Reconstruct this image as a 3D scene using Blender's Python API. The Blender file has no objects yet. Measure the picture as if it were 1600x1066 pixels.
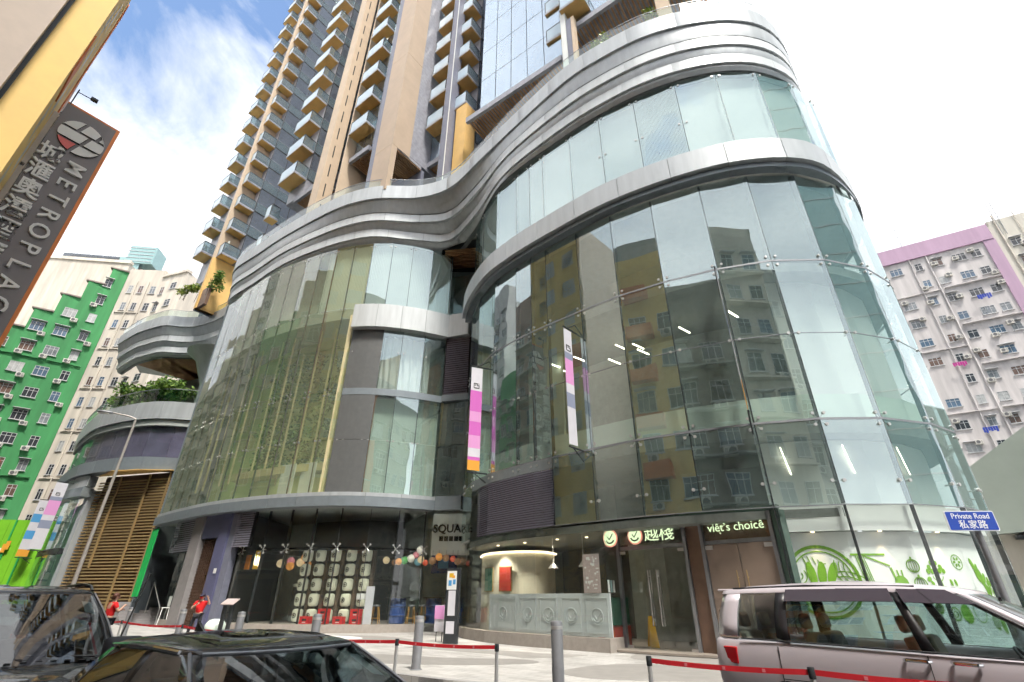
import bpy, bmesh, math, random
from mathutils import Vector, Matrix
R = math.radians
random.seed(7)
sc = bpy.context.scene
col = sc.collection

# ------------------------------------------------------------------ camera
cd = bpy.data.cameras.new('camera')
cam = bpy.data.objects.new('camera', cd)
col.objects.link(cam)
sc.camera = cam
cd.sensor_fit = 'HORIZONTAL'
cd.sensor_width = 36.0
cd.lens = 36.0 * 763.0 / 1600.0
cd.clip_start = 0.05
cd.clip_end = 3000
cam.location = (0, 0, 1.5)
cam.rotation_euler = (Matrix.Rotation(R(90 + 27.95), 3, 'X') @ Matrix.Rotation(R(0.25), 3, 'Z')).to_euler()

# ------------------------------------------------------------------ sky, sun, exposure
SUN_EL, SUN_AZ = R(61), R(156)          # azimuth measured clockwise from +Y
w = bpy.data.worlds.new('World')
sc.world = w
w.use_nodes = True
nt = w.node_tree
N, L = nt.nodes, nt.links
N.clear()
out = N.new('ShaderNodeOutputWorld')
bg = N.new('ShaderNodeBackground')
sky = N.new('ShaderNodeTexSky')
sky.sky_type = 'NISHITA'
sky.sun_disc = False
sky.sun_elevation = SUN_EL
sky.sun_rotation = SUN_AZ
sky.air_density = 1.2
sky.dust_density = 0.6
sky.ozone_density = 2.0
tc = N.new('ShaderNodeTexCoord')
mp = N.new('ShaderNodeMapping')
mp.inputs['Scale'].default_value = (1.0, 1.0, 1.7)
mp.inputs['Location'].default_value = (2.533, 17.798, -5.151)
n1 = N.new('ShaderNodeTexNoise')
n1.inputs['Scale'].default_value = 1.7
n1.inputs['Detail'].default_value = 9
n1.inputs['Roughness'].default_value = 0.58
n1.inputs['Distortion'].default_value = 0.35
cr = N.new('ShaderNodeValToRGB')
cr.color_ramp.elements[0].position = 0.29
cr.color_ramp.elements[1].position = 0.38
n2 = N.new('ShaderNodeTexNoise')
n2.inputs['Scale'].default_value = 3.2
n2.inputs['Detail'].default_value = 6
cr2 = N.new('ShaderNodeValToRGB')
cr2.color_ramp.elements[0].position = 0.30
cr2.color_ramp.elements[0].color = (3.7, 3.9, 4.25, 1)
cr2.color_ramp.elements[1].position = 0.66
cr2.color_ramp.elements[1].color = (6.2, 6.2, 6.25, 1)
mx = N.new('ShaderNodeMix')
mx.data_type = 'RGBA'
L.new(tc.outputs['Generated'], mp.inputs['Vector'])
L.new(mp.outputs['Vector'], n1.inputs['Vector'])
L.new(mp.outputs['Vector'], n2.inputs['Vector'])
L.new(n1.outputs['Fac'], cr.inputs['Fac'])
L.new(n2.outputs['Fac'], cr2.inputs['Fac'])
L.new(cr.outputs['Color'], mx.inputs['Factor'])
L.new(sky.outputs['Color'], mx.inputs['A'])
L.new(cr2.outputs['Color'], mx.inputs['B'])
L.new(mx.outputs['Result'], bg.inputs['Color'])
bg.inputs['Strength'].default_value = 0.1
L.new(bg.outputs[0], out.inputs[0])

sl = bpy.data.lights.new('sun', 'SUN')
sl.energy = 2.1
sl.angle = R(12)
sl.color = (1.0, 0.95, 0.87)
so = bpy.data.objects.new('sun', sl)
col.objects.link(so)
sd = Vector((math.sin(SUN_AZ) * math.cos(SUN_EL), math.cos(SUN_AZ) * math.cos(SUN_EL), math.sin(SUN_EL)))
so.rotation_euler = sd.to_track_quat('Z', 'Y').to_euler()
so.location = (0, -20, 80)

sc.view_settings.view_transform = 'Standard'
sc.view_settings.look = 'None'
sc.view_settings.exposure = 1.50
sc.view_settings.gamma = 1.0
sc.view_settings.use_curve_mapping = False
sc.render.engine = 'CYCLES'
sc.cycles.max_bounces = 6
sc.cycles.transparent_max_bounces = 16
sc.cycles.glossy_bounces = 3
sc.cycles.diffuse_bounces = 2
sc.cycles.use_light_tree = False
sc.cycles.use_adaptive_sampling = True
sc.cycles.adaptive_threshold = 0.05
sc.cycles.adaptive_min_samples = 12
sc.cycles.use_denoising = True
sc.cycles.caustics_reflective = False
sc.cycles.caustics_refractive = False

# ------------------------------------------------------------------ materials
MATS = {}


def principled(name, colr, rough=0.6, metal=0.0, var=0.0, scale=3.0, bump=0.0, bscale=40.0, coat=0.0, spec=0.5, emit=None, es=0.0, streak=False):
    m = bpy.data.materials.new(name)
    m.use_nodes = True
    t = m.node_tree
    p = t.nodes['Principled BSDF']
    p.inputs['Base Color'].default_value = (*colr, 1)
    p.inputs['Roughness'].default_value = rough
    p.inputs['Metallic'].default_value = metal
    p.inputs['Specular IOR Level'].default_value = spec
    p.inputs['Coat Weight'].default_value = coat
    p.inputs['Coat Roughness'].default_value = 0.03
    if emit:
        p.inputs['Emission Color'].default_value = (*emit, 1)
        p.inputs['Emission Strength'].default_value = es
    if var or bump:
        ge = t.nodes.new('ShaderNodeNewGeometry')
        ma = t.nodes.new('ShaderNodeMapping')
        if streak:
            ma.inputs['Scale'].default_value = (1, 1, 0.12)
        t.links.new(ge.outputs['Position'], ma.inputs['Vector'])
    if var:
        no = t.nodes.new('ShaderNodeTexNoise')
        no.inputs['Scale'].default_value = scale
        no.inputs['Detail'].default_value = 7
        no.inputs['Roughness'].default_value = 0.62
        t.links.new(ma.outputs['Vector'], no.inputs['Vector'])
        mr = t.nodes.new('ShaderNodeMapRange')
        mr.inputs['From Min'].default_value = 0.3
        mr.inputs['From Max'].default_value = 0.7
        mr.inputs['To Min'].default_value = 1 - var
        mr.inputs['To Max'].default_value = 1 + var * 0.6
        t.links.new(no.outputs['Fac'], mr.inputs['Value'])
        oi = t.nodes.new('ShaderNodeObjectInfo')
        mo = t.nodes.new('ShaderNodeMapRange')
        mo.inputs['To Min'].default_value = 1 - var * 0.5
        mo.inputs['To Max'].default_value = 1 + var * 0.3
        t.links.new(oi.outputs['Random'], mo.inputs['Value'])
        mul = t.nodes.new('ShaderNodeMath')
        mul.operation = 'MULTIPLY'
        t.links.new(mr.outputs['Result'], mul.inputs[0])
        t.links.new(mo.outputs['Result'], mul.inputs[1])
        vm = t.nodes.new('ShaderNodeVectorMath')
        vm.operation = 'SCALE'
        vm.inputs[0].default_value = colr
        t.links.new(mul.outputs[0], vm.inputs['Scale'])
        t.links.new(vm.outputs[0], p.inputs['Base Color'])
        mr2 = t.nodes.new('ShaderNodeMapRange')
        mr2.inputs['To Min'].default_value = max(0.02, rough - 0.1)
        mr2.inputs['To Max'].default_value = min(1, rough + 0.1)
        t.links.new(no.outputs['Fac'], mr2.inputs['Value'])
        t.links.new(mr2.outputs['Result'], p.inputs['Roughness'])
    if bump:
        nb = t.nodes.new('ShaderNodeTexNoise')
        nb.inputs['Scale'].default_value = bscale
        nb.inputs['Detail'].default_value = 5
        t.links.new(ma.outputs['Vector'], nb.inputs['Vector'])
        bu = t.nodes.new('ShaderNodeBump')
        bu.inputs['Strength'].default_value = bump
        bu.inputs['Distance'].default_value = 0.02
        t.links.new(nb.outputs['Fac'], bu.inputs['Height'])
        t.links.new(bu.outputs['Normal'], p.inputs['Normal'])
    MATS[name] = m
    return m


def glass(name, tint, ior=1.9, gloss=(1, 1, 1), base=0.0, wob=0.0, rough=0.0, veil=0.0, veil_col=(0.62, 0.70, 0.66)):
    """thin architectural glass: clear tinted sheet with a mirror layer"""
    m = bpy.data.materials.new(name)
    m.use_nodes = True
    t = m.node_tree
    t.nodes.clear()
    o = t.nodes.new('ShaderNodeOutputMaterial')
    tr = t.nodes.new('ShaderNodeBsdfTransparent')
    tr.inputs['Color'].default_value = (*tint, 1)
    gl = t.nodes.new('ShaderNodeBsdfGlossy')
    gl.inputs['Color'].default_value = (*gloss, 1)
    gl.inputs['Roughness'].default_value = rough
    fr = t.nodes.new('ShaderNodeFresnel')
    fr.inputs['IOR'].default_value = ior
    ge = t.nodes.new('ShaderNodeNewGeometry')
    # same reflectance from both sides of the sheet
    iv = t.nodes.new('ShaderNodeMath')
    iv.operation = 'DIVIDE'
    iv.inputs[0].default_value = 1.0
    iv.inputs[1].default_value = ior
    mi = t.nodes.new('ShaderNodeMix')
    mi.inputs['A'].default_value = ior
    mi.inputs['B'].default_value = 1.0 / ior
    t.links.new(ge.outputs['Backfacing'], mi.inputs['Factor'])
    t.links.new(mi.outputs['Result'], fr.inputs['IOR'])
    ad = t.nodes.new('ShaderNodeMath')
    ad.operation = 'ADD'
    ad.use_clamp = True
    ad.inputs[1].default_value = base
    t.links.new(fr.outputs[0], ad.inputs[0])
    ms = t.nodes.new('ShaderNodeMixShader')
    t.links.new(ad.outputs[0], ms.inputs['Fac'])
    t.links.new(tr.outputs[0], ms.inputs[1])
    t.links.new(gl.outputs[0], ms.inputs[2])
    if wob:
        no = t.nodes.new('ShaderNodeTexNoise')
        no.inputs['Scale'].default_value = 0.55
        no.inputs['Detail'].default_value = 1
        t.links.new(ge.outputs['Position'], no.inputs['Vector'])
        bu = t.nodes.new('ShaderNodeBump')
        bu.inputs['Strength'].default_value = wob
        bu.inputs['Distance'].default_value = 0.05
        t.links.new(no.outputs['Fac'], bu.inputs['Height'])
        t.links.new(bu.outputs['Normal'], gl.inputs['Normal'])
    if veil:
        # thin film of pale colour mixed in to brighten dark glass, plus the sheet's tint
        df = t.nodes.new('ShaderNodeBsdfDiffuse')
        df.inputs['Color'].default_value = (*veil_col, 1)
        mf = t.nodes.new('ShaderNodeMixShader')
        mf.inputs['Fac'].default_value = veil
        t.links.new(ms.outputs[0], mf.inputs[1])
        t.links.new(df.outputs[0], mf.inputs[2])
        ms = mf
    t.links.new(ms.outputs[0], o.inputs[0])
    MATS[name] = m
    return m


def emission(name, colr, s):
    m = bpy.data.materials.new(name)
    m.use_nodes = True
    t = m.node_tree
    t.nodes.clear()
    o = t.nodes.new('ShaderNodeOutputMaterial')
    e = t.nodes.new('ShaderNodeEmission')
    e.inputs['Color'].default_value = (*colr, 1)
    e.inputs['Strength'].default_value = s
    t.links.new(e.outputs[0], o.inputs[0])
    MATS[name] = m
    return m


M = MATS
_c = bpy.data.materials.new('clear_inner_face')
_c.use_nodes = True
_c.node_tree.nodes.clear()
_o = _c.node_tree.nodes.new('ShaderNodeOutputMaterial')
_t = _c.node_tree.nodes.new('ShaderNodeBsdfTransparent')
_c.node_tree.links.new(_t.outputs[0], _o.inputs[0])
MATS['clear_inner_face'] = _c
glass('facade_glass', (0.90, 0.975, 0.935), 1.9, gloss=(0.84, 0.97, 1.0), base=0.27, wob=0.14, veil=0.075, veil_col=(0.52, 0.72, 0.65))
glass('wing_glass', (0.92, 0.97, 0.84), 1.8, base=0.13, wob=0.16, veil=0.15, veil_col=(0.62, 0.74, 0.53))  # stronger yellow-green diffuse layer brightens the wing, imitating its green reflections
glass('facade_glass_low', (0.93, 0.965, 0.95), 1.45, base=0.0, wob=0.08, veil=0.02)
glass('tower_glass', (0.74, 0.80, 0.86), 2.2, gloss=(0.78, 0.89, 1.0), base=0.30, wob=0.16, veil=0.06, veil_col=(0.6, 0.64, 0.68))
glass('rail_glass', (0.72, 0.84, 0.80), 1.8, base=0.02)
glass('balcony_glass', (0.62, 0.72, 0.74), 2.0, base=0.18, veil=0.14, veil_col=(0.52, 0.66, 0.74))
glass('pane_glass', (0.30, 0.33, 0.36), 2.0, base=0.04)
glass('dark_car_glass', (0.30, 0.37, 0.38), 1.7, base=0.06)
glass('car_glass', (0.55, 0.66, 0.66), 1.75, base=0.08)
glass('shop_glass', (0.93, 0.965, 0.945), 1.6, base=0.02, wob=0.05, veil=0.025)
principled('fascia', (0.50, 0.53, 0.55), 0.42, 0.25, var=0.14, scale=2.6, spec=0.5, streak=True)
principled('fascia_light', (0.62, 0.65, 0.66), 0.40, 0.2, var=0.13, scale=2.6, streak=True)
principled('fascia_dark', (0.22, 0.245, 0.25), 0.55, 0.1, var=0.15)
principled('band_metal', (0.25, 0.29, 0.32), 0.45, 0.3, var=0.10)
principled('dark_metal', (0.05, 0.055, 0.06), 0.45, 0.4, var=0.1)
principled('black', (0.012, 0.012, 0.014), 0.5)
principled('steel', (0.62, 0.61, 0.60), 0.32, 0.6, var=0.05)
principled('grey_steel', (0.30, 0.31, 0.33), 0.45, 0.5, var=0.12, scale=6)
principled('louvre', (0.20, 0.185, 0.235), 0.5, 0.3, var=0.1)
principled('louvre_grey', (0.30, 0.29, 0.36), 0.45, 0.3, var=0.1)
principled('spandrel', (0.13, 0.135, 0.135), 0.5, 0.0, var=0.1)
principled('pale_wall', (0.74, 0.86, 0.77), 0.8, var=0.06, scale=0.8)
principled('mural_white', (0.86, 0.88, 0.86), 0.7, var=0.04, scale=0.8)
principled('white_wall', (0.76, 0.78, 0.76), 0.7, var=0.05, scale=0.8)
principled('frosted', (0.68, 0.73, 0.72), 0.55, var=0.06, scale=1)
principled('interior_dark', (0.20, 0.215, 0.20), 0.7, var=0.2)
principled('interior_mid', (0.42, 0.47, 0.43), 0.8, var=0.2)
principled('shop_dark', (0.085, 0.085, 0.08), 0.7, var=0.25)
principled('slab', (0.42, 0.45, 0.43), 0.8, var=0.1)
principled('timber', (0.50, 0.28, 0.14), 0.55, var=0.25, scale=5)
principled('gold', (0.43, 0.30, 0.14), 0.4, 0.3, var=0.15)
principled('tan_fin', (0.66, 0.58, 0.34), 0.5, var=0.15)
principled('brown_clad', (0.50, 0.385, 0.285), 0.55, var=0.10, scale=0.8)
principled('brown_clad_light', (0.60, 0.47, 0.34), 0.55, var=0.10, scale=0.8)
principled('tower_yellow', (0.80, 0.51, 0.18), 0.6, var=0.10, scale=1.0)
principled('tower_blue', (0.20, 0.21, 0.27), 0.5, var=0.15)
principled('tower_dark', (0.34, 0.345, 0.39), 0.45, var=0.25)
principled('purple_panel', (0.115, 0.12, 0.21), 0.45, var=0.10)
principled('grey_stone', (0.28, 0.265, 0.265), 0.65, var=0.12, scale=4, bump=0.1)
principled('plinth', (0.36, 0.325, 0.29), 0.7, var=0.14, scale=5, bump=0.15)
principled('bronze', (0.16, 0.085, 0.05), 0.45, 0.4, var=0.25, scale=12)
principled('bronze_panel', (0.20, 0.125, 0.09), 0.4, 0.2, var=0.1)
principled('door_brown', (0.27, 0.205, 0.165), 0.45, var=0.06)
principled('curtain', (0.84, 0.86, 0.83), 0.85, var=0.06)
principled('cream', (0.70, 0.68, 0.56), 0.8, var=0.08)
principled('asphalt', (0.08, 0.08, 0.082), 0.9, var=0.25, scale=9, bump=0.5, bscale=120)
principled('kerb', (0.34, 0.33, 0.32), 0.85, var=0.15, scale=8, bump=0.2)
principled('dark_paving', (0.29, 0.275, 0.255), 0.75, var=0.14, scale=2.5, bump=0.15)
principled('white_paint', (0.78, 0.78, 0.76), 0.6, var=0.08)
principled('road_line', (0.62, 0.60, 0.55), 0.8, var=0.25, scale=14)
principled('green_wall_paint', (0.055, 0.275, 0.095), 0.8, var=0.24, scale=1.0, streak=True)
principled('cream_render', (0.66, 0.60, 0.52), 0.85, var=0.22, scale=1.1, bump=0.1, streak=True)
principled('white_render', (0.62, 0.585, 0.58), 0.85, var=0.22, scale=1.1, streak=True)
principled('pink_render', (0.48, 0.33, 0.45), 0.85, var=0.14, scale=0.7, streak=True)
principled('off_white_render', (0.62, 0.59, 0.52), 0.85, var=0.16, scale=0.7, streak=True)
principled('beige_stone', (0.52, 0.44, 0.38), 0.75, var=0.08, scale=1.5)
principled('yellow_wall', (0.84, 0.58, 0.20), 0.7, var=0.08, scale=0.8)
principled('orange_wall', (0.66, 0.17, 0.035), 0.65, var=0.1)
principled('sign_grey', (0.235, 0.205, 0.205), 0.5, 0.1, var=0.06, scale=0.6)
principled('sign_orange', (0.80, 0.235, 0.045), 0.5)
principled('sign_white', (0.86, 0.84, 0.82), 0.5, var=0.04)
principled('sign_red', (0.80, 0.16, 0.15), 0.5)
principled('window_frame', (0.55, 0.55, 0.56), 0.5, 0.2)
principled('window_dark', (0.055, 0.06, 0.07), 0.35, var=0.5, scale=0.35)
principled('ac_white', (0.64, 0.62, 0.57), 0.6, var=0.15)
principled('grille', (0.11, 0.11, 0.115), 0.6)
principled('grey_render', (0.36, 0.355, 0.345), 0.85, var=0.2, scale=0.7, streak=True)
principled('dark_render', (0.25, 0.215, 0.19), 0.85, var=0.25, scale=0.7, streak=True)
principled('pinkish_render', (0.52, 0.36, 0.31), 0.85, var=0.14, scale=0.6, streak=True)
principled('teal_panel', (0.30, 0.47, 0.48), 0.35, 0.2, var=0.1)
principled('car_black', (0.006, 0.007, 0.008), 0.45, 0.0, coat=0.95, spec=0.1)
principled('car_silver', (0.56, 0.505, 0.54), 0.35, 0.08, coat=0.8, var=0.03, scale=2)
principled('rubber', (0.02, 0.02, 0.02), 0.7)
principled('trim_black', (0.018, 0.016, 0.018), 0.35)
principled('visor', (0.03, 0.018, 0.028), 0.25)
principled('chrome', (0.75, 0.75, 0.76), 0.08, 1.0)
principled('seat_beige', (0.42, 0.36, 0.29), 0.8, var=0.15)
principled('seat_dark', (0.05, 0.05, 0.055), 0.7)
principled('tail_red', (0.55, 0.012, 0.018), 0.12, coat=1.0)
principled('amber', (0.7, 0.22, 0.02), 0.2)
principled('paper_white', (0.80, 0.80, 0.78), 0.7)
principled('belt_red', (0.66, 0.018, 0.03), 0.65)
principled('belt_mark', (0.75, 0.22, 0.25), 0.65)
principled('bollard_grey', (0.27, 0.275, 0.29), 0.5, 0.35, var=0.12, scale=7)
principled('pole_grey', (0.44, 0.41, 0.38), 0.5, 0.3, var=0.12)
principled('sign_blue', (0.010, 0.060, 0.42), 0.35)
principled('sign_print', (0.82, 0.84, 0.86), 0.4)
principled('menu_print', (0.62, 0.50, 0.48), 0.6, var=0.35, scale=30)
principled('skin', (0.55, 0.33, 0.24), 0.55)
principled('shirt_red', (0.72, 0.012, 0.014), 0.8, var=0.1, scale=20)
principled('leggings', (0.022, 0.022, 0.028), 0.75)
principled('shoe_pink', (0.55, 0.18, 0.26), 0.7)
principled('hair_brown', (0.10, 0.035, 0.02), 0.6, var=0.3, scale=60)
principled('cap_navy', (0.03, 0.025, 0.05), 0.8)
principled('graphic_green', (0.20, 0.44, 0.02), 0.55)
principled('hoarding_green', (0.22, 0.58, 0.03), 0.5, var=0.12, scale=0.8)
principled('hoarding_dark_green', (0.03, 0.38, 0.10), 0.5)
principled('hoarding_grey', (0.20, 0.22, 0.21), 0.7)
principled('banner_green', (0.015, 0.52, 0.11), 0.6)
principled('banner_white', (0.66, 0.65, 0.70), 0.6, var=0.06)
principled('banner_magenta', (0.62, 0.13, 0.50), 0.6)
principled('banner_pink', (0.72, 0.32, 0.62), 0.6)
principled('banner_orange', (0.80, 0.36, 0.04), 0.6)
principled('banner_blue', (0.08, 0.32, 0.62), 0.6)
principled('banner_slate', (0.26, 0.29, 0.40), 0.6)
principled('barrel_blue', (0.01, 0.055, 0.24), 0.3, coat=0.4)
principled('stool_wood', (0.52, 0.28, 0.06), 0.5, var=0.15, scale=12)
principled('crate_red', (0.68, 0.02, 0.025), 0.45)
principled('lantern_white', (0.62, 0.62, 0.48), 0.6, emit=(0.9, 0.9, 0.7), es=0.04)
principled('ink', (0.015, 0.015, 0.015), 0.6)
principled('booth_green', (0.04, 0.15, 0.095), 0.6)
principled('booth_red', (0.40, 0.035, 0.02), 0.6)
principled('wet_yellow', (0.78, 0.46, 0.02), 0.5)
principled('panel_grey', (0.60, 0.64, 0.65), 0.45, var=0.05)
principled('shop_floor', (0.32, 0.28, 0.24), 0.4, var=0.1)
principled('canopy_green', (0.40, 0.45, 0.40), 0.35, 0.1, var=0.08, scale=0.6)
principled('screen_purple', (0.13, 0.115, 0.19), 0.35, var=0.25, scale=0.7)
principled('soil', (0.05, 0.035, 0.025), 0.9)
principled('bark', (0.12, 0.085, 0.06), 0.9)
emission('tube_light', (1.0, 0.93, 0.72), 4)
principled('reflection_green', (0.64, 0.72, 0.38), 0.8, var=0.2, scale=0.5)
principled('beam_glass', (0.10, 0.15, 0.125), 0.2, 0.0, spec=0.8)
emission('sign_glow', (0.80, 1.0, 0.58), 0.40)
emission('warm_glow', (1.0, 0.78, 0.48), 1.5)
emission('pink_glow', (1.0, 0.40, 0.28), 0.32)
for nm, cc in (('orange', (1, .42, .10)), ('cream', (1, .78, .45)), ('green', (.12, .45, .12)), ('pink', (.85, .30, .34)), ('red', (.75, .12, .06)), ('blue', (.20, .42, .48)), ('white', (.9, .85, .72)), ('brown', (.35, .19, .10))):
    principled('globe_' + nm, tuple(v * 0.75 for v in cc), 0.55, emit=cc, es=0.12)


def leaf_mat(name, c, c2):
    m = principled(name, c, 0.6, var=0.0)
    t = m.node_tree
    p = t.nodes['Principled BSDF']
    ge = t.nodes.new('ShaderNodeNewGeometry')
    rp = t.nodes.new('ShaderNodeValToRGB')
    rp.color_ramp.elements[0].color = (*c, 1)
    rp.color_ramp.elements[1].color = (*c2, 1)
    t.links.new(ge.outputs['Random Per Island'], rp.inputs['Fac'])
    t.links.new(rp.outputs['Color'], p.inputs['Base Color'])
    p.inputs['Transmission Weight'].default_value = 0.0
    p.inputs['Subsurface Weight'].default_value = 0.0
    return m


leaf_mat('leaf', (0.05, 0.13, 0.02), (0.20, 0.32, 0.04))
leaf_mat('reflection_leaf', (0.03, 0.10, 0.02), (0.13, 0.24, 0.04))
leaf_mat('leaf_bright', (0.12, 0.25, 0.02), (0.38, 0.38, 0.08))


def paving_mat():
    m = bpy.data.materials.new('paving')
    m.use_nodes = True
    t = m.node_tree
    p = t.nodes['Principled BSDF']
    ge = t.nodes.new('ShaderNodeNewGeometry')
    mp_ = t.nodes.new('ShaderNodeMapping')
    mp_.inputs['Rotation'].default_value = (0, 0, R(37))
    t.links.new(ge.outputs['Position'], mp_.inputs['Vector'])
    br = t.nodes.new('ShaderNodeTexBrick')
    br.inputs['Scale'].default_value = 1.0
    br.inputs['Brick Width'].default_value = 0.6
    br.inputs['Row Height'].default_value = 0.2
    br.inputs['Mortar Size'].default_value = 0.006
    br.inputs['Color1'].default_value = (0.50, 0.485, 0.46, 1)
    br.inputs['Color2'].default_value = (0.33, 0.31, 0.285, 1)
    br.inputs['Mortar'].default_value = (0.20, 0.19, 0.18, 1)
    br.inputs['Bias'].default_value = -0.45
    t.links.new(mp_.outputs['Vector'], br.inputs['Vector'])
    no = t.nodes.new('ShaderNodeTexNoise')
    no.inputs['Scale'].default_value = 0.9
    no.inputs['Detail'].default_value = 8
    t.links.new(ge.outputs['Position'], no.inputs['Vector'])
    mr = t.nodes.new('ShaderNodeMapRange')
    mr.inputs['From Min'].default_value = 0.3
    mr.inputs['From Max'].default_value = 0.7
    mr.inputs['To Min'].default_value = 0.78
    mr.inputs['To Max'].default_value = 1.06
    t.links.new(no.outputs['Fac'], mr.inputs['Value'])
    vm = t.nodes.new('ShaderNodeVectorMath')
    vm.operation = 'SCALE'
    t.links.new(br.outputs['Color'], vm.inputs[0])
    t.links.new(mr.outputs['Result'], vm.inputs['Scale'])
    t.links.new(vm.outputs[0], p.inputs['Base Color'])
    p.inputs['Roughness'].default_value = 0.75
    bu = t.nodes.new('ShaderNodeBump')
    bu.inputs['Strength'].default_value = 0.4
    bu.inputs['Distance'].default_value = 0.01
    bu.invert = True
    t.links.new(br.outputs['Fac'], bu.inputs['Height'])
    t.links.new(bu.outputs['Normal'], p.inputs['Normal'])
    MATS['paving'] = m


paving_mat()

# ------------------------------------------------------------------ helpers
ORG = {}


def tag(o, label=None, cat=None, group=None, kind=None):
    if label: o['label'] = label
    if cat: o['category'] = cat
    if group: o['group'] = group
    if kind: o['kind'] = kind
    return o


def thing(name, label, cat, loc=(0, 0, 0), group=None, rotz=0):
    o = bpy.data.objects.new(name, None)
    col.objects.link(o)
    o.location = loc
    o.rotation_euler = (0, 0, rotz)
    o.empty_display_size = 0.2
    ORG[o] = Vector(loc)
    return tag(o, label, cat, group)


def link(o, parent=None, world=True):
    col.objects.link(o)
    if parent is not None:
        o.parent = parent
        ORG[o] = ORG.get(parent, Vector((0, 0, 0)))
    return o


def inst(name, mesh, parent, loc, rotz=0, mtx=None):
    """copy of a shared mesh under parent; loc in world coordinates"""
    o = bpy.data.objects.new(name, mesh)
    link(o, parent)
    if mtx is not None:
        mm = mtx.copy()
        mm.translation = mm.translation - ORG[parent]
        o.matrix_local = mm
        ORG[o] = Vector((0, 0, 0))
    else:
        o.location = Vector(loc) - ORG[parent]
        o.rotation_euler = (0, 0, rotz)
        ORG[o] = Vector((0, 0, 0))
    return o


def sub(name, mesh, parent):
    """sub-part sharing its parent's local frame"""
    o = bpy.data.objects.new(name, mesh)
    col.objects.link(o)
    o.parent = parent
    return o


def V2(a, z): return Vector((a[0], a[1], z))


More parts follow.
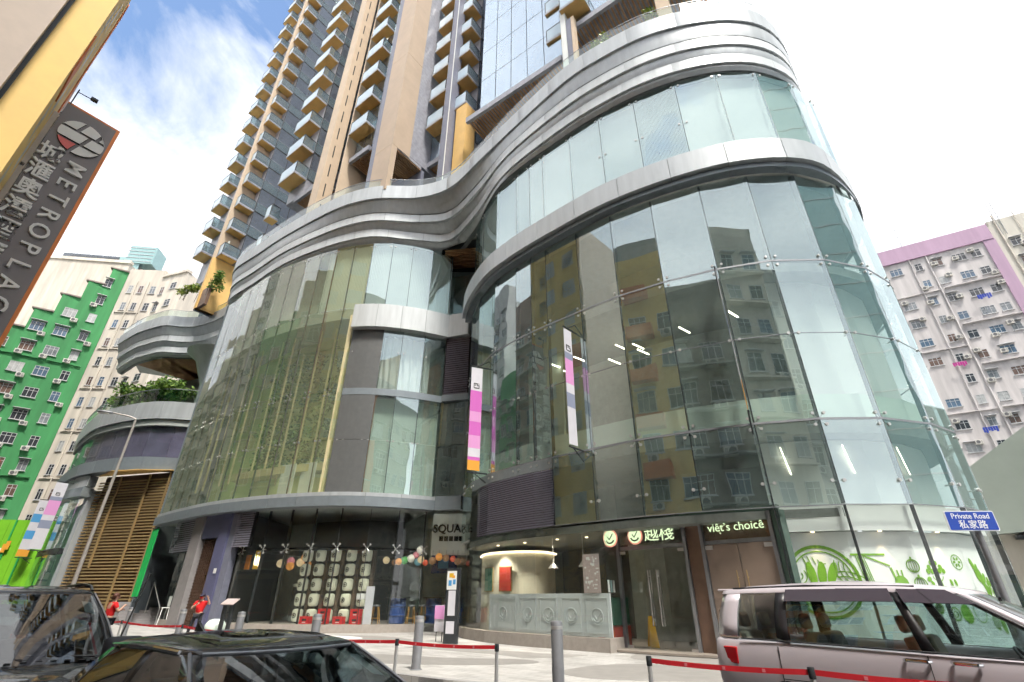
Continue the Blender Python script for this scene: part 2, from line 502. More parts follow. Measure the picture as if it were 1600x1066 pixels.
class MB:
    def __init__(s):
        s.v, s.f = [], []

    def add(s, vs, fs):
        b = len(s.v)
        s.v += [Vector(v) for v in vs]
        s.f += [[b + i for i in f] for f in fs]
        return s

    def obox(s, o, a, b, c):
        """box from corner o with edge vectors a, b, c"""
        o, a, b, c = Vector(o), Vector(a), Vector(b), Vector(c)
        if a.cross(b).dot(c) < 0:
            a, b = b, a
        vs = [o, o + a, o + a + b, o + b, o + c, o + a + c, o + a + b + c, o + b + c]
        return s.add(vs, [(3, 2, 1, 0), (4, 5, 6, 7), (0, 1, 5, 4), (1, 2, 6, 5), (2, 3, 7, 6), (3, 0, 4, 7)])

    def box(s, c, d, rz=0):
        c = Vector(c)
        x, y = Vector((math.cos(rz), math.sin(rz), 0)), Vector((-math.sin(rz), math.cos(rz), 0))
        return s.obox(c - x * d[0] / 2 - y * d[1] / 2 - Vector((0, 0, d[2] / 2)), x * d[0], y * d[1], (0, 0, d[2]))

    def wall(s, p, q, z0, z1, t, side=1):
        """vertical slab from plan point p to q; thickness t to the left (side=1) or right"""
        p, q = Vector((p[0], p[1], 0)), Vector((q[0], q[1], 0))
        d = (q - p)
        n = Vector((-d.y, d.x, 0)).normalized() * t * side
        return s.obox(p + Vector((0, 0, z0)), d, n, (0, 0, z1 - z0))

    def tube(s, p, q, r, n=8, r2=None, cap=True):
        p, q = Vector(p), Vector(q)
        r2 = r if r2 is None else r2
        d = (q - p).normalized()
        a = d.orthogonal().normalized()
        b = d.cross(a)
        vs = []
        for (c, rr) in ((p, r), (q, r2)):
            for i in range(n):
                an = 2 * math.pi * i / n
                vs.append(c + (a * math.cos(an) + b * math.sin(an)) * rr)
        fs = [(i, (i + 1) % n, n + (i + 1) % n, n + i) for i in range(n)]
        if cap:
            fs += [tuple(range(n - 1, -1, -1)), tuple(range(n, 2 * n))]
        return s.add(vs, fs)

    def path(s, pts, r, n=6):
        for p, q in zip(pts[:-1], pts[1:]):
            s.tube(p, q, r, n)
        return s

    def lathe(s, prof, c=(0, 0, 0), n=16):
        c = Vector(c)
        vs = []
        for (r, z) in prof:
            for i in range(n):
                an = 2 * math.pi * i / n
                vs.append(c + Vector((r * math.cos(an), r * math.sin(an), z)))
        fs = []
        for k in range(len(prof) - 1):
            for i in range(n):
                j = (i + 1) % n
                fs.append((k * n + i, k * n + j, (k + 1) * n + j, (k + 1) * n + i))
        fs.append(tuple(range(n - 1, -1, -1)))
        fs.append(tuple((len(prof) - 1) * n + i for i in range(n)))
        return s.add(vs, fs)

    def prism(s, poly, z0, z1):
        n = len(poly)
        vs = [V2(p, z0) for p in poly] + [V2(p, z1) for p in poly]
        ar = sum(poly[i][0] * poly[(i + 1) % n][1] - poly[(i + 1) % n][0] * poly[i][1] for i in range(n))
        if ar < 0:
            vs = [V2(p, z0) for p in poly[::-1]] + [V2(p, z1) for p in poly[::-1]]
        return s.add(vs, [tuple(range(n - 1, -1, -1)), tuple(range(n, 2 * n))] + [(i, (i + 1) % n, n + (i + 1) % n, n + i) for i in range(n)])

    def xprism(s, poly, o, ax, ay, az, d):
        """polygon in plane (ax, ay) at o, extruded d along az"""
        o, ax, ay, az = Vector(o), Vector(ax), Vector(ay), Vector(az)
        n = len(poly)
        a = [o + ax * p[0] + ay * p[1] for p in poly]
        return s.add(a + [v + az * d for v in a], [tuple(range(n - 1, -1, -1)), tuple(range(n, 2 * n))] + [(i, (i + 1) % n, n + (i + 1) % n, n + i) for i in range(n)])

    def band(s, outer, inner, z0, z1):
        """strip solid between two plan polylines"""
        n = len(outer)
        vs = [V2(p, z0) for p in outer] + [V2(p, z1) for p in outer] + [V2(p, z1) for p in inner] + [V2(p, z0) for p in inner]
        fs = []
        for i in range(n - 1):
            for k in range(4):
                a, b = k * n, ((k + 1) % 4) * n
                fs.append((a + i, a + i + 1, b + i + 1, b + i))
        fs += [(0, n, 2 * n, 3 * n), (n - 1, 4 * n - 1, 3 * n - 1, 2 * n - 1)]
        return s.add(vs, fs)

    def grid(s, rows, closed=False):
        n = len(rows[0])
        vs = [v for r in rows for v in r]
        fs = []
        for k in range(len(rows) - 1):
            for i in range(n if closed else n - 1):
                j = (i + 1) % n
                fs.append((k * n + i, k * n + j, (k + 1) * n + j, (k + 1) * n + i))
        return s.add(vs, fs)

    def mesh(s, name, m, off=Vector((0, 0, 0)), smooth=False, fix=True):
        me = bpy.data.meshes.new(name)
        me.from_pydata([tuple(v - off) for v in s.v], [], s.f)
        if m is not None:
            me.materials.append(M[m] if isinstance(m, str) else m)
        if fix:
            b = bmesh.new()
            b.from_mesh(me)
            bmesh.ops.recalc_face_normals(b, faces=b.faces)
            b.to_mesh(me)
            b.free()
        if smooth:
            for p in me.polygons:
                p.use_smooth = True
            if smooth != 'all':
                me.set_sharp_from_angle(angle=R(40))
        me.update()
        return me

    def build(s, name, m, parent=None, smooth=False, bevel=0, fix=True):
        off = ORG.get(parent, Vector((0, 0, 0))) if parent is not None else Vector((0, 0, 0))
        o = bpy.data.objects.new(name, s.mesh(name, m, off, smooth, fix))
        link(o, parent)
        if bevel:
            b = o.modifiers.new('bevel', 'BEVEL')
            b.width = bevel
            b.segments = 2
            b.limit_method = 'ANGLE'
        return o


def struct(o, label=None):
    return tag(o, label, None, None, 'structure')


def catmull(pts, per=6):
    P = [Vector((p[0], p[1])) for p in pts]
    P = [P[0] * 2 - P[1]] + P + [P[-1] * 2 - P[-2]]
    o = []
    for i in range(1, len(P) - 2):
        p0, p1, p2, p3 = P[i - 1], P[i], P[i + 1], P[i + 2]
        for k in range(per):
            t = k / per
            o.append(0.5 * ((2 * p1) + (p2 - p0) * t + (2 * p0 - 5 * p1 + 4 * p2 - p3) * t * t + (3 * p1 - p0 - 3 * p2 + p3) * t ** 3))
    o.append(P[-2].copy())
    return o


def resample(pts, n):
    pts = [Vector((p[0], p[1])) for p in pts]
    d = [0]
    for a, b in zip(pts[:-1], pts[1:]):
        d.append(d[-1] + (b - a).length)
    o = []
    k = 0
    for i in range(n):
        t = d[-1] * i / (n - 1)
        while k < len(d) - 2 and d[k + 1] < t:
            k += 1
        f = (t - d[k]) / max(1e-9, d[k + 1] - d[k])
        o.append(pts[k].lerp(pts[k + 1], min(1, max(0, f))))
    return o


def offset(pts, d):
    """offset an open polyline; positive = to the right of travel (outward, towards the street)"""
    pts = [Vector((p[0], p[1])) for p in pts]
    o = []
    for i, p in enumerate(pts):
        a = pts[max(0, i - 1)]
        b = pts[min(len(pts) - 1, i + 1)]
        t = (b - a).normalized()
        o.append(p + Vector((t.y, -t.x)) * d)
    return o


def frame(o, ax, up=(0, 0, 1)):
    """matrix: x along ax, y up, z towards the viewer side"""
    ax, up = Vector(ax).normalized(), Vector(up).normalized()
    n = ax.cross(up)
    m = Matrix((ax, up, n)).transposed().to_4x4()
    m.translation = Vector(o)
    return m


def text(name, body, m, parent, mtx, size=1.0, ext=0.01, align='CENTER', fat=0.0, sx=1.0, sp=1.0):
    cu = bpy.data.curves.new(name, 'FONT')
    cu.body = body
    cu.size = size
    cu.extrude = ext
    cu.offset = fat
    cu.align_x = align
    cu.align_y = 'CENTER'
    cu.space_character = sp
    cu.resolution_u = 3
    t = bpy.data.objects.new('tmp', cu)
    col.objects.link(t)
    bpy.context.view_layer.update()
    dg = bpy.context.evaluated_depsgraph_get()
    me = bpy.data.meshes.new_from_object(t.evaluated_get(dg))
    me.transform(Matrix.Diagonal((sx, 1, 1, 1)))
    bpy.data.objects.remove(t)
    bpy.data.curves.remove(cu)
    me.name = name
    me.materials.clear()
    me.materials.append(M[m])
    o = bpy.data.objects.new(name, me)
    if parent is None:
        col.objects.link(o)
        o.matrix_world = mtx
        return o
    col.objects.link(o)
    o.parent = parent
    mm = mtx.copy()
    mm.translation = mm.translation - ORG.get(parent, Vector((0, 0, 0)))
    o.matrix_local = mm
    return o


def copy_tree(o, parent=None):
    c = o.copy()
    col.objects.link(c)
    c.parent = parent
    for ch in o.children:
        copy_tree(ch, c)
    return c


def leaves(mb, c, rad, n, size, rng, droop=0.0):
    for _ in range(n):
        while True:
            d = Vector((rng.uniform(-1, 1), rng.uniform(-1, 1), rng.uniform(-1, 1)))
            if d.length < 1: break
        p = Vector(c) + Vector((d.x * rad[0], d.y * rad[1], d.z * rad[2]))
        a = Vector((rng.uniform(-1, 1), rng.uniform(-1, 1), rng.uniform(-1, .6) - droop)).normalized()
        b = a.orthogonal().normalized()
        b = (b * math.cos(rng.uniform(0, 6)) + a.cross(b) * math.sin(rng.uniform(0, 6))).normalized()
        s_ = size * rng.uniform(.6, 1.3)
        mb.add([p, p + a * s_ * .5 + b * s_ * .28, p + a * s_, p + a * s_ * .5 - b * s_ * .28], [(0, 1, 2, 3)])


H_ST = Vector((0.797, -0.604, 0))      # along the street, to the right and nearer
N_ST = Vector((0.604, 0.797, 0))       # across the street, away from the camera
# ================================================================== ground
mb = MB()
mb.add([(-400, -400, -0.12), (400, -400, -0.12), (400, 400, -0.12), (-400, 400, -0.12)], [(0, 1, 2, 3)])
struct(mb.build('road', 'asphalt'))


def along(n, s):
    """plan point at distance n across the street and s along it"""
    return (N_ST * n + H_ST * s).to_2d()


KB = [along(9.07, -90), along(9.07, -40), along(9.07, -20), along(9.07, -9.6), along(9.1, -8.2), (0.6, 11.55), (3.0, 11.45), (6.5, 11.2), (11.0, 10.6), (19, 9.2), (60, 3)]
KB = [Vector((p[0], p[1])) for p in KB]
back = [Vector((60, 60)), Vector((-20, 110)), Vector((-80, 100))]
mb = MB().prism([tuple(p) for p in KB + back], -0.118, 0.0)
pav = struct(mb.build('pavement', 'paving'))
# granite kerb stones
kin = offset(KB, -0.18)
segs = resample(KB[1:9], 60)
seg2 = resample(kin[1:9], 60)
for a, b, c, d in zip(segs[:-1], segs[1:], seg2[:-1], seg2[1:]):
    g = (b - a).normalized() * 0.006
    MB().prism([tuple(a + g), tuple(b - g), tuple(d - g), tuple(c + g)], -0.119, 0.012).build('kerb_stone', 'kerb', pav)
# near side pavement behind the camera
mb = MB().prism([tuple(along(-0.9, -70)), tuple(along(-0.9, 60)), tuple(along(-30, 60)), tuple(along(-30, -70))], -0.119, 0.0)
struct(mb.build('near_pavement', 'paving'))
# darker stone inlays in the paving
for nm, pts in (('stone_inlay', [(-3.8, 20.6), (-2.2, 19.4), (-.4, 18.0), (.5, 17.0), (1.6, 17.3), (2.4, 18.0), (1.2, 18.4), (-.6, 19.6), (-2.6, 21.0)]),
                ('stone_inlay', [(-5.4, 17.3), (-4.2, 15.8), (-1.6, 15.2), (0.6, 15.6), (.4, 16.6), (-1.8, 17.0), (-4.2, 18.0)]),
                ('stone_inlay', [(1.0, 13.9), (2.0, 12.7), (5.0, 12.4), (7.0, 13.2), (5.6, 14.8), (3.6, 15.6), (2.2, 15.2)]),
                ('stone_inlay', [(4.2, 18.9), (3.6, 16.9), (5.4, 15.6), (7.4, 14.6), (7.6, 15.6), (5.6, 17.6)])):
    cv = catmull(pts + [pts[0]], 5)[:-1]
    MB().prism([tuple(p) for p in cv], -0.05, 0.004).build(nm, 'dark_paving', pav)
ell = [(-6.6 + 2.9 * math.cos(a) * .8 - 1.4 * math.sin(a) * .6, 25.0 - 2.9 * math.cos(a) * .6 - 1.4 * math.sin(a) * .8) for a in [2 * math.pi * i / 40 for i in range(40)]]
MB().prism(ell, -0.05, 0.004).build('stone_inlay', 'dark_paving', pav)
ell = [(-7.9 + 1.7 * math.cos(a) * .8 - .9 * math.sin(a) * .6, 25.4 - 1.7 * math.cos(a) * .6 - .9 * math.sin(a) * .8) for a in [2 * math.pi * i / 32 for i in range(32)]]
MB().prism(ell, -0.05, 0.008).build('white_stone_inlay', 'white_paint', pav)
# road markings
for s0 in range(-40, 40, 6):
    a, b, c, d = along(4.3, s0), along(4.3, s0 + 2), along(4.42, s0 + 2), along(4.42, s0)
    MB().add([V2(p, -0.116) for p in (a, b, c, d)], [(0, 1, 2, 3)]).build('road_marking', 'road_line', bpy.data.objects['road'])

# ================================================================== podium (shopping arcade)
mall = thing('shopping_mall', 'curved glass shopping podium with silver fascia bands and shopfronts at street level', 'building', (5, 24, 0))
NJ = [(-2.75, 29.0), (-2.55, 27.0), (-1.95, 25.0), (-0.97, 23.0), (0.2, 21.55), (0.95, 20.75), (1.68, 20.05), (3.1, 18.75), (4.55, 17.53), (6.18, 16.5), (8.05, 15.58), (9.9, 15.02), (11.87, 14.95), (13.85, 15.5), (15.4, 16.45), (16.7, 17.9), (17.6, 19.7), (18.0, 22.0), (18.1, 25)]
NJ = [Vector(p) for p in NJ]
GLc = catmull([(-25, 36.7), (-21.7, 33.9), (-18.2, 31.3), (-14.8, 29.5), (-12.4, 28.6), (-10.2, 28.1), (-8.4, 28.1), (-6.4, 28.6), (-4.5, 29.45)], 8)
LJ = resample(GLc, 17)
rng = random.Random(3)


def pane(p, q, z0, z1, mat_='facade_glass', name='glass_panel', gap=0.012, tilt=0.004, parent=mall, th=0.016):
    """one flat glass sheet with a slightly wandering setting angle"""
    p, q = V2(p, 0), V2(q, 0)
    d = (q - p).normalized()
    n = Vector((d.y, -d.x, 0))
    j = [n * rng.uniform(-tilt, tilt) * 1.6 for _ in range(3)]
    a = p + d * gap + Vector((0, 0, z0 + gap))
    b = q - d * gap + Vector((0, 0, z0 + gap))
    up = Vector((0, 0, z1 - z0 - 2 * gap))
    v = [a + j[0], b + j[1], b + up + j[2], a + up + j[0] + j[2] - j[1]]
    o = MB().add([*v, *[x - n * th for x in v]], [(0, 1, 2, 3), (7, 6, 5, 4), (0, 4, 5, 1), (1, 5, 6, 2), (2, 6, 7, 3), (3, 7, 4, 0)]).build(name, mat_, parent)
    o.data.materials.append(M['clear_inner_face'])
    for k in range(1, 6):
        o.data.polygons[k].material_index = 1
    return o


# point-fixed spider fitting (shared mesh)
mb = MB()
for sx in (-1, 1):
    for sz in (-1, 1):
        mb.tube((0, 0, -0.10), (sx * .17, sz * .19, -0.03), .022, 6)
        mb.tube((sx * .17, sz * .19, -0.04), (sx * .17, sz * .19, .025), .052, 8)
mb.tube((0, 0, -0.30), (0, 0, -.06), .03, 8)
SPIDER = mb.mesh('spider_fitting', 'steel')
mb = MB()
for sx in (-1, 1):
    mb.tube((0, 0, -0.10), (sx * .17, 0, -0.03), .022, 6)
    mb.tube((sx * .17, 0, -0.04), (sx * .17, 0, .025), .055, 8)
mb.tube((0, 0, -0.30), (0, 0, -.06), .03, 8)
SPIDER2 = mb.mesh('spider_fitting', 'steel')


def spider(p, t, z, me=SPIDER):
    t = Vector((t[0], t[1], 0)).normalized()
    inst('spider_fitting', me, mall, None, mtx=frame(V2(p, z), t))


def mullion(p, t, z0, z1, w=0.045, d=0.20, mat_='dark_metal', inset=0.03, name='mullion'):
    t = Vector((t[0], t[1], 0)).normalized()
    n = Vector((t.y, -t.x, 0))
    return MB().obox(V2(p, z0) - t * w / 2 - n * inset, t * w, -n * d, (0, 0, z1 - z0)).build(name, mat_, mall)


def tang(P, i):
    return (P[min(len(P) - 1, i + 1)] - P[max(0, i - 1)]).normalized()


# ---- nose: glass rows
ZR = [(6.7, 9.85), (9.85, 13.0), (13.0, 17.45)]
for i in range(len(NJ) - 1):
    for (z0, z1) in ZR:
        pane(NJ[i], NJ[i + 1], z0, z1)
    pane(NJ[i], NJ[i + 1], 19.0, 24.4)
    if i >= 5 or i < 2:
        pane(NJ[i], NJ[i + 1], 4.05, 6.7)
for i in range(1, len(NJ) - 1):
    t = tang(NJ, i)
    mullion(NJ[i], t, 6.7, 13.0, 0.05, 0.16)
    mullion(NJ[i], t, 13.02, 17.45, 0.11, 0.22)
    mullion(NJ[i], t, 19.0, 24.4, 0.03, 0.08)
    for z in (6.7, 13.0):
        spider(NJ[i], t, z)
    spider(NJ[i], t, 9.85, SPIDER2)
    if i > 6:
        mullion(NJ[i], t, 4.1, 6.7, 0.05, 0.16)
        spider(NJ[i], t, 4.75, SPIDER2)
    spider(NJ[i], t, 24.2, SPIDER2)
    if 8 <= i <= 10: spider(NJ[i], t, 21.5, SPIDER2)

for z in (6.7, 13.0):
    MB().band(offset(NJ, .012), offset(NJ, -.10), z - .035, z + .035).build('transom', 'grey_steel', mall)
for z in (4.05, 9.85):
    MB().band(offset(NJ[6:], .008), offset(NJ[6:], -.04), z - .012, z + .012).build('transom', 'grey_steel', mall)
# ---- nose: floors, ceilings and rooms behind the glass
ins = offset(catmull(NJ, 4), -0.45)
deep = offset(catmull(NJ, 4), -5.0)
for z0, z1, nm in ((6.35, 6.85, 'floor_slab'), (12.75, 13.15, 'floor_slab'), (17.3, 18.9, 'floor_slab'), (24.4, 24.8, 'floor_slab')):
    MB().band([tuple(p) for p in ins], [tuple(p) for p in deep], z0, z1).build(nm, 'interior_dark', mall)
up0 = offset(NJ, -0.55)
up1 = offset(NJ, -0.75)
MB().band(up0, up1, 6.86, 7.75).build('low_wall', 'pale_wall', mall)
# back walls per storey
bw = offset(NJ, -4.6)
bw2 = offset(NJ, -4.8)
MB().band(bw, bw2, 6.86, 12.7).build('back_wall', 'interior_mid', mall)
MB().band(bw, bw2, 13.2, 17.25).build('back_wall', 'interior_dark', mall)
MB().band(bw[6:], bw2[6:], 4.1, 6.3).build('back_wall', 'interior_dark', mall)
fr0, fr1 = offset(NJ, -0.30), offset(NJ, -0.36)
for i in range(len(NJ) - 1):          # ribbed translucent screens behind the top row
    if i in (9,): continue
    MB().wall(fr0[i], fr0[i + 1], 19.0, 24.4, 0.04).build('ribbed_screen', 'frosted', mall)
for i in (9,):
    a, b = fr0[i], fr0[i + 1]
    mb = MB()
    for k in range(34):
        p = a.lerp(b, (k + .5) / 34)
        mb.tube(V2(p, 19.0), V2(p, 24.4), 0.022, 5)
    mb.build('ribbed_screen', 'frosted', mall)
    MB().wall(offset(NJ, -1.6)[i], offset(NJ, -1.6)[i + 1], 19, 24.4, 0.05).build('screen_wall', 'interior_dark', mall)
# bright partitions close behind the glass on the right of the nose
w0, w1 = offset(NJ, -1.1), offset(NJ, -1.2)
MB().band(w0[11:], w1[11:], 6.9, 12.7).build('partition', 'white_wall', mall)
MB().band(offset(NJ, -2.2)[3:6], offset(NJ, -2.3)[3:6], 6.9, 12.7).build('partition', 'pale_wall', mall)
MB().band(w0[10:], w1[10:], 4.1, 6.3).build('partition', 'white_wall', mall)
# ceiling tubes
for (p, z) in (((1.9, 22.0), 11.9), ((3.0, 21.2), 11.9), ((4.4, 20.0), 11.2), ((4.9, 20.5), 12.2), ((5.6, 19.4), 11.4), ((5.7, 20.4), 12.2), ((9.0, 17.4), 12.2), ((2.6, 23.4), 12.2), ((7.4, 18.8), 12.2)):
    d = Vector((.78, .62, 0)) * .8
    MB().tube(V2(p, z), V2(p, z) + d, .035, 6).build('tube_light', 'tube_light', mall)
for i in (10, 11, 12):
    c = (NJ[i] + NJ[i + 1]) / 2 + Vector((0.1, .95))
    MB().tube(V2(c, 6.1), V2(c, 6.1) + Vector((.2, .1, -.9)), .012, 6).build('tube_light', 'tube_light', mall)
# ring between the third and fourth rows
nc = catmull(NJ, 6)
nc = nc[4:]


def cladding(outer, inner, z0, z1, npan, mat_, name='cladding_panel', gap=0.012):
    """curved band split into separate metal panels; the core behind stays continuous"""
    o_, i_ = resample(outer, npan * 4 + 1), resample(inner, npan * 4 + 1)
    for k in range(npan):
        a, b = o_[k * 4:k * 4 + 5], i_[k * 4:k * 4 + 5]
        a = [v.copy() for v in a]; b = [v.copy() for v in b]
        for P_ in (a, b):
            d = (P_[1] - P_[0]).normalized() * gap
            P_[0] += d
            d = (P_[-1] - P_[-2]).normalized() * gap
            P_[-1] -= d
        MB().band(a, b, z0, z1).build(name, mat_, mall, smooth=True)
    MB().band(offset(o_, -.03), i_, z0 + .02, z1 - .02).build('cladding_core', 'fascia_dark', mall)


def tapered(P_, d, d2):
    """outward offset that dies away where the ring runs into the flank"""
    o = []
    for k, (a_, b_) in enumerate(zip(offset(P_, d), offset(P_, d2))):
        x = P_[k].x
        f = min(1, max(0, (x - 12.2) / 3.2))
        f = f * f * (3 - 2 * f)
        o.append(a_.lerp(b_, f))
    return o


cladding(tapered(nc, 0.62, 0.09), offset(nc, 0.03), 17.78, 18.95, 15, 'fascia')
cladding(tapered(nc, 0.42, 0.06), offset(nc, 0.02), 17.50, 17.74, 15, 'band_metal', 'trim_panel')
# ---- three-tier fascia at the podium roof, one S-curve from the far wing to the nose
TT = [(-46, 50.5), (-42.2, 47.9), (-40.3, 46.9), (-37.6, 45.8), (-35.8, 46.1), (-33.6, 45.8), (-30, 43.7), (-27.6, 41), (-26.3, 38.3), (-25.0, 35.8), (-21.9, 33.5), (-18.7, 31.2), (-15.15, 28.95), (-12.46, 27.5), (-9.9, 26.77), (-6.87, 26.69), (-4.46, 25.68), (-2.21, 23.21), (-.06, 20.77), (2.93, 17.58), (4.81, 16.17), (6.9, 15.02), (9.24, 14.36), (11.32, 14.23), (13.0, 14.6), (14.5, 15.65), (15.8, 17.3), (16.9, 19.5), (17.5, 22.4), (17.6, 26)]
LL = [(-45.5, 51.5), (-42, 48.9), (-40.1, 47.9), (-37.6, 46.9), (-35.6, 47.1), (-33.2, 46.9), (-29.5, 44.8), (-27, 41.8), (-25.8, 39), (-25.0, 36.6), (-21.7, 34.0), (-18.0, 31.2), (-14.6, 29.4), (-12, 28.4), (-9.9, 28.0), (-7.2, 28.5), (-4.7, 28.8), (-2.6, 26.0), (-.65, 22.1), (2.6, 18.8), (4.85, 17.0), (7.05, 15.7), (9.5, 14.9), (11.8, 14.8), (13.85, 15.45), (15.1, 16.5), (16.2, 17.9), (17.0, 19.8), (17.4, 22.3), (17.5, 26)]


def tier(t):
    return catmull([(l[0] + (a[0] - l[0]) * t, l[1] + (a[1] - l[1]) * t) for a, l in zip(TT, LL)], 6)


core = tier(-0.25)
for (t, z0, z1, m_, zn_) in ((1.0, 27.55, 28.75, 'fascia', 26.63), (0.55, 25.95, 26.62, 'fascia_light', 25.43), (0.22, 24.78, 25.42, 'fascia_light', 24.42)):
    cladding(tier(t), offset(tier(t), -0.75), z0, z1, 34, m_)
    # sloped dark soffit under the band
    o_, c_ = tier(t - .02), tier(t - .42)
    rows = [[V2(p, z0 + .01) for p in offset(o_, -.12)], [V2(p, z0 - .18) for p in tier(t - .18)], [V2(p, zn_) for p in c_]]
    MB().grid(rows).build('band_soffit', 'fascia', mall, smooth=True)
MB().band(core, offset(core, -.3), 24.4, 28.5).build('fascia_core', 'fascia_dark', mall)
# roof deck
deck = tier(0.7)
MB().add([V2(p, 28.3) for p in deck] + [V2((30, 40), 28.3), V2((-20, 75), 28.3), V2((-50, 60), 28.3)], [tuple(range(len(deck) + 3))]).build('roof_deck', 'slab', mall)
# glass parapet and handrail on the roof edge
gp = resample(tier(0.86), 46)
for a, b in zip(gp[:-1], gp[1:]):
    pane(a, b, 28.76, 29.55, 'rail_glass', 'parapet_glass', 0.01, 0)
MB().band(tier(0.875), tier(0.845), 29.56, 29.60).build('parapet_rail', 'grey_steel', mall)
# timber slat soffit in the re-entrant corner
for k in range(10):
    y = 28.75 + k * .24
    MB().box((-3.75 - .02 * k, y, 24.36), (2.5, .12, .09), R(-8)).build('soffit_slat', 'timber', mall)
MB().prism([(-5.6, 31.6), (-5.2, 28.9), (-3.2, 27.8), (-2.3, 27.6), (-2.2, 31.6)], 24.42, 24.46).build('soffit_board', 'black', mall)
# solid core of the podium behind the rooms
MB().prism([(-25.5, 43), (-16.5, 37.5), (-9, 35.4), (-3.5, 35.2), (1.5, 31.5), (3.6, 26.5), (6.5, 22.6), (10, 20.6), (13, 20.8), (15, 22.5), (15.4, 40), (-20, 52)], -.1, 24.35).build('core_wall', 'interior_mid', mall)

# ---- left wing: glass
DARKX = (-10.45, -8.55)
for i in range(len(LJ) - 1):
    c = (LJ[i] + LJ[i + 1]) / 2
    ring = c.x > -10.3
    rows = [(6.78, 9.8), (9.8, 12.85)] + ([(12.85, 17.2)] if ring else [(12.85, 15.9), (15.9, 18.95)]) + [(18.95, 24.4)]
    for (z0, z1) in rows:
        pane(LJ[i], LJ[i + 1], z0, z1, 'facade_glass' if c.x > -10.5 else 'wing_glass', tilt=0.013)
    t = tang(LJ, i)
    if i:
        mullion(LJ[i], t, 6.78, 17.2 if ring else 24.4, 0.03, 0.10)
        for z in (9.8, 12.85, 18.95) if not ring else (9.8, 12.85, 15.6):
            spider(LJ[i], t, z, SPIDER if z == 12.85 else SPIDER2)
        if ring: mullion(LJ[i], t, 18.95, 24.4, 0.03, 0.10)
        spider(LJ[i], t, 24.1, SPIDER2)
# recess wall joining wing and nose
RA, RB = Vector((-4.5, 29.45)), Vector((-2.75, 29.0))
mid = RA.lerp(RB, .5)
for a, b in ((RA, mid), (mid, RB)):
    for (z0, z1) in ((6.78, 9.8), (9.8, 12.6)):
        pane(a, b, z0, z1)
    pane(a + Vector((0, 2.2)), b + Vector((0, 2.2)), 18.95, 24.4)
for z0, z1 in ((12.62, 13.05),):
    MB().wall(RA + Vector((.05, -.25)), RB + Vector((0, -.25)), z0, z1, .3).build('ledge', 'band_metal', mall)
for k in range(26):
    z = 13.1 + k * .157
    MB().obox(V2(RA + Vector((.1, -.1)), z), V2(RB - RA - Vector((.2, 0)), 0), (0, .06, .03), (0, -.03, .09)).build('louvre_slat', 'louvre', mall)
MB().wall(RA + Vector((0, .1)), RB + Vector((0, .1)), 13.0, 17.3, .05).build('louvre_back', 'black', mall)
pane(RA, RA + Vector((0, 2.2)), 18.95, 24.4)
pane(RB + Vector((0, 2.2)), RB, 18.95, 24.4)
MB().wall(RA + Vector((-.4, 2.9)), RB + Vector((.4, 2.9)), 18.9, 24.4, .1).build('back_wall', 'frosted', mall)
MB().prism([tuple(RA), tuple(RB), tuple(RB + Vector((0, 2.2))), tuple(RA + Vector((0, 2.2)))], 18.7, 18.9).build('ledge', 'band_metal', mall)
# ledge at the second floor joint and ring on the right part of the wing
wr = [p for p in GLc if p.x > -10.6]
wr2 = resample(wr, 30)
cladding(offset(wr2, .45), offset(wr2, -.05), 17.2, 18.92, 4, 'fascia_light')
MB().band(offset([RA + Vector((.18, -.42)), RB + Vector((-.2, -.42))], 0), [RA + Vector((.18, 0)), RB], 17.2, 18.92).build('cladding_panel', 'fascia_light', mall)
MB().band(offset(wr2, .04), offset(wr2, -.35), 12.62, 13.05).build('ledge', 'band_metal', mall)
# interior of the wing
gi = offset(GLc, -.6)
gd = offset(GLc, -6)
for z0, z1 in ((6.1, 6.8), (18.3, 19.0), (24.4, 24.8)):
    MB().band(offset(GLc, -.3), gd, z0, z1).build('floor_slab', 'slab', mall)
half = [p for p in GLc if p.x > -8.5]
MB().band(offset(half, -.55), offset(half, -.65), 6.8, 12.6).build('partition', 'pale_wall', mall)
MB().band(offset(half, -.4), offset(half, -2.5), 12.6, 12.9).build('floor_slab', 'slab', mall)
# hanging sheet behind the glass above the ledge
rows = []
for z in [13.1 + .26 * k for k in range(16)]:
    r_ = []
    for k in range(61):
        u = k / 60
        p = Vector((-8.5 + 3.0 * u, 0))
        g = min(GLc, key=lambda q: abs(q.x - p.x))
        w_ = .10 * math.sin(u * 46 + .6 * math.sin(z * 1.3)) + .08 * math.sin(u * 17 + z * .5)
        r_.append(Vector((p.x, g.y + .62 + w_, z)))
    rows.append(r_)
MB().grid(rows).build('hanging_sheet', 'curtain', mall, smooth=True)
MB().band(offset(half, -2.3), offset(half, -2.4), 12.9, 17.2).build('back_wall', 'interior_mid', mall)
# solid dark column panel and gold fin
dk = [p for p in GLc if DARKX[0] - .2 < p.x < DARKX[1] + .2]
dk = resample(dk, 8)
for z0, z1 in ((6.8, 9.79), (9.81, 12.84), (12.86, 17.18)):
    MB().band(offset(dk, .03), offset(dk, -.3), z0, z1).build('spandrel_panel', 'spandrel', mall)
MB().box((-10.72, 28.45, 12.6), (.26, .5, 11.6)).build('gold_fin', 'tan_fin', mall)
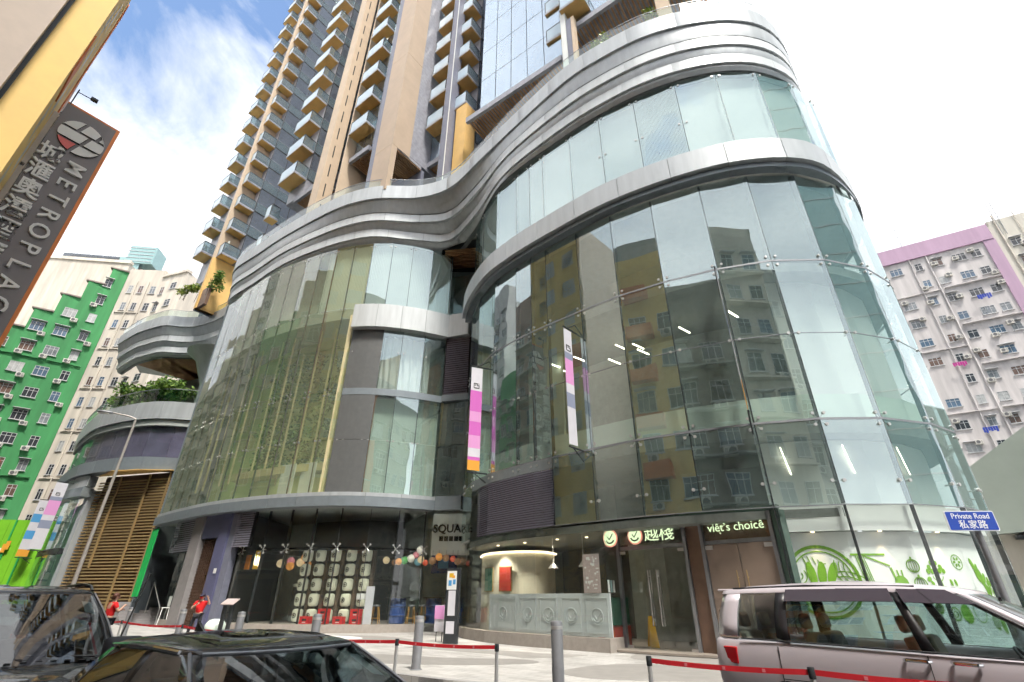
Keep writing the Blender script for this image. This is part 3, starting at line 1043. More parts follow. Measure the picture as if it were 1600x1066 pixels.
# ribbed screens behind the top row of the wing
gt = [p for p in GLc if p.x > -13.6]
MB().band(offset(gt, -.35), offset(gt, -.4), 19.0, 24.4).build('ribbed_screen', 'frosted', mall)
gt2 = [p for p in GLc if p.x <= -13.4]
MB().band(offset(gt2, -1.4), offset(gt2, -1.5), 19.0, 24.4).build('ribbed_screen', 'interior_mid', mall)
mb = MB()
for k in range(80):
    g = resample(gt, 80)[k]
    mb.tube(V2(g + Vector((0, .30)), 19.0), V2(g + Vector((0, .30)), 24.4), .025, 4)
mb.build('ribbed_screen', 'frosted', mall)
# atrium: leaves and green wall added to imitate green reflections, with tan fins
ga = [p for p in GLc if p.x < -10.6]
MB().band(offset(ga, -2.6), offset(ga, -2.8), 6.8, 18.3).build('atrium_wall', 'reflection_green', mall)
fin = resample(ga, 26)
for k, p in enumerate(offset(fin, -1.3)):
    if k < 2 or k % 2: continue
    MB().box((p.x, p.y, 13.3 if k % 3 else 12.2), (.05, .12, 10 if k % 3 else 9), R(-30)).build('atrium_fin', 'tan_fin', mall)
mb = MB()
lr = random.Random(11)
gl_ = resample([p for p in GLc if -19.5 < p.x < -10.9], 40)
for p in offset(gl_, -2.3):
    for k in range(6):
        z = 9.2 + 8 * lr.random() ** 1.3
        leaves(mb, (p.x, p.y, z), (.5, .15, .6), 9, .34, lr, .3)
mb.build('reflection_leaves', 'reflection_leaf', mall, fix=False)
MB().band(offset(ga, -1.0)[14:], offset(ga, -1.9)[14:], 8.3, 8.75).build('planter_ring', 'tan_fin', mall)
for (x, z, zz) in ((-13.6, 6.9, 8.2), (-12.2, 6.9, 8.2)):
    g = min(GLc, key=lambda q: abs(q.x - x))
    MB().box((x, g.y + 1.1, (z + zz) / 2 + .3), (1.2, .06, 1.9), R(-28)).build('display_board', 'white_wall', mall)
# metal band over the ground floor shops
b_out = GLc + [RA + Vector((.9, -.28))]
cladding(offset(GLc, .32), offset(GLc, -.3), 6.02, 6.55, 12, 'band_metal', 'band_panel')
cladding(offset(GLc, .22), offset(GLc, -.3), 6.57, 6.77, 12, 'fascia', 'band_panel')
MB().wall(RA + Vector((.12, -.35)), RB + Vector((-.1, -.3)), 6.02, 6.77, .4).build('band_panel', 'band_metal', mall)
# return wall at the left end of the wing with its green light box
MB().wall(LJ[0] + Vector((-.12, .1)), LJ[0] + Vector((1.0, 6)), 0, 24.4, .1).build('end_wall', 'band_metal', mall)
# ================================================================== ground floor of the left wing
gs = offset(GLc, -.35)


def wing(x, d=0.0):
    """plan point on the shop line at world x, d metres behind it"""
    P = gs if d == 0 else offset(gs, -d)
    for a, b in zip(P[:-1], P[1:]):
        if a.x <= x <= b.x:
            return a.lerp(b, (x - a.x) / (b.x - a.x))
    return P[-1] if x > P[-1].x else P[0]


SX = [-15.35, -13.9, -12.4, -10.9, -9.4, -7.8, -6.3, -4.9]
for a, b in zip(SX[:-1], SX[1:]):
    pane(wing(a), wing(b), .38, 3.95, 'shop_glass', 'shop_glass_panel', tilt=.002)
    pane(wing(a), wing(b), 3.97, 6.0, 'facade_glass_low', 'glass_panel', tilt=.003)
for a in SX:
    t = wing(a + .1) - wing(a - .1)
    spider(wing(a), t, 3.95)
    mullion(wing(a), t, .38, 6.0, .025, .16, 'dark_metal')
# plinth under the shop glass
pl = [wing(-15.6 + .4 * k) for k in range(28)]
MB().band(offset(pl, .12), offset(pl, -.3), -.1, .36).build('plinth', 'plinth', mall)
# shop room: floor, ceiling, back wall
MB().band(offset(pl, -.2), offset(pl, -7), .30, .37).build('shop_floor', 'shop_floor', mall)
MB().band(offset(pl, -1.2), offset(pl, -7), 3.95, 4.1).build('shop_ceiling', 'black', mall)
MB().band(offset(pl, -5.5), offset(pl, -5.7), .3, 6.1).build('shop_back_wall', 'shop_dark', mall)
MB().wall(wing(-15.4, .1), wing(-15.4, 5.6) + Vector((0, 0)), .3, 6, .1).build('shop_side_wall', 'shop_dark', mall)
# glass at the re-entrant corner, with the arcade name board behind it
pane(RA + Vector((-.3, .25)), RB + Vector((0, .1)), .1, 3.6, 'shop_glass', 'shop_glass_panel')
pane(RA + Vector((-.3, .25)), RB + Vector((0, .1)), 3.62, 6.0, 'shop_glass', 'glass_panel')
MB().wall((-4.6, 30.4), (-2.4, 30.2), 3.75, 6.0, .1).build('name_board', 'white_wall', mall)
text('name_lettering', 'SQUARE', 'ink', mall, frame((-3.4, 30.25, 5.15), (1, -.09, 0)), .62, .02, fat=.012)
for k in range(5):
    MB().box((-4.05 + k * .29, 30.3 - .02 * k, 4.62), (.23, .03, .26), R(-5)).build('name_lettering', 'ink', mall)
# purple portal, stone column, bronze screen door and louvres
def slab_at(x0, x1, z0, z1, mat_, name, proud=0.0, th=.25):
    a, b = wing(x0), wing(x1)
    d = (b - a).normalized()
    n = Vector((d.y, -d.x)) * proud
    return MB().wall(a + n, b + n, z0, z1, th).build(name, mat_, mall)


slab_at(-19.75, -18.75, -.1, 6.0, 'grey_stone', 'stone_column', .28, .9)
slab_at(-18.74, -17.2, 4.7, 6.0, 'purple_panel', 'purple_portal', .20, .5)
slab_at(-17.24, -16.45, -.1, 6.0, 'purple_panel', 'purple_portal', .23, .6)
slab_at(-16.44, -15.95, -.1, 6.0, 'tower_blue', 'portal_edge', .12, .4)
slab_at(-18.72, -17.25, .0, 4.68, 'bronze', 'screen_door_back', -.15, .06)
for k in range(9):
    x = -18.65 + k * .165
    slab_at(x, x + .045, .02, 4.66, 'bronze_panel', 'screen_door_bar', -.02, .06)
a, b = wing(-18.7), wing(-17.27)
mb = MB()
for k in range(30):
    z = .1 + k * .155
    mb.obox(V2(a, z), V2(b - a, 0), (.02, .05, 0), (0, 0, .035))
mb.build('screen_door_bar', 'bronze', mall)
MB().box((*wing(-16.8, -.25), 2.9), (.22, .03, .26), R(-29)).build('notice_plate', 'paper_white', mall)


def louvre_bank(p, q, z0, z1, n, mat_, proud=.05):
    d = (q - p)
    nn = Vector((d.y, -d.x)).normalized()
    h = (z1 - z0) / n
    mb = MB().obox(V2((0, 0), 0), V2(d, 0), V2(nn * .07, -.03), (0, 0, h * .55))
    me = mb.mesh('louvre_slat', mat_)
    for k in range(n):
        inst('louvre_slat', me, mall, V2(p + nn * proud, z0 + k * h + h * .25))
    MB().wall(p - nn * .02, q - nn * .02, z0, z1, .05).build('louvre_back', 'black', mall)


louvre_bank(wing(-15.95), wing(-14.75), 4.1, 6.0, 15, 'louvre_grey', .15)
louvre_bank(wing(-22.1), wing(-19.75), 4.1, 6.0, 15, 'louvre_grey', .15)
# dark opening left of the column with a stair and white stool
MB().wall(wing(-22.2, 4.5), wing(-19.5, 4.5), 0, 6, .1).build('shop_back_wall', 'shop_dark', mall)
pane(wing(-21.2), wing(-19.8), .4, 4.05, 'shop_glass', 'shop_glass_panel')
MB().wall(wing(-21.3, -.1), wing(-19.76, -.1), -.1, .4, .4).build('plinth', 'plinth', mall)
slab_at(-20.4, -19.78, .4, 4.05, 'dark_metal', 'door_frame', .02, .15)
# ---- band of signs: shop neon
a = wing(-14.3, .5)
MB().box((a.x, a.y, 3.45), (.55, .08, .95), R(-28)).build('neon_sign', 'wet_yellow', mall)
for k in range(9):
    x, z = -.2 + .05 * k, 3.75 - .07 * (k % 3)
    MB().box((a.x + x * .88 - .04, a.y - x * .47 - .07, z - .25), (.02, .02, .5 - .05 * (k % 4)), R(-28)).build('neon_stroke', 'warm_glow' if k % 3 else 'sign_glow', mall)
a = wing(-15.0, .5)
MB().box((a.x, a.y, 3.35), (.35, .08, .75), R(-28)).build('neon_sign', 'amber', mall)

# ================================================================== nose ground floor
E1, E2 = Vector((3.28, 18.55)), Vector((3.95, 19.75))
SH = [NJ[3], NJ[4], NJ[5], NJ[6], NJ[6].lerp(NJ[7], .55), E1]
SH0 = [NJ[1], NJ[2]] + SH
for a, b in zip(SH0[:-1], SH0[1:]):
    pane(a, b, .42, 3.98, 'shop_glass', 'shop_glass_panel', tilt=.002)
pane(E1, E2, .42, 3.98, 'shop_glass', 'shop_glass_panel')
shc = [p for p in SH0] + [E2]
MB().band(offset(SH0, .10), offset(SH0, -.25), -.12, .40).build('plinth', 'plinth', mall)
MB().prism([tuple(E1 + Vector((-.08, -.08))), tuple(E2 + Vector((-.05, -.15))), tuple(E2 + Vector((-.3, .1))), tuple(E1 + Vector((-.3, .3)))], -.12, .398).build('plinth', 'plinth', mall)
# frosted panelling behind the lower glass, with a round moulded emblem on each
rail0 = offset(SH, -.10)
for k, (a, b) in enumerate(zip(rail0[:-1], rail0[1:])):
    MB().wall(a, b, .42, 1.72, .04).build('frosted_panelling', 'panel_grey', mall)
    d = (b - a).normalized()
    c = (a + b) / 2 + Vector((d.y, -d.x)) * .012
    mb = MB()
    fm = frame(V2(c, 1.02), (d.x, d.y, 0))
    def ringpts(r, q, a0=0, a1=2 * math.pi):
        return [fm @ Vector((r * math.cos(a0 + (a1 - a0) * i / q), r * math.sin(a0 + (a1 - a0) * i / q), 0)) for i in range(q + 1)]
    mb.path(ringpts(.24, 24), .016, 5)
    mb.path(ringpts(.17, 12, R(200), R(340)), .022, 5)
    mb.path([fm @ Vector((-.09, .02, 0)), fm @ Vector((-.01, -.09, 0)), fm @ Vector((.13, .12, 0))], .018, 5)
    mb.build('moulded_emblem', 'panel_grey', mall)
    w_ = (b - a).length
    mb = MB()
    for (x0, z0, x1, z1) in ((-w_ / 2 + .12, -.48, w_ / 2 - .12, -.48), (-w_ / 2 + .12, .56, w_ / 2 - .12, .56), (-w_ / 2 + .12, -.48, -w_ / 2 + .12, .56), (w_ / 2 - .12, -.48, w_ / 2 - .12, .56)):
        mb.tube(fm @ Vector((x0, z0, 0)), fm @ Vector((x1, z1, 0)), .012, 4)
    mb.build('panel_moulding', 'panel_grey', mall)
# room behind: floor, ceiling, curved cream wall with cove light
rin = offset(catmull(NJ[1:12], 4), -.3)
rdp = offset(catmull(NJ[1:12], 4), -6.0)
MB().band(rin, rdp, .02, .08).build('shop_floor', 'shop_floor', mall)
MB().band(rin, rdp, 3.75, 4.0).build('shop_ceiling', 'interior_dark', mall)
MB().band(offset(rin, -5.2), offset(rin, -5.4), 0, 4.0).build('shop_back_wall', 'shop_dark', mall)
cw = catmull([(-1.5, 27.6), (-1.2, 26.0), (-.5, 24.9), (.5, 24.3), (1.5, 24.5), (2.1, 25.6)], 8)
MB().band(cw, offset(cw, -.15), .06, 3.5).build('curved_wall', 'cream', mall)
MB().band(offset(cw, .10), offset(cw, .04), 3.42, 3.5).build('cove_light', 'warm_glow', mall)
for (p, c_, rz) in (((-.98, 25.52), 'booth_green', R(-55)), ((-.20, 24.62), 'booth_red', R(-36))):
    MB().box((p[0] - .06, p[1] - .1, 2.35), (.62, .05, .95), rz).build('wall_picture', c_, mall)
    MB().box((p[0] - .05, p[1] - .07, 2.35), (.70, .05, 1.03), rz).build('picture_frame', 'gold', mall)
for p in ((2.75, 20.3), (1.7, 21.6)):
    mb = MB().tube(V2(p, 2.95), V2(p, 4), .012, 5).lathe([(.03, .36), (.05, .22), (.09, .16), (.20, .02), (.19, 0), (.02, .0)], V2(p, 2.62), 14)
    mb.build('pendant_lamp', 'steel', mall, smooth=True)
# small warm ceiling spots in the restaurant
for k, p in enumerate(((-.6, 24.3), (.6, 23.0), (1.9, 21.6), (3.0, 20.8))):
    lo = MB().lathe([(.06, 0), (.06, .03), (.02, .03)], V2(p, 3.70), 12).build('ceiling_spot', 'warm_glow', mall)
    ld = bpy.data.lights.new('ceiling_spot_lamp', 'SPOT')
    ld.energy = 110
    ld.color = (1, .90, .74)
    ld.spot_size = R(110)
    ld.spot_blend = .8
    ld.shadow_soft_size = .06
    lob = bpy.data.objects.new('ceiling_spot_lamp', ld)
    col.objects.link(lob)
    lob.parent = lo
    lob.location = V2(p, 3.66) - ORG[mall]
# menu poster and notices inside the end glass
d = (E1 - NJ[7]).normalized()
a = NJ[6].lerp(NJ[7], .78) + Vector((.05, .03))
pf = frame(V2(a, 2.35), (NJ[7] - NJ[6]).to_3d())
MB().xprism([(-.35, -.62), (.35, -.62), (.35, .62), (-.35, .62)], pf.translation, pf.col[0].to_3d(), pf.col[1].to_3d(), pf.col[2].to_3d(), -.01).build('menu_poster', 'menu_print', mall)
mb = MB()
pr_ = random.Random(5)
for k in range(26):
    x, y = pr_.uniform(-.28, .22), pr_.uniform(-.55, .5)
    w_, h_ = pr_.uniform(.04, .14), pr_.uniform(.03, .09)
    mb.xprism([(x, y), (x + w_, y), (x + w_, y + h_), (x, y + h_)], pf.translation + pf.col[2].to_3d() * .002, pf.col[0].to_3d(), pf.col[1].to_3d(), pf.col[2].to_3d(), .002)
mb.build('poster_print', 'paper_white', mall)
pe = frame(V2(E1.lerp(E2, .4), 1.95), (E2 - E1).to_3d())
for x, c_ in ((-.28, 'paper_white'), (.0, 'teal_panel'), (.26, 'paper_white')):
    MB().xprism([(x - .1, -.2), (x + .1, -.2), (x + .1, .18), (x - .1, .18)], pe.translation - pe.col[2].to_3d() * .04, pe.col[0].to_3d(), pe.col[1].to_3d(), pe.col[2].to_3d(), -.006).build('notice', c_, mall)
# green and red booth back seen behind the end glass
MB().obox(V2(E1 + Vector((.25, .75)), .75), (.75, .9, 0), (-.5, .4, 0), (0, 0, .85)).build('booth_back', 'booth_green', mall)
MB().obox(V2(E1 + Vector((.24, .74)), .09), (.77, .92, 0), (-.5, .4, 0), (0, 0, .62)).build('booth_base', 'booth_red', mall)

# ---- door bays
D1a, D1b = Vector((3.98, 19.72)), Vector((5.92, 17.92))
D2a, D2b = Vector((6.35, 17.45)), Vector((8.0, 15.95))
bt = (D1b - D1a).normalized()
bn = Vector((bt.y, -bt.x))


def bar(p, z0, z1, w_=.11, d_=.16, m_='grey_steel', name='door_frame', proud=.05):
    return MB().obox(V2(p - bt * w_ / 2 + bn * proud, z0), V2(bt * w_, 0), V2(-bn * d_, 0), (0, 0, z1 - z0)).build(name, m_, mall)


for p in (D1a, D1b, D2a, D2b):
    bar(p, 0, 4.0)
for (a, b) in ((D1a, D1b), (D2a, D2b)):
    MB().wall(a - bn * .05 + bt * .06, b - bn * .05 - bt * .06, 3.14, 3.26, .1).build('door_header', 'grey_steel', mall)
# pillar between the bays
MB().wall(D1b + bt * .07 - bn * .02, D2a - bt * .07 - bn * .02, 0, 4.0, .4).build('bronze_pillar', 'bronze_panel', mall)
# glass beam over the doors
MB().wall(D1a + bn * .10 - bt * .1, NJ[10] + Vector((.15, .12)), 4.0, 4.16, .25).build('glass_beam', 'beam_glass', mall)
# first bay: two clear leaves
mid1 = D1a.lerp(D1b, .5)
for a, b, s_ in ((D1a + bt * .07, mid1 - bt * .006, 1), (mid1 + bt * .006, D1b - bt * .07, -1)):
    lf = pane(a, b, .05, 3.13, 'shop_glass', 'door_leaf', .005, 0)
    hp = (b - bt * .16) if s_ > 0 else (a + bt * .16)
    hm = MB()
    for nn_ in (.07, -.09):
        hm.tube(V2(hp + bn * nn_, .75), V2(hp + bn * nn_, 2.45), .022, 8)
    for z in (.95, 2.25):
        hm.tube(V2(hp + bn * .07, z), V2(hp - bn * .09, z), .014, 6)
    hm.build('door_handle', 'steel', lf)
    for z in (.06, 3.0):
        e = a if s_ > 0 else b - bt * .22
        MB().obox(V2(e + bn * .012, z), V2(bt * .22, 0), V2(-bn * .05, 0), (0, 0, .10)).build('patch_fitting', 'steel', lf)
pane(D1a + bt * .07, D1b - bt * .07, 3.27, 3.97, 'shop_glass', 'transom_glass', .005, 0)
# second bay: brown leaves behind glass
mid2 = D2a.lerp(D2b, .5)
for a, b, s_ in ((D2a + bt * .07, mid2 - bt * .01, 1), (mid2 + bt * .01, D2b - bt * .07, -1)):
    lf = MB().wall(a - bn * .03, b - bn * .03, .05, 3.13, .05).build('door_leaf', 'door_brown', mall)
    hp = (b - bt * .14) if s_ > 0 else (a + bt * .14)
    hm = MB().tube(V2(hp + bn * .07, .9), V2(hp + bn * .07, 2.35), .018, 8)
    for z in (1.1, 2.15):
        hm.tube(V2(hp + bn * .07, z), V2(hp - bn * .02, z), .012, 6)
    hm.build('door_handle', 'gold', lf)
    pm = MB()
    e = a if s_ > 0 else b - bt * .24
    pm.obox(V2(e + bn * .02, 2.98), V2(bt * .24, 0), V2(-bn * .05, 0), (0, 0, .12))
    pm.build('patch_fitting', 'steel', lf)
MB().wall(D2a + bt * .07 - bn * .12, D2b - bt * .07 - bn * .12, 3.27, 3.97, .04).build('sign_back', 'bronze_panel', mall)
pane(D2a + bt * .07, D2b - bt * .07, 3.27, 3.97, 'shop_glass', 'transom_glass', .005, 0)
# dark green return to the right of the doors
MB().wall(D2b + bt * .07, NJ[10] + Vector((.12, .05)), 0, 4.0, .25).build('green_jamb', 'beam_glass', mall)
# lettering
sm = D1a.lerp(D1b, .66) + bn * .05
for k_, ch_ in enumerate('越棧'):
    text('shop_sign', ch_, 'sign_glow', mall, frame(V2(sm + bt * (k_ - .5) * .58, 3.60), V2(bt, 0)), .58, .008)
em = frame(V2(D1a.lerp(D1b, .30) + bn * .03, 3.60), V2(bt, 0))


def disc(f, r, z, d, n=28):
    return MB().xprism([(r * math.cos(2 * math.pi * i / n), r * math.sin(2 * math.pi * i / n)) for i in range(n)], f.translation + f.col[2].to_3d() * z, f.col[0].to_3d(), f.col[1].to_3d(), f.col[2].to_3d(), d)


def emblem(f, parent):
    disc(f, .30, 0, .02).build('emblem_disc', 'pink_glow', parent)
    disc(f, .255, .021, .012).build('emblem_disc', 'sign_glow', parent)
    mb = MB()
    P_ = lambda x, y: f @ Vector((x, y, .045))
    mb.path([P_(.17 * math.cos(R(a_)), .17 * math.sin(R(a_))) for a_ in range(205, 336, 13)], .026, 5)
    mb.path([P_(-.09, .05), P_(-.02, -.05), P_(.12, .14)], .016, 5)
    mb.build('emblem_mark', 'ink', parent)


emblem(em, mall)
em2 = frame(V2(E1.lerp(E2, .35) + Vector((.1, .1)), 3.5), V2(bt, 0))
emblem(em2, mall)
vs = D2a.lerp(D2b, .52) + bn * .04
text('shop_sign', 'viêt’s choicê', 'sign_glow', mall, frame(V2(vs, 3.62), V2(bt, 0)), .36, .008)
MB().tube(V2(vs - bt * .50, 3.455), V2(vs - bt * .50 + bn * .02, 3.455), .018, 8).build('shop_sign_dot', 'sign_glow', mall)
# louvre bank over the restaurant
for i in range(2, 6):
    a, b = NJ[i], NJ[i + 1]
    if i == 2: a = a.lerp(b, .45)
    louvre_bank(a, b, 4.05, 6.25, 24, 'louvre', .02)
MB().band(offset(NJ[2:7], .01), offset(NJ[2:7], -.15), 6.27, 6.68).build('louvre_head', 'fascia_dark', mall)

# ---- white wall with green food drawings behind the glass
wj = offset(NJ, -.55)
for i in range(10, len(NJ) - 1):
    MB().wall(wj[i], wj[i + 1], 0, 3.35, .1).build('white_board', 'mural_white', mall)
    MB().wall(offset(NJ, -.3)[i], offset(NJ, -.3)[i + 1], 3.36, 4.05, .1).build('white_bulkhead', 'mural_white', mall)
    pane(NJ[i], NJ[i + 1], .1, 4.03, 'facade_glass_low', 'glass_panel', tilt=.002)
    mullion(NJ[i], tang(NJ, i), .1, 4.05, .03, .12)


def on_board(i, lift=.012):
    a, b = wj[i], wj[i + 1]
    d = (b - a).normalized()
    n = Vector((d.y, -d.x))
    return frame(V2((a + b) / 2 + n * lift, 0), V2(d, 0)), (b - a).length


class Draw:
    def __init__(s, f):
        s.f, s.mb = f, MB()

    def line(s, pts, w_=.03):
        for (x0, y0), (x1, y1) in zip(pts[:-1], pts[1:]):
            d = Vector((x1 - x0, y1 - y0))
            if d.length < 1e-5: continue
            d.normalize()
            n = Vector((-d.y, d.x)) * w_ / 2
            e = d * w_ * .3
            P_ = [Vector((x0, y0)) - n - e, Vector((x1, y1)) - n + e, Vector((x1, y1)) + n + e, Vector((x0, y0)) + n - e]
            s.poly([tuple(q) for q in P_])

    def poly(s, pts):
        f = s.f
        s.mb.xprism(pts, f.translation, f.col[0].to_3d(), f.col[1].to_3d(), f.col[2].to_3d(), .004)

    def arc(s, c, r, a0, a1, w_=.03, n=14, ry=None):
        ry = ry or r
        s.line([(c[0] + r * math.cos(R(a0 + (a1 - a0) * i / n)), c[1] + ry * math.sin(R(a0 + (a1 - a0) * i / n))) for i in range(n + 1)], w_)

    def blob(s, c, rx, ry, rot=0, n=14):
        o = []
        for i in range(n):
            a = 2 * math.pi * i / n
            x, y = rx * math.cos(a), ry * math.sin(a)
            o.append((c[0] + x * math.cos(rot) - y * math.sin(rot), c[1] + x * math.sin(rot) + y * math.cos(rot)))
        s.poly(o)

    def done(s, name):
        s.mb.build(name, 'graphic_green', mall)


f, wd = on_board(10)
D = Draw(f)
cz = 2.02
D.arc((0, cz), .93, 0, 360, .085, 48)
D.arc((0, cz), .80, 0, 360, .035, 44)
for k, (x, l) in enumerate(((-.26, .36), (0, .40), (.26, .36))):
    D.blob((x * 1.05, cz + .20), .12, .33, -.25 * (k - 1) - .15)
for k in range(5):
    D.arc((.55, cz - .55), .28 + .13 * k, 30, 105, .03, 8)
    D.arc((-.62, cz + .15), .10 + .11 * k, -70, 40, .025, 8) if k < 3 else None
for k in range(5):
    D.line([(-.42 + .13 * k, cz + .66 + .03 * k - .02 * k * k), (-.36 + .13 * k, cz + .46)], .025)
for k in range(3):
    D.arc((.95, cz + .35), .35 + .12 * k, 160, 225, .025, 8)
    D.arc((-.75, cz - .75), .22 + .12 * k, 20, 95, .025, 8)
rr = random.Random(9)
for k in range(22):
    x, y = rr.uniform(-.42, .40), rr.uniform(-.45, -.16)
    D.arc((x, cz + y), rr.uniform(.015, .035), 0, 360, .014, 8)
for k in range(7):
    a = R(20 + 20 * k)
    D.line([(.12, cz - .52), (.12 + .30 * math.cos(a), cz - .52 + .26 * math.sin(a))], .016)
D.done('bowl_drawing')
f, wd = on_board(11)
D = Draw(f)
D.line([(-.95, 2.72), (.0, 2.72)], .055)
D.line([(-.62, 2.70), (.06, 2.42)], .045)
for k in range(5):
    D.line([(-.83 + .055 * k, 2.68), (-.66 + .055 * k, 1.62)], .022)


def onion(D, c, r, stripes=True):
    D.arc(c, r, 0, 360, .03, 20)
    for k in (-.6, -.2, .2, .6):
        D.arc(c, r * abs(k) + .001, 0, 360, .02, 14, r * .92)
    D.blob((c[0], c[1] + r + .03), .03, .05)


D.blob((.26, 1.98), .19, .19)
D.line([(.13, 2.05), (.08, 2.36)], .05)
D.line([(.24, 2.12), (.22, 2.30)], .04)
D.line([(.34, 2.10), (.35, 2.30)], .04)
for k in range(14):
    D.blob((rr.uniform(.3, .65), rr.uniform(1.5, 1.95)), .008, .014)
onion(D, (.72, 2.42), .17)
onion(D, (.78, 1.95), .17)
D.done('noodle_drawing')
f, wd = on_board(12)
D = Draw(f)


def sprig(D, x, y, s_=1):
    D.line([(x, y), (x - .12 * s_, y + .75 * s_)], .025)
    for (dx, dy) in ((-.14, .82), (.10, .60), (-.36, .58)):
        for (ax, ay) in ((0, .09), (-.08, -.02), (.08, -.02)):
            D.blob((x + (dx + ax) * s_, y + (dy + ay) * s_), .075 * s_, .075 * s_)
    D.arc((x - .12 * s_, y + .5 * s_), .22 * s_, 200, 340, .018, 8)


sprig(D, -.28, 1.75, .95)
for (x, y) in ((-.75, 2.08), (-.6, 1.72)):
    D.blob((x, y), .09, .06, .5)
    D.blob((x + .08, y - .1), .07, .05, -.6)
for (x, y) in ((.05, 2.0), (.22, 2.0), (.0, 1.78), (.16, 1.78), (.32, 1.78)):
    D.blob((x, y), .045, .09, .2)
D.blob((.2, 1.2), .20, .24, .3)
D.arc((-.22, 1.2), .16, 0, 360, .035, 16)
D.arc((-.22, 1.2), .07, 0, 360, .03, 10)
onion(D, (-.75, 1.35), .13)
D.arc((.55, 2.55), .2, 0, 360, .02, 16)
for k in range(6):
    a = R(60 * k)
    D.blob((.55 + .1 * math.cos(a), 2.55 + .1 * math.sin(a)), .05, .03, a)
D.arc((.72, 1.3), .22, 0, 360, .02, 16, .32)
D.done('herb_drawing')
f, wd = on_board(13)
D = Draw(f)
for (x, y) in ((-.5, 2.5), (-.4, 2.2), (-.2, 2.25), (-.1, 1.9)):
    D.blob((x, y), .10, .2, .5)
    D.blob((x + .2, y - .1), .08, .15, -.5)
sprig(D, .35, 1.2, 1)
onion(D, (-.35, 1.0), .2)
D.blob((.1, .9), .15, .22, .2)
D.done('leaf_drawing')
# warm downlights over the drawings
for i in (10, 11, 12):
    f, wd = on_board(i)
    p = f.translation + f.col[2].to_3d() * .16 + Vector((0, 0, 3.33))
    lo = MB().lathe([(.05, 0), (.05, .03), (.02, .03)], p, 12).build('downlight', 'warm_glow', mall)
    ld = bpy.data.lights.new('downlight_lamp', 'SPOT')
    ld.energy = 14
    ld.color = (1, .72, .42)
    ld.spot_size = R(58)
    ld.spot_blend = .7
    ld.shadow_soft_size = .04
    lob = bpy.data.objects.new('downlight_lamp', ld)
    col.objects.link(lob)
    lob.parent = lo
    lob.location = p - Vector((0, 0, .03)) - ORG[mall]
    lob.rotation_euler = (R(0), 0, 0)
# ================================================================== residential tower above the podium
U = Vector((.809, -.588))
NO = Vector((-.588, -.809))
tower = thing('residential_tower', 'tall residential tower with stacked glass balconies on yellow undersides above the podium', 'tower', (-12, 36, 28.3))
FH = 3.65


def tw(az, y):
    return Vector((az * y, y))


# balcony prototypes: local frame x = along U, y = outward, front right corner at origin
def balcony_meshes(w_, d_):
    sl_ = MB().obox((-w_ + .03, -d_, -.24), (w_ - .06, 0, 0), (0, d_ - .03, 0), (0, 0, .22))
    trim = MB()
    trim.obox((-w_, -.028, -.20), (w_, 0, 0), (0, .03, 0), (0, 0, .24))
    trim.obox((-.028, -d_, -.20), (.03, 0, 0), (0, d_ - .03, 0), (0, 0, .24))
    trim.obox((-w_ - .002, -d_, -.20), (.03, 0, 0), (0, d_ - .03, 0), (0, 0, .24))
    gl_f = MB().obox((-w_ + .04, -.06, .06), (w_ - .12, 0, 0), (0, .02, 0), (0, 0, 1.30))
    gl_s = MB().obox((-.06, -d_, .06), (.02, 0, 0), (0, d_ - .08, 0), (0, 0, 1.30))
    gl_l = MB().obox((-w_ + .04, -d_, .06), (.02, 0, 0), (0, d_ - .08, 0), (0, 0, 1.30))
    ra = MB().obox((-w_ + .02, -.08, 1.37), (w_ - .04, 0, 0), (0, .06, 0), (0, 0, .05)).obox((-.08, -d_, 1.37), (.06, 0, 0), (0, d_ - .085, 0), (0, 0, .05)).obox((-w_ + .02, -d_, 1.37), (.06, 0, 0), (0, d_ - .085, 0), (0, 0, .05))
    for x in (-w_ + .05, -.07):
        ra.obox((x - .03, -.075, .04), (.06, 0, 0), (0, .05, 0), (0, 0, 1.33))
    return (sl_.mesh('balcony', 'tower_yellow'), trim.mesh('edge_trim', 'tower_dark'), gl_f.mesh('balustrade_glass', 'balcony_frost'), gl_s.mesh('balustrade_glass', 'balcony_glass'), gl_l.mesh('balustrade_glass', 'balcony_glass'), ra.mesh('handrail', 'dark_metal'))


def balcony_mtx(c, z):
    return Matrix(((U.x, NO.x, 0, c.x), (U.y, NO.y, 0, c.y), (0, 0, 1, z), (0, 0, 0, 1)))


def balcony_stack(c, w_, d_, z0, n):
    ms = balcony_meshes(w_, d_)
    for k in range(n):
        b = inst('balcony', ms[0], tower, None, mtx=balcony_mtx(c, z0 + k * FH))
        for nm, me in zip(('edge_trim', 'balustrade_glass', 'balustrade_glass', 'balustrade_glass', 'handrail'), ms[1:]):
            sub(nm, me, b)
        r_ = prb.random()
        if r_ < .22:
            sub('balcony_plant', PLANT[prb.randrange(2)], b)
        elif r_ < .36:
            sub('balcony_laundry', LAUND[prb.randrange(2)], b)


prb = random.Random(55)
PLANT, LAUND = [], []
for k in range(2):
    mb = MB()
    leaves(mb, (-.45 - .2 * k, -.45, .75), (.28, .22, .55), 70, .22, prb)
    PLANT.append(mb.mesh('balcony_plant', 'leaf', fix=False))
    mb = MB()
    for j in range(5):
        mb.obox((-1.0 + .18 * j, -.5 - .03 * (j % 2), 1.9 - prb.uniform(.5, .8)), (.15, 0, 0), (0, .02, 0), (0, 0, .75))
    LAUND.append(mb.mesh('balcony_laundry', ('curtain', 'blind_pale')[k] if ('curtain', 'blind_pale')[k] in M else 'curtain'))


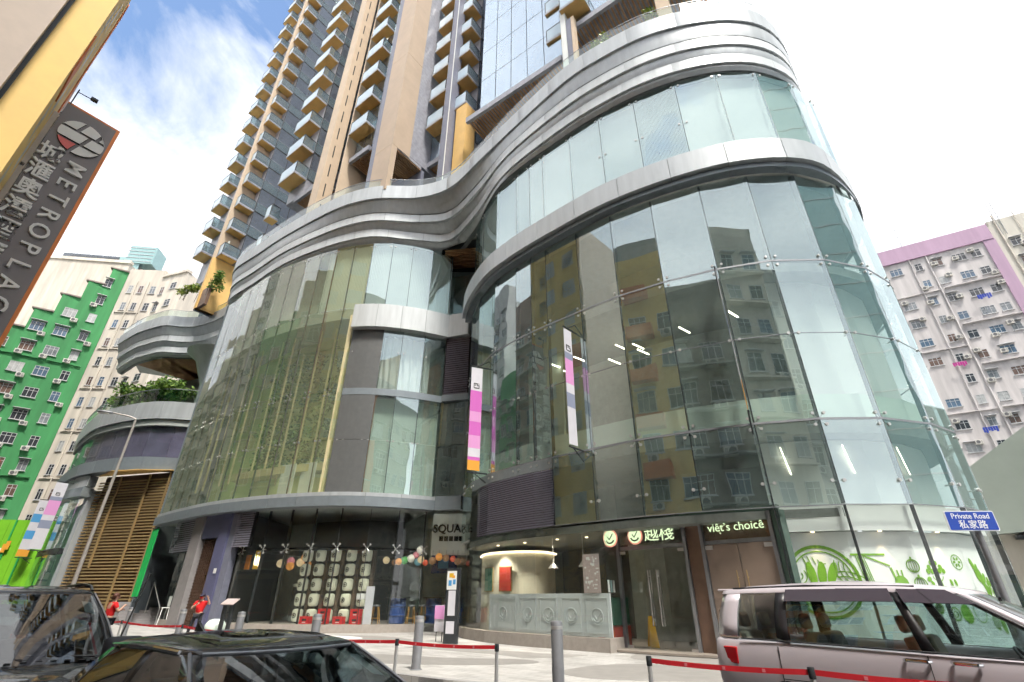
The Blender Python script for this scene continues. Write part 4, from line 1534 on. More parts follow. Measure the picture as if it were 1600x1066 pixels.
def tbox(c, w_, d_, z0, z1, mat_, name, dx=0.0, dy=0.0, **kw):
    """box whose front right corner is c (+dx along U, +dy outward)"""
    o_ = c + U * (dx - w_) + NO * (dy - d_)
    return MB().obox(V2(o_, z0), V2(U * w_, 0), V2(NO * d_, 0), (0, 0, z1 - z0)).build(name, mat_, tower, **kw)


def glazing(c, w_, z0, z1, dx, dy, cols, name='tower_window', fh=FH, mat_='tower_glass', m=.04):
    """front-facing window panes of one bay, one pane per storey and column"""
    n = int(round((z1 - z0) / fh))
    a = c + U * (dx - w_) + NO * dy
    cw = w_ / cols
    me = MB().obox((m, 0, m), (cw - 2 * m, 0, 0), (0, .03, 0), (0, 0, fh - 2 * m)).mesh(name, mat_)
    mfr = MB().obox((0, -.02, 0), (cw, 0, 0), (0, .03, 0), (0, 0, m)).obox((0, -.02, m), (m, 0, 0), (0, .03, 0), (0, 0, fh - m)).mesh('window_frame', 'dark_metal')
    for k in range(n):
        for j in range(cols):
            w__ = inst(name, me, tower, None, mtx=balcony_mtx(a + U * cw * j, z0 + k * fh))
            sub('window_frame', mfr, w__)


def side_glazing(c, l0, l1, z0, n, cols, dx=.02, fh=FH):
    """right-facing glazed flank: spandrel balustrade glass below, window above"""
    cw = (l1 - l0) / cols
    lo = MB().obox((0, -cw + .04, .10), (.02, 0, 0), (0, cw - .08, 0), (0, 0, 1.30)).mesh('flank_panel', 'balcony_glass')
    hi = MB().obox((-.02, -cw + .04, 1.5), (.02, 0, 0), (0, cw - .08, 0), (0, 0, fh - 1.6)).mesh('flank_window', 'tower_glass')
    cu = MB().obox((-.16, -cw + .06, 1.5), (.02, 0, 0), (0, cw - .12, 0), (0, 0, fh - 1.6))
    cur = [cu.mesh('blind', t_) for t_ in ('blind_mauve', 'blind_grey', 'blind_pale')]
    ba = MB().obox((-.03, -cw, -.05), (.06, 0, 0), (0, cw, 0), (0, 0, .14)).obox((-.03, -.04, .09), (.06, 0, 0), (0, .05, 0), (0, 0, fh - .14)).mesh('flank_frame', 'dark_metal')
    for k in range(n):
        for j in range(cols):
            m_ = balcony_mtx(c + U * dx - NO * (l0 + cw * j), z0 + k * fh)
            p = inst('flank_panel', lo, tower, None, mtx=m_)
            sub('flank_frame', ba, p)
            w__ = inst('flank_window', hi, tower, None, mtx=m_)
            sub('blind', cur[pr0.choice((0, 0, 1, 2))], w__)


pr0 = random.Random(77)
for nm, cc in (('blind_mauve', (.26, .17, .17)), ('blind_grey', (.30, .31, .32)), ('blind_pale', (.50, .48, .45))):
    principled(nm, cc, .8, var=.3, scale=6)
principled('balcony_frost', (.42, .54, .64), .16, .0, var=.05, scale=1, spec=.9)
TOP = 112
cB1 = tw(-.798, 44.8)
cB2 = tw(-.745, 43.0)
cB3 = tw(-.620, 33.2)
cB4 = tw(-.446, 28.6)
cB5 = tw(-.216, 27.6)
cB6 = tw(-.148, 26.8)
balcony_stack(cB1, 2.2, 1.25, 36.95, 21)
balcony_stack(cB2, 1.15, 1.75, 35.3, 21)
balcony_stack(cB3, 2.8, 1.25, 37.25, 13)
balcony_stack(cB4, 2.45, 1.0, 38.4, 9)
balcony_stack(cB5, 2.0, 1.1, 37.7, 6)
balcony_stack(cB6, 2.05, 1.4, 38.6, 6)
# small stack left of the third: balconies at the foot of the flank
cB3b = cB3 - U * 3.1 - NO * .2
balcony_stack(cB3b, 1.0, .9, 29.95, 2)
cB7 = Vector((3.6, 20.32))
cB8 = Vector((4.73, 18.56))
balcony_stack(cB7, 1.5, 1.3, 37.35, 4)
balcony_stack(cB8, 1.85, 1.45, 38.65, 3)
# bodies of the wings
tbox(cB1, 2.25, 12, 33.4, TOP, 'tower_dark', 'tower_body', 0, -1.27)
side_glazing(cB1, 1.27, 4.0, 36.95, 21, 1)
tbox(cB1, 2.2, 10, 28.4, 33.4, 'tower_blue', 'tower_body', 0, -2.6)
tbox(cB2, 1.1, 16, 35.0, TOP, 'tower_dark', 'tower_body', -.03, -1.8)
side_glazing(cB2, 1.8, 9.6, 35.3, 21, 4, -.02)
tbox(cB2, .35, 2.6, 28.4, TOP, 'tower_blue', 'fin_edge', -1.69, .1)
tbox(cB2, .50, 2.7, 28.4, TOP, 'brown_clad_light', 'yellow_fin', -1.17, .20)
tbox(cB2, .52, 2.72, 28.4, 35.0, 'tower_yellow', 'yellow_fin', -1.16, .21)
tbox(cB3, 2.8, 14, 35.4, TOP, 'tower_dark', 'tower_body', -.03, -1.3)
side_glazing(cB3, 1.3, 6.2, 37.25, 13, 3, -.02)
tbox(cB3, 12, 10, 35.2, TOP, 'tower_dark', 'tower_body', 9.0, -7.0)
tbox(cB4, 2.6, 9, 35.9, TOP, 'tower_dark', 'tower_body', .05, -1.05)
glazing(cB4, 2.45, 38.4 - FH * .6, 75, 0, -1.02, 2)
tbox(cB5, 4.4, 12, 34.3, TOP, 'tower_blue', 'tower_body', .3, -1.2)
glazing(cB5, 4.2, 34.5, 60, -.9, -1.16, 3)
tbox(cB6, 2.0, 12, 34.6, TOP, 'tower_dark', 'tower_body', -.03, -1.45)
side_glazing(cB6, 1.45, 3.6, 38.6 - FH, 8, 1, -.02)
# brown clad columns
k1 = tw(-.538, 31.2)
tbox(k1, 1.15, 1.25, 28.4, TOP, 'brown_clad_light', 'brown_column')
me = MB().obox((0, 0, 0), (.012, 0, 0), (0, -.10, 0), (0, 0, 1.5)).mesh('column_slot', 'dark_metal')
for k in range(24):
    inst('column_slot', me, tower, None, mtx=balcony_mtx(k1 - NO * .45, 30 + k * 2.4))
# condenser slot between column and fourth stack
s4 = cB4 - U * 2.75
tbox(s4, .14, 3.4, 28.4, TOP, 'brown_clad_light', 'slot_edge', 0, -.2)
tbox(s4, 3.6, .3, 28.4, TOP, 'tower_dark', 'slot_wall', -.2, -2.8)
tbox(s4, 2.4, .2, 28.4, 36.5, 'tower_blue', 'slot_wall', -.2, -2.3)
acm = MB().obox((0, 0, 0), (.95, 0, 0), (0, .4, 0), (0, 0, .75)).mesh('air_conditioner', 'grey_steel')
shm = MB().obox((-.15, -.3, -.12), (1.4, 0, 0), (0, 1.2, 0), (0, 0, .08)).mesh('condenser_shelf', 'louvre_grey')
win = MB().obox((0, 0, 0), (1.0, 0, 0), (0, .05, 0), (0, 0, 1.3)).mesh('slot_window', 'pane_blue') if 'pane_blue' in M else MB().obox((0, 0, 0), (1.0, 0, 0), (0, .05, 0), (0, 0, 1.3)).mesh('slot_window', 'tower_glass')
for k in range(10):
    p = s4 - U * 2.2 - NO * 2.45
    inst('condenser_shelf', shm, tower, None, mtx=balcony_mtx(p, 37.6 + k * FH))
    inst('air_conditioner', acm, tower, None, mtx=balcony_mtx(p + NO * .35 + U * .1, 37.62 + k * FH))
    inst('slot_window', win, tower, None, mtx=balcony_mtx(p, 39.3 + k * FH))
# dark blue edge and the big brown column
P4 = tw(-.400, 27.9)
tbox(P4, .55, 1.6, 28.4, TOP, 'tower_blue', 'column_edge')
for z0, z1 in ((33.2, 45), (45.03, 60), (60.03, 75), (75.03, TOP)):
    tbox(P4, 2.1, 1.8, z0, z1, 'brown_clad', 'brown_column', 2.12, .02)
tbox(P4, 2.1, .5, 28.4, 33.18, 'brown_clad', 'brown_column', 2.12, .02)
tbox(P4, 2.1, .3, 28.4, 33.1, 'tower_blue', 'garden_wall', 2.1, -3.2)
tbox(P4, 2.1, 8, 33.5, TOP, 'tower_dark', 'tower_body', 2.05, -1.82)
# posts and yellow wall of the right stacks
Q6 = tw(-.199, 27.0)
tbox(Q6, .62, 1.0, 28.4, TOP, 'tower_blue', 'tower_post')
tbox(Q6, .05, .06, 28.4, TOP, 'white_wall', 'post_trim', .06, .03)
tbox(Q6, 1.15, 1.2, 28.4, 38.3, 'tower_yellow', 'yellow_wall', 1.35, -.7)
tbox(Vector((3.62, 19.75)), .38, .5, 28.4, 62, 'white_wall', 'tower_post')
tbox(Vector((3.95, 19.55)), .36, .5, 28.4, 37.5, 'tower_blue', 'tower_post')
tbox(Vector((4.15, 19.42)), .22, .4, 28.4, 37.5, 'brown_clad_light', 'tower_post')
tbox(Vector((9.5, 16.7)), .75, .8, 28.4, 62, 'brown_clad_light', 'brown_column')
# glass curtain wall to the right
gw0 = Vector((-4.08, 26.13)) + U * 1.9
glazing(gw0, 7.4, 34.75, 64, 7.4, 0, 5, 'curtain_wall_panel', 3.65, 'tower_glass', .03)
tbox(gw0, 7.4, 8, 34.7, 64.2, 'tower_blue', 'tower_body', 7.4, -.06)
gw1 = Vector((4.12, 20.5))
glazing(gw1, 9, 37.7, 60, 9.1, 0, 6, 'curtain_wall_panel', 3.65, 'tower_glass', .03)
tbox(gw1, 9, 8, 37.7, 60, 'tower_blue', 'tower_body', 9.1, -.06)
# soffits of timber slats over the roof garden, each behind a dark edge beam
def slat_soffit(c, w_, d_, z, dx, dy, n, beam=True):
    o_ = c + U * (dx - w_) + NO * (dy - d_)
    MB().obox(V2(o_, z + .12), V2(U * w_, 0), V2(NO * d_, 0), (0, 0, .3)).build('soffit_board', 'tower_dark', tower)
    if beam: tbox(c, w_, .25, z - .12, z + .42, 'tower_dark', 'edge_beam', dx, dy + .26)
    me = MB().obox((0, 0, 0), (.10, 0, 0), (0, d_, 0), (0, 0, .11)).mesh('soffit_slat', 'timber')
    for k in range(n):
        inst('soffit_slat', me, tower, None, mtx=balcony_mtx(o_ + U * (w_ * (k + .3) / n), z))


slat_soffit(cB3, 4.2, 5.0, 35.0, 2.9, -1.5, 17)
slat_soffit(cB4, 2.6, 4.4, 35.5, .05, -.9, 13)
slat_soffit(P4, 2.0, 2.6, 33.0, 2.08, -.55, 10, False)
slat_soffit(cB5, 3.9, 3.6, 34.0, -.3, -1.2, 17)
slat_soffit(gw0, 8.6, 5.0, 34.3, 7.4, .0, 36)
slat_soffit(gw1, 8.6, 5.0, 37.2, 8.6, .0, 32)
# recessed walls below the soffits
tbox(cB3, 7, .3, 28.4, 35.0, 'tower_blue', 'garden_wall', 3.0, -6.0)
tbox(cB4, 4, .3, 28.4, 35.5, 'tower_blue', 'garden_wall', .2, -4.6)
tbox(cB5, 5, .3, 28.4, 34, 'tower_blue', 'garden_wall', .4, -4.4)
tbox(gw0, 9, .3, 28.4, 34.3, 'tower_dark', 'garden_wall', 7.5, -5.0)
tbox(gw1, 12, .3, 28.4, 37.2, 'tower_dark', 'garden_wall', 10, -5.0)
# planting on the roof
pr = random.Random(21)


def planter(name, label, c, rad, n, size, mat_='leaf', stems=5):
    t = thing(name, label, 'plant', (c[0], c[1], c[2] - rad[2]))
    mb = MB()
    for _ in range(max(3, n // 120)):
        cc = Vector(c) + Vector((pr.uniform(-.8, .8) * rad[0], pr.uniform(-.8, .8) * rad[1], pr.uniform(-.5, .8) * rad[2]))
        leaves(mb, cc, (rad[0] * .45, rad[1] * .45, rad[2] * .5), 120, size, pr, .1)
    mb.build('foliage', mat_, t, fix=False)
    sm_ = MB()
    for _ in range(stems):
        p = Vector(c) + Vector((pr.uniform(-.7, .7) * rad[0], pr.uniform(-.7, .7) * rad[1], -rad[2] - .35))
        sm_.tube(p, p + Vector((pr.uniform(-.2, .2), pr.uniform(-.2, .2), rad[2] * 1.3)), .025, 5)
    sm_.build('stem', 'bark', t)
    return t


planter('roof_shrub', 'climbing yellow-green shrub against timber slats on the podium roof', (5.15, 17.5, 30.2), (.45, .45, 1.5), 600, .22, 'leaf_bright')
planter('roof_shrub', 'low yellow-green shrubs along the podium roof edge below the slats', (6.2, 16.9, 29.7), (1.0, .5, .7), 700, .22, 'leaf_bright')
planter('roof_shrub', 'reddish-tipped shrub clump at the roof edge beside the pale column', (8.3, 15.9, 30.0), (1.0, .5, .8), 600, .22, 'leaf_bright')
q = cB2 + NO * .3
planter('roof_shrub', 'green shrub to the right of the yellow fin foot', (q.x + .4, q.y + .4, 31.4), (.7, .7, 1.6), 700, .3, 'leaf')
q = cB2 - U * 3.4 + NO * .6
planter('roof_shrub', 'bright shrub left of the yellow fin above the far fascia', (q.x, q.y, 31.2), (1.0, .8, .9), 500, .3, 'leaf_bright')
tbox(cB2, 1.6, .3, 28.4, 30.6, 'bronze_panel', 'garden_wall', .4, .1)

# ================================================================== far wing at the left end (part of the mall)
FW = catmull([(-50, 55), (-47, 52.0), (-42.5, 48.0), (-39.7, 46.2), (-36, 44.6), (-33.2, 44.1), (-30.5, 44.6), (-27.5, 45.4)], 6)
cladding(FW, offset(FW, -.9), 16.5, 18.2, 9, 'fascia')
MB().band(offset(FW, -.2), offset(FW, -7), 15.9, 16.45).build('terrace_slab', 'slab', mall)
fg = resample(offset(FW, -.15), 20)
for a, b in zip(fg[:-1], fg[1:]):
    pane(a, b, 18.22, 19.5, 'rail_glass', 'terrace_glass', .01, 0)
MB().band(offset(FW, -.12), offset(FW, -.2), 19.5, 19.56).build('parapet_rail', 'grey_steel', mall)
# purple screen storey
fs = resample(offset(FW, -.5), 13)
for a, b in zip(fs[:-1], fs[1:]):
    MB().wall(a + (b - a) * .01, b - (b - a) * .01, 12.9, 16.45, .1).build('screen_panel', 'screen_purple', mall)
fs2 = resample(offset(FW, -.35), 13)
for a, b in zip(fs2[:-1], fs2[1:]):
    pane(a, b, 12.9, 16.45, 'facade_glass_low', 'glass_panel')
cladding(offset(FW, .1), offset(FW, -.8), 11.7, 12.85, 9, 'band_metal', 'band_panel')
lft = [p for p in FW if p.x < -39]
cladding(offset(lft, -.1), offset(lft, -.8), 10.6, 11.6, 4, 'fascia', 'band_panel')
cladding(offset(lft, .1), offset(lft, -.8), 9.7, 10.5, 4, 'band_metal', 'band_panel')
# round column and soffit under the far fascia
MB().lathe([(1.35, 0), (1.1, 1.2), (1.15, 4), (2.2, 6.6), (3.2, 7.4)], (-31.2, 47.2, 17.0), 28).build('round_column', 'fascia', mall, smooth=True)
sf = tier(-.1)[6:46]
MB().band(sf, offset(sf, -6), 24.5, 24.7).build('terrace_soffit', 'timber', mall)
MB().wall((-46, 56), (-26, 50), 16.5, 24.5, .2).build('back_wall', 'interior_dark', mall)
# lobby opening with golden slats
SLa, SLb = Vector((-38.6, 46.9)), Vector((-27.4, 43.6))
MB().wall(SLa + Vector((0, .5)), SLb + Vector((0, .5)), 0, 11.7, .1).build('lobby_wall', 'bronze', mall)
sd_ = SLb - SLa
me = MB().obox((0, 0, 0), V2(sd_, 0), (0, -.12, 0), (0, 0, .11)).mesh('lobby_slat', 'gold')
for k in range(44):
    inst('lobby_slat', me, mall, V2(SLa, .12 + k * .252))
for t_ in (.22, .52, .72):
    p = SLa + sd_ * t_ + Vector((0, -.18))
    MB().box((p.x, p.y, 5.8 if t_ > .3 else 7.6), (.14, .12, 11.4 if t_ > .3 else 7.6), R(-16)).build('lobby_upright', 'gold', mall)
MB().prism([(-39, 46.8), (-27.4, 43.5), (-26.5, 43.0), (-30, 44.0), (-33.2, 43.8), (-36, 44.4)], 11.62, 11.68).build('lobby_ceiling', 'tower_yellow', mall)
MB().box((-30.3, 44.6, 10.9), (1.4, .2, 1.6), R(-20)).build('hanging_screen', 'black', mall)
MB().box((-39.0, 47.1, 5.2), (.5, 1.0, 10.4), R(-20)).build('portal_frame', 'fascia', mall)
# glazed shop left of the lobby
sh = resample([p for p in offset(FW, -.3) if -47.5 < p.x < -39.0], 6)
for a, b in zip(sh[:-1], sh[1:]):
    pane(a, b, .3, 5.2, 'facade_glass', 'glass_panel')
    pane(a, b, 5.3, 9.6, 'facade_glass', 'glass_panel')
MB().band(offset(sh, -1.5), offset(sh, -1.7), 0, 9.7).build('back_wall', 'teal_panel', mall)
MB().band(offset(sh, .05), offset(sh, -.3), 4.9, 5.4).build('band_panel', 'dark_metal', mall)
# stair and railings between the lobby and the wing
for k in range(8):
    MB().box((-23.6 - k * .32, 36.6 + k * .34, .09 + .08 * k), (3.0, .5, .16 + .16 * k), R(40)).build('stair_step', 'grey_stone', mall)
for s_ in (0, 1.4):
    MB().path([(-21.8 + s_, 34.6 + s_ * .2, 1.0), (-24.6 + s_, 37.6 + s_ * .2, 2.5)], .03, 6).tube((-21.8 + s_, 34.6 + s_ * .2, 0), (-21.8 + s_, 34.6 + s_ * .2, 1.0), .025, 6).tube((-24.6 + s_, 37.6 + s_ * .2, 0), (-24.6 + s_, 37.6 + s_ * .2, 2.5), .025, 6).build('stair_rail', 'steel', mall)
# terrace planting
for k, (x, y, rx, lab) in enumerate(((-36.0, 45.8, 2.0, 'trailing green shrub over the middle of the left terrace'), (-39.2, 47.3, 2.2, 'dense shrub spilling over the left end of the terrace'), (-33.4, 45.2, 1.6, 'shrub beside the round column on the left terrace'), (-29.0, 45.8, 1.0, 'small shrub to the right of the round terrace column'))):
    planter('terrace_shrub', lab, (x, y, 19.3 + (.4 if k < 2 else .3)), (rx, .9, 1.3), 1500 if k < 3 else 500, .36, 'leaf', 8)
# ================================================================== neighbouring buildings
def win_meshes(w_, h_, kind=0, frame_m='window_frame'):
    """framed window recessed in local x-z plane, y outward; returns frame mesh and pane mesh"""
    f = MB()
    t_ = .05
    f.obox((-w_ / 2, -.05, 0), (w_, 0, 0), (0, .10, 0), (0, 0, t_)).obox((-w_ / 2, -.05, h_ - t_), (w_, 0, 0), (0, .10, 0), (0, 0, t_))
    n = 3 if w_ > 1.3 else 2
    for k in range(n + 1):
        x = -w_ / 2 + (w_ - t_) * k / n
        f.obox((x, -.05, t_), (t_, 0, 0), (0, .09, 0), (0, 0, h_ - 2 * t_))
    f.obox((-w_ / 2 + .01, -.05, h_ * .68), (w_ - .02, 0, 0), (0, .08, 0), (0, 0, t_))
    f.obox((-w_ / 2 - .08, -.02, -.10), (w_ + .16, 0, 0), (0, .20, 0), (0, 0, .09))
    if kind == 1:
        f.obox((-w_ / 2 - .15, -.02, h_ + .12), (w_ + .3, 0, 0), (0, .5, 0), (0, 0, .07))
    p = MB().obox((-w_ / 2 + .02, -.04, .02), (w_ - .04, 0, 0), (0, .05, 0), (0, 0, h_ - .04))
    return f.mesh('window', frame_m), p


def ac_mesh(w_=.85, h_=.6, d_=.5):
    m = MB().obox((-w_ / 2, 0, 0), (w_, 0, 0), (0, d_, 0), (0, 0, h_))
    g = MB()
    n = 12
    c = Vector((-w_ * .12, d_ + .012, h_ / 2))
    g.add([c + Vector((math.cos(2 * math.pi * i / n) * h_ * .40, 0, math.sin(2 * math.pi * i / n) * h_ * .40)) for i in range(n)], [tuple(range(n))])
    for k in range(5):
        g.obox((w_ * .22, d_, h_ * (.2 + .13 * k)), (w_ * .2, 0, 0), (0, .012, 0), (0, 0, .03))
    return m.mesh('air_conditioner', 'ac_white'), g.mesh('grille', 'grille')


def facemtx(o, d, z):
    """local x along d (plan), local y outward = right of travel"""
    d = Vector((d[0], d[1])).normalized()
    n = Vector((d.y, -d.x))
    return Matrix(((d.x, n.x, 0, o[0]), (d.y, n.y, 0, o[1]), (0, 0, 1, z), (0, 0, 0, 1)))


PANE_TINTS = []
for nm, cc, ro in (('pane_dark', (.045, .05, .06), .08), ('pane_grey', (.22, .24, .26), .10), ('pane_pale', (.45, .46, .46), .12), ('pane_brown', (.16, .10, .08), .2), ('pane_blue', (.10, .16, .24), .08)):
    principled(nm, cc, ro, spec=.8, var=.35, scale=1.5)
    PANE_TINTS.append(nm)
AC = ac_mesh()
principled('cloth_blue', (.03, .06, .35), .9)
principled('cloth_magenta', (.45, .04, .25), .9)
principled('cloth_red', (.6, .02, .02), .9)


class Facade:
    """a facade plane carrying windows, condensers and pipes as separate parts"""

    def __init__(s, root, p, q, seed=1):
        s.root, s.p, s.q = root, Vector(p), Vector(q)
        s.d = (s.q - s.p).normalized()
        s.n = Vector((s.d.y, -s.d.x))
        s.len = (s.q - s.p).length
        s.rg = random.Random(seed)
        s.cache = {}

    def window(s, x, z, w_=1.5, h_=1.4, kind=0, tint=None, ac=None, fm='window_frame'):
        key = (w_, h_, kind, fm)
        if key not in s.cache:
            fmesh, pb = win_meshes(w_, h_, kind, fm)
            s.cache[key] = (fmesh, {t: pb.mesh('pane', t) for t in PANE_TINTS})
        fmesh, pm = s.cache[key]
        t = tint or s.rg.choice(('pane_dark', 'pane_dark', 'pane_grey', 'pane_pale', 'pane_brown', 'pane_blue'))
        o = inst('window', fmesh, s.root, None, mtx=facemtx(s.p + s.d * x, s.d, z))
        sub('pane', pm[t], o)
        if ac is not None:
            s.ac(x + ac[0], z + ac[1])
        return o

    def ac(s, x, z):
        a = inst('air_conditioner', AC[0], s.root, None, mtx=facemtx(s.p + s.d * x + s.n * .02, s.d, z))
        sub('grille', AC[1], a)

    def pipe(s, x, z0, z1, r=.07, m='off_white_render'):
        p = s.p + s.d * x + s.n * .16
        MB().tube(V2(p, z0), V2(p, z1), r, 6).build('drain_pipe', m, s.root)

    def ledge(s, x0, x1, z, m, d_=.5, h_=.12, name='ledge'):
        a, b = s.p + s.d * x0, s.p + s.d * x1
        MB().obox(V2(a, z), V2(b - a, 0), V2(s.n * d_, 0), (0, 0, h_)).build(name, m, s.root)

    def cloth(s, x, z, m, n=6):
        g = MB()
        for k in range(n):
            p = s.p + s.d * (x + k * .28) + s.n * (.75 + .04 * s.rg.random())
            h_ = s.rg.uniform(.5, .95)
            g.obox(V2(p, z - h_), V2(s.d * .24, 0), V2(s.n * .02, 0), (0, 0, h_))
        g.build('laundry', m, s.root)


def block(root, poly, z0, z1, m, name='wall', parapet=0.9):
    MB().prism(poly, z0, z1).build(name, m, root)
    if parapet:
        n = len(poly)
        c = Vector((sum(p[0] for p in poly) / n, sum(p[1] for p in poly) / n))
        q = [tuple(c + (Vector(p) - c) * 1.0) for p in poly]
        mb = MB()
        for i in range(n):
            a, b = Vector(q[i]), Vector(q[(i + 1) % n])
            mb.wall(a, b, z1 + .002, z1 + parapet, .25, 1 if (b - a).cross(c - a) > 0 else -1)
        mb.build('parapet', m, root)


# ---- right: long white slab block with a mauve end panel
rb = thing('apartment_block', 'white apartment slab with mauve roof panel and drainpipes beyond the curved nose', 'building', (80, 62, 0))
Pa, Pb = Vector((65.2, 70.2)), Vector((104.0, 46.5))
F = Facade(rb, Pa, Pb, 5)
dn = -F.n * 14
block(rb, [tuple(Pa), tuple(Pa + F.d * 15.4), tuple(Pa + F.d * 15.4 + dn), tuple(Pa + dn)], 0, 54.0, 'white_render', parapet=0)
block(rb, [tuple(Pa + F.d * 15.42), tuple(Pb), tuple(Pb + dn), tuple(Pa + F.d * 15.42 + dn)], 0, 56.2, 'off_white_render')
MB().obox(V2(Pa - F.d * .05, 53.7), V2(F.d * 15.3, 0), V2(F.n * .35, 0), (0, 0, 2.9)).build('roof_panel', 'pink_render', rb)
MB().obox(V2(Pa + F.d * 13.9, 30), V2(F.d * 1.5, 0), V2(F.n * .25, 0), (0, 0, 23.68)).build('mauve_strip', 'pink_render', rb)
FLr = [51.3 - 3.42 * k for k in range(13)]
xs = [1.7, 4.9, 7.4, 10.4, 12.6]
for k, z in enumerate(FLr):
    for j, x in enumerate(xs):
        w_ = (1.7, 1.0, 1.25, 1.7, 1.25)[j]
        if F.rg.random() < .04: continue
        F.window(x + F.rg.uniform(-.15, .15), z, w_, 1.35, 1 if F.rg.random() < .25 else 0, None, (F.rg.choice((-.6, .75)), F.rg.choice((1.0, .2, -.55))) if F.rg.random() < .55 else None)
    for x in (17.6, 20.6, 24.2, 28, 32):
        F.window(x, z + .3, 1.25 if x < 22 else 1.5, 1.35, 1 if F.rg.random() < .5 else 0, None, (.7, -.3) if F.rg.random() < .5 else None)
    if k % 3 == 1: F.ledge(.2, 6.2, z - 1.1, 'white_render', .35, .10)
    if k % 2 == 1: F.ledge(6.8, 13.8, z - 1.0, 'white_render', .5, .14)
    if k % 3 == 2: F.cloth(F.rg.choice((1.5, 9.8, 3.4)), z - .25, F.rg.choice(('cloth_blue', 'cloth_magenta')))
for x, r in ((4.05, .10), (6.35, .12), (16.4, .12), (18.9, .07), (22.6, .09)):
    F.pipe(x, 5, 54.5 if x < 15 else 58, r, 'white_render' if x < 15 else 'cream_render')
for x in (4.0, 16.6, 17.1):
    p = Pa + F.d * x + F.n * .1
    MB().tube(V2(p, 54), V2(p, 60.5), .05, 5).build('aerial', 'grey_steel', rb)

# ---- right: low neighbour with a pale sloping screen wall
nb = thing('low_building', 'low grey building with pale green sloping screen and artificial hedge beside the nose', 'building', (28, 24, 0))
A, B = Vector((21.0, 22.4)), Vector((31.5, 15.0))
d_ = (B - A).normalized()
fm = Vector((d_.x, d_.y, 0))
nrm = Vector((d_.y, -d_.x, 0))
MB().xprism([(0, 4.1), (0, 7.0), (12.6, 14.8), (12.6, 4.5)], V2(A, 0), fm, Vector((0, 0, 1)), nrm, -.5).build('screen_wall', 'canopy_green', nb)
MB().obox(V2(A, 0) - nrm * .5, fm * 14, -nrm * 6, (0, 0, 4.4)).build('wall', 'cream_render', nb)
MB().obox(V2(A, 0) + fm * .4 + nrm * .02 - nrm * .5, fm * 14, nrm * .1, (0, 0, 2.6)).build('hedge_backing', 'booth_green', nb)
mb = MB()
lr = random.Random(31)
for k in range(160):
    p = V2(A, 0) + fm * lr.uniform(.4, 8) - nrm * .38
    leaves(mb, (p.x, p.y, lr.uniform(.1, 2.6)), (.18, .18, .16), 14, .16, lr)
mb.build('artificial_hedge', 'leaf', nb, fix=False)
MB().obox(V2(A, 2.75) + fm * .6 - nrm * .46, fm * 6, nrm * .35, (0, 0, .25)).build('sill', 'white_render', nb)
MB().obox(V2(A, 3.0) + fm * .9 - nrm * .46, fm * 2.0, nrm * .1, (0, 0, .85)).build('window', 'window_dark', nb)
MB().obox(V2(A, 3.0) + fm * 1.9 - nrm * .44, fm * .08, nrm * .16, (0, 0, .85)).build('window_bar', 'white_paint', nb)
MB().obox(V2(A, 3.87) + fm * .5 - nrm * .44, fm * 9, nrm * .6, (0, 0, .14)).build('eave', 'dark_metal', nb)

# ---- left: green and cream walk-up at the end of the street
gb = thing('apartment_block', 'green and cream old apartment block with stepped balconies at the street end', 'building', (-64, 66, 0))
Ga, Gb, Gc, Gd = Vector((-50.5, 46.0)), Vector((-66.8, 69.6)), Vector((-61.2, 70.0)), Vector((-55.6, 69.6))
# travel so that the street side is on the right-hand side
FG = Facade(gb, Vector((-56, 44.0)), Vector((-67.0, 70.0)), 8)     # placeholder direction, replaced below
G0, G1 = Vector((-77.5, 62.0)), Vector((-67.0, 70.0))
FG = Facade(gb, G0, G1, 8)
back_ = Vector((-6, 12))
zt = 51.8
steps = 6
for k in range(steps):          # stepped roofline: lower towards the left
    a = G0.lerp(G1, k / steps)
    b = G0.lerp(G1, (k + 1) / steps)
    z1 = zt - (steps - 1 - k) * 3.5
    MB().prism([tuple(a), tuple(b), tuple(b + back_), tuple(a + back_)], 0, z1).build('wall', 'green_wall_paint', gb)
    MB().wall(a + Vector((-.3, -.25)), b + Vector((.2, -.25)), z1 - .05, z1 + .18, .9).build('roof_ledge', 'dark_render', gb)
for k in range(14):
    z = 48.0 - 3.42 * k
    for x, w_ in ((11.2, 1.0), (8.4, 1.6), (5.6, 1.6), (2.6, 1.6)):
        if z > zt - (steps - 1 - int(x / FG.len * steps)) * 3.5 - 2.6: continue
        FG.window(x, z, w_, 1.5, 1 if FG.rg.random() < .5 else 0, None, (FG.rg.choice((-.5, .9)), -.75) if FG.rg.random() < .5 else None)
    if k == 9: FG.cloth(7.9, z + .9, 'cloth_red', 4)
    if k % 5 == 4: FG.ledge(1, 12.5, z - .9, 'green_wall_paint', .25, .12)
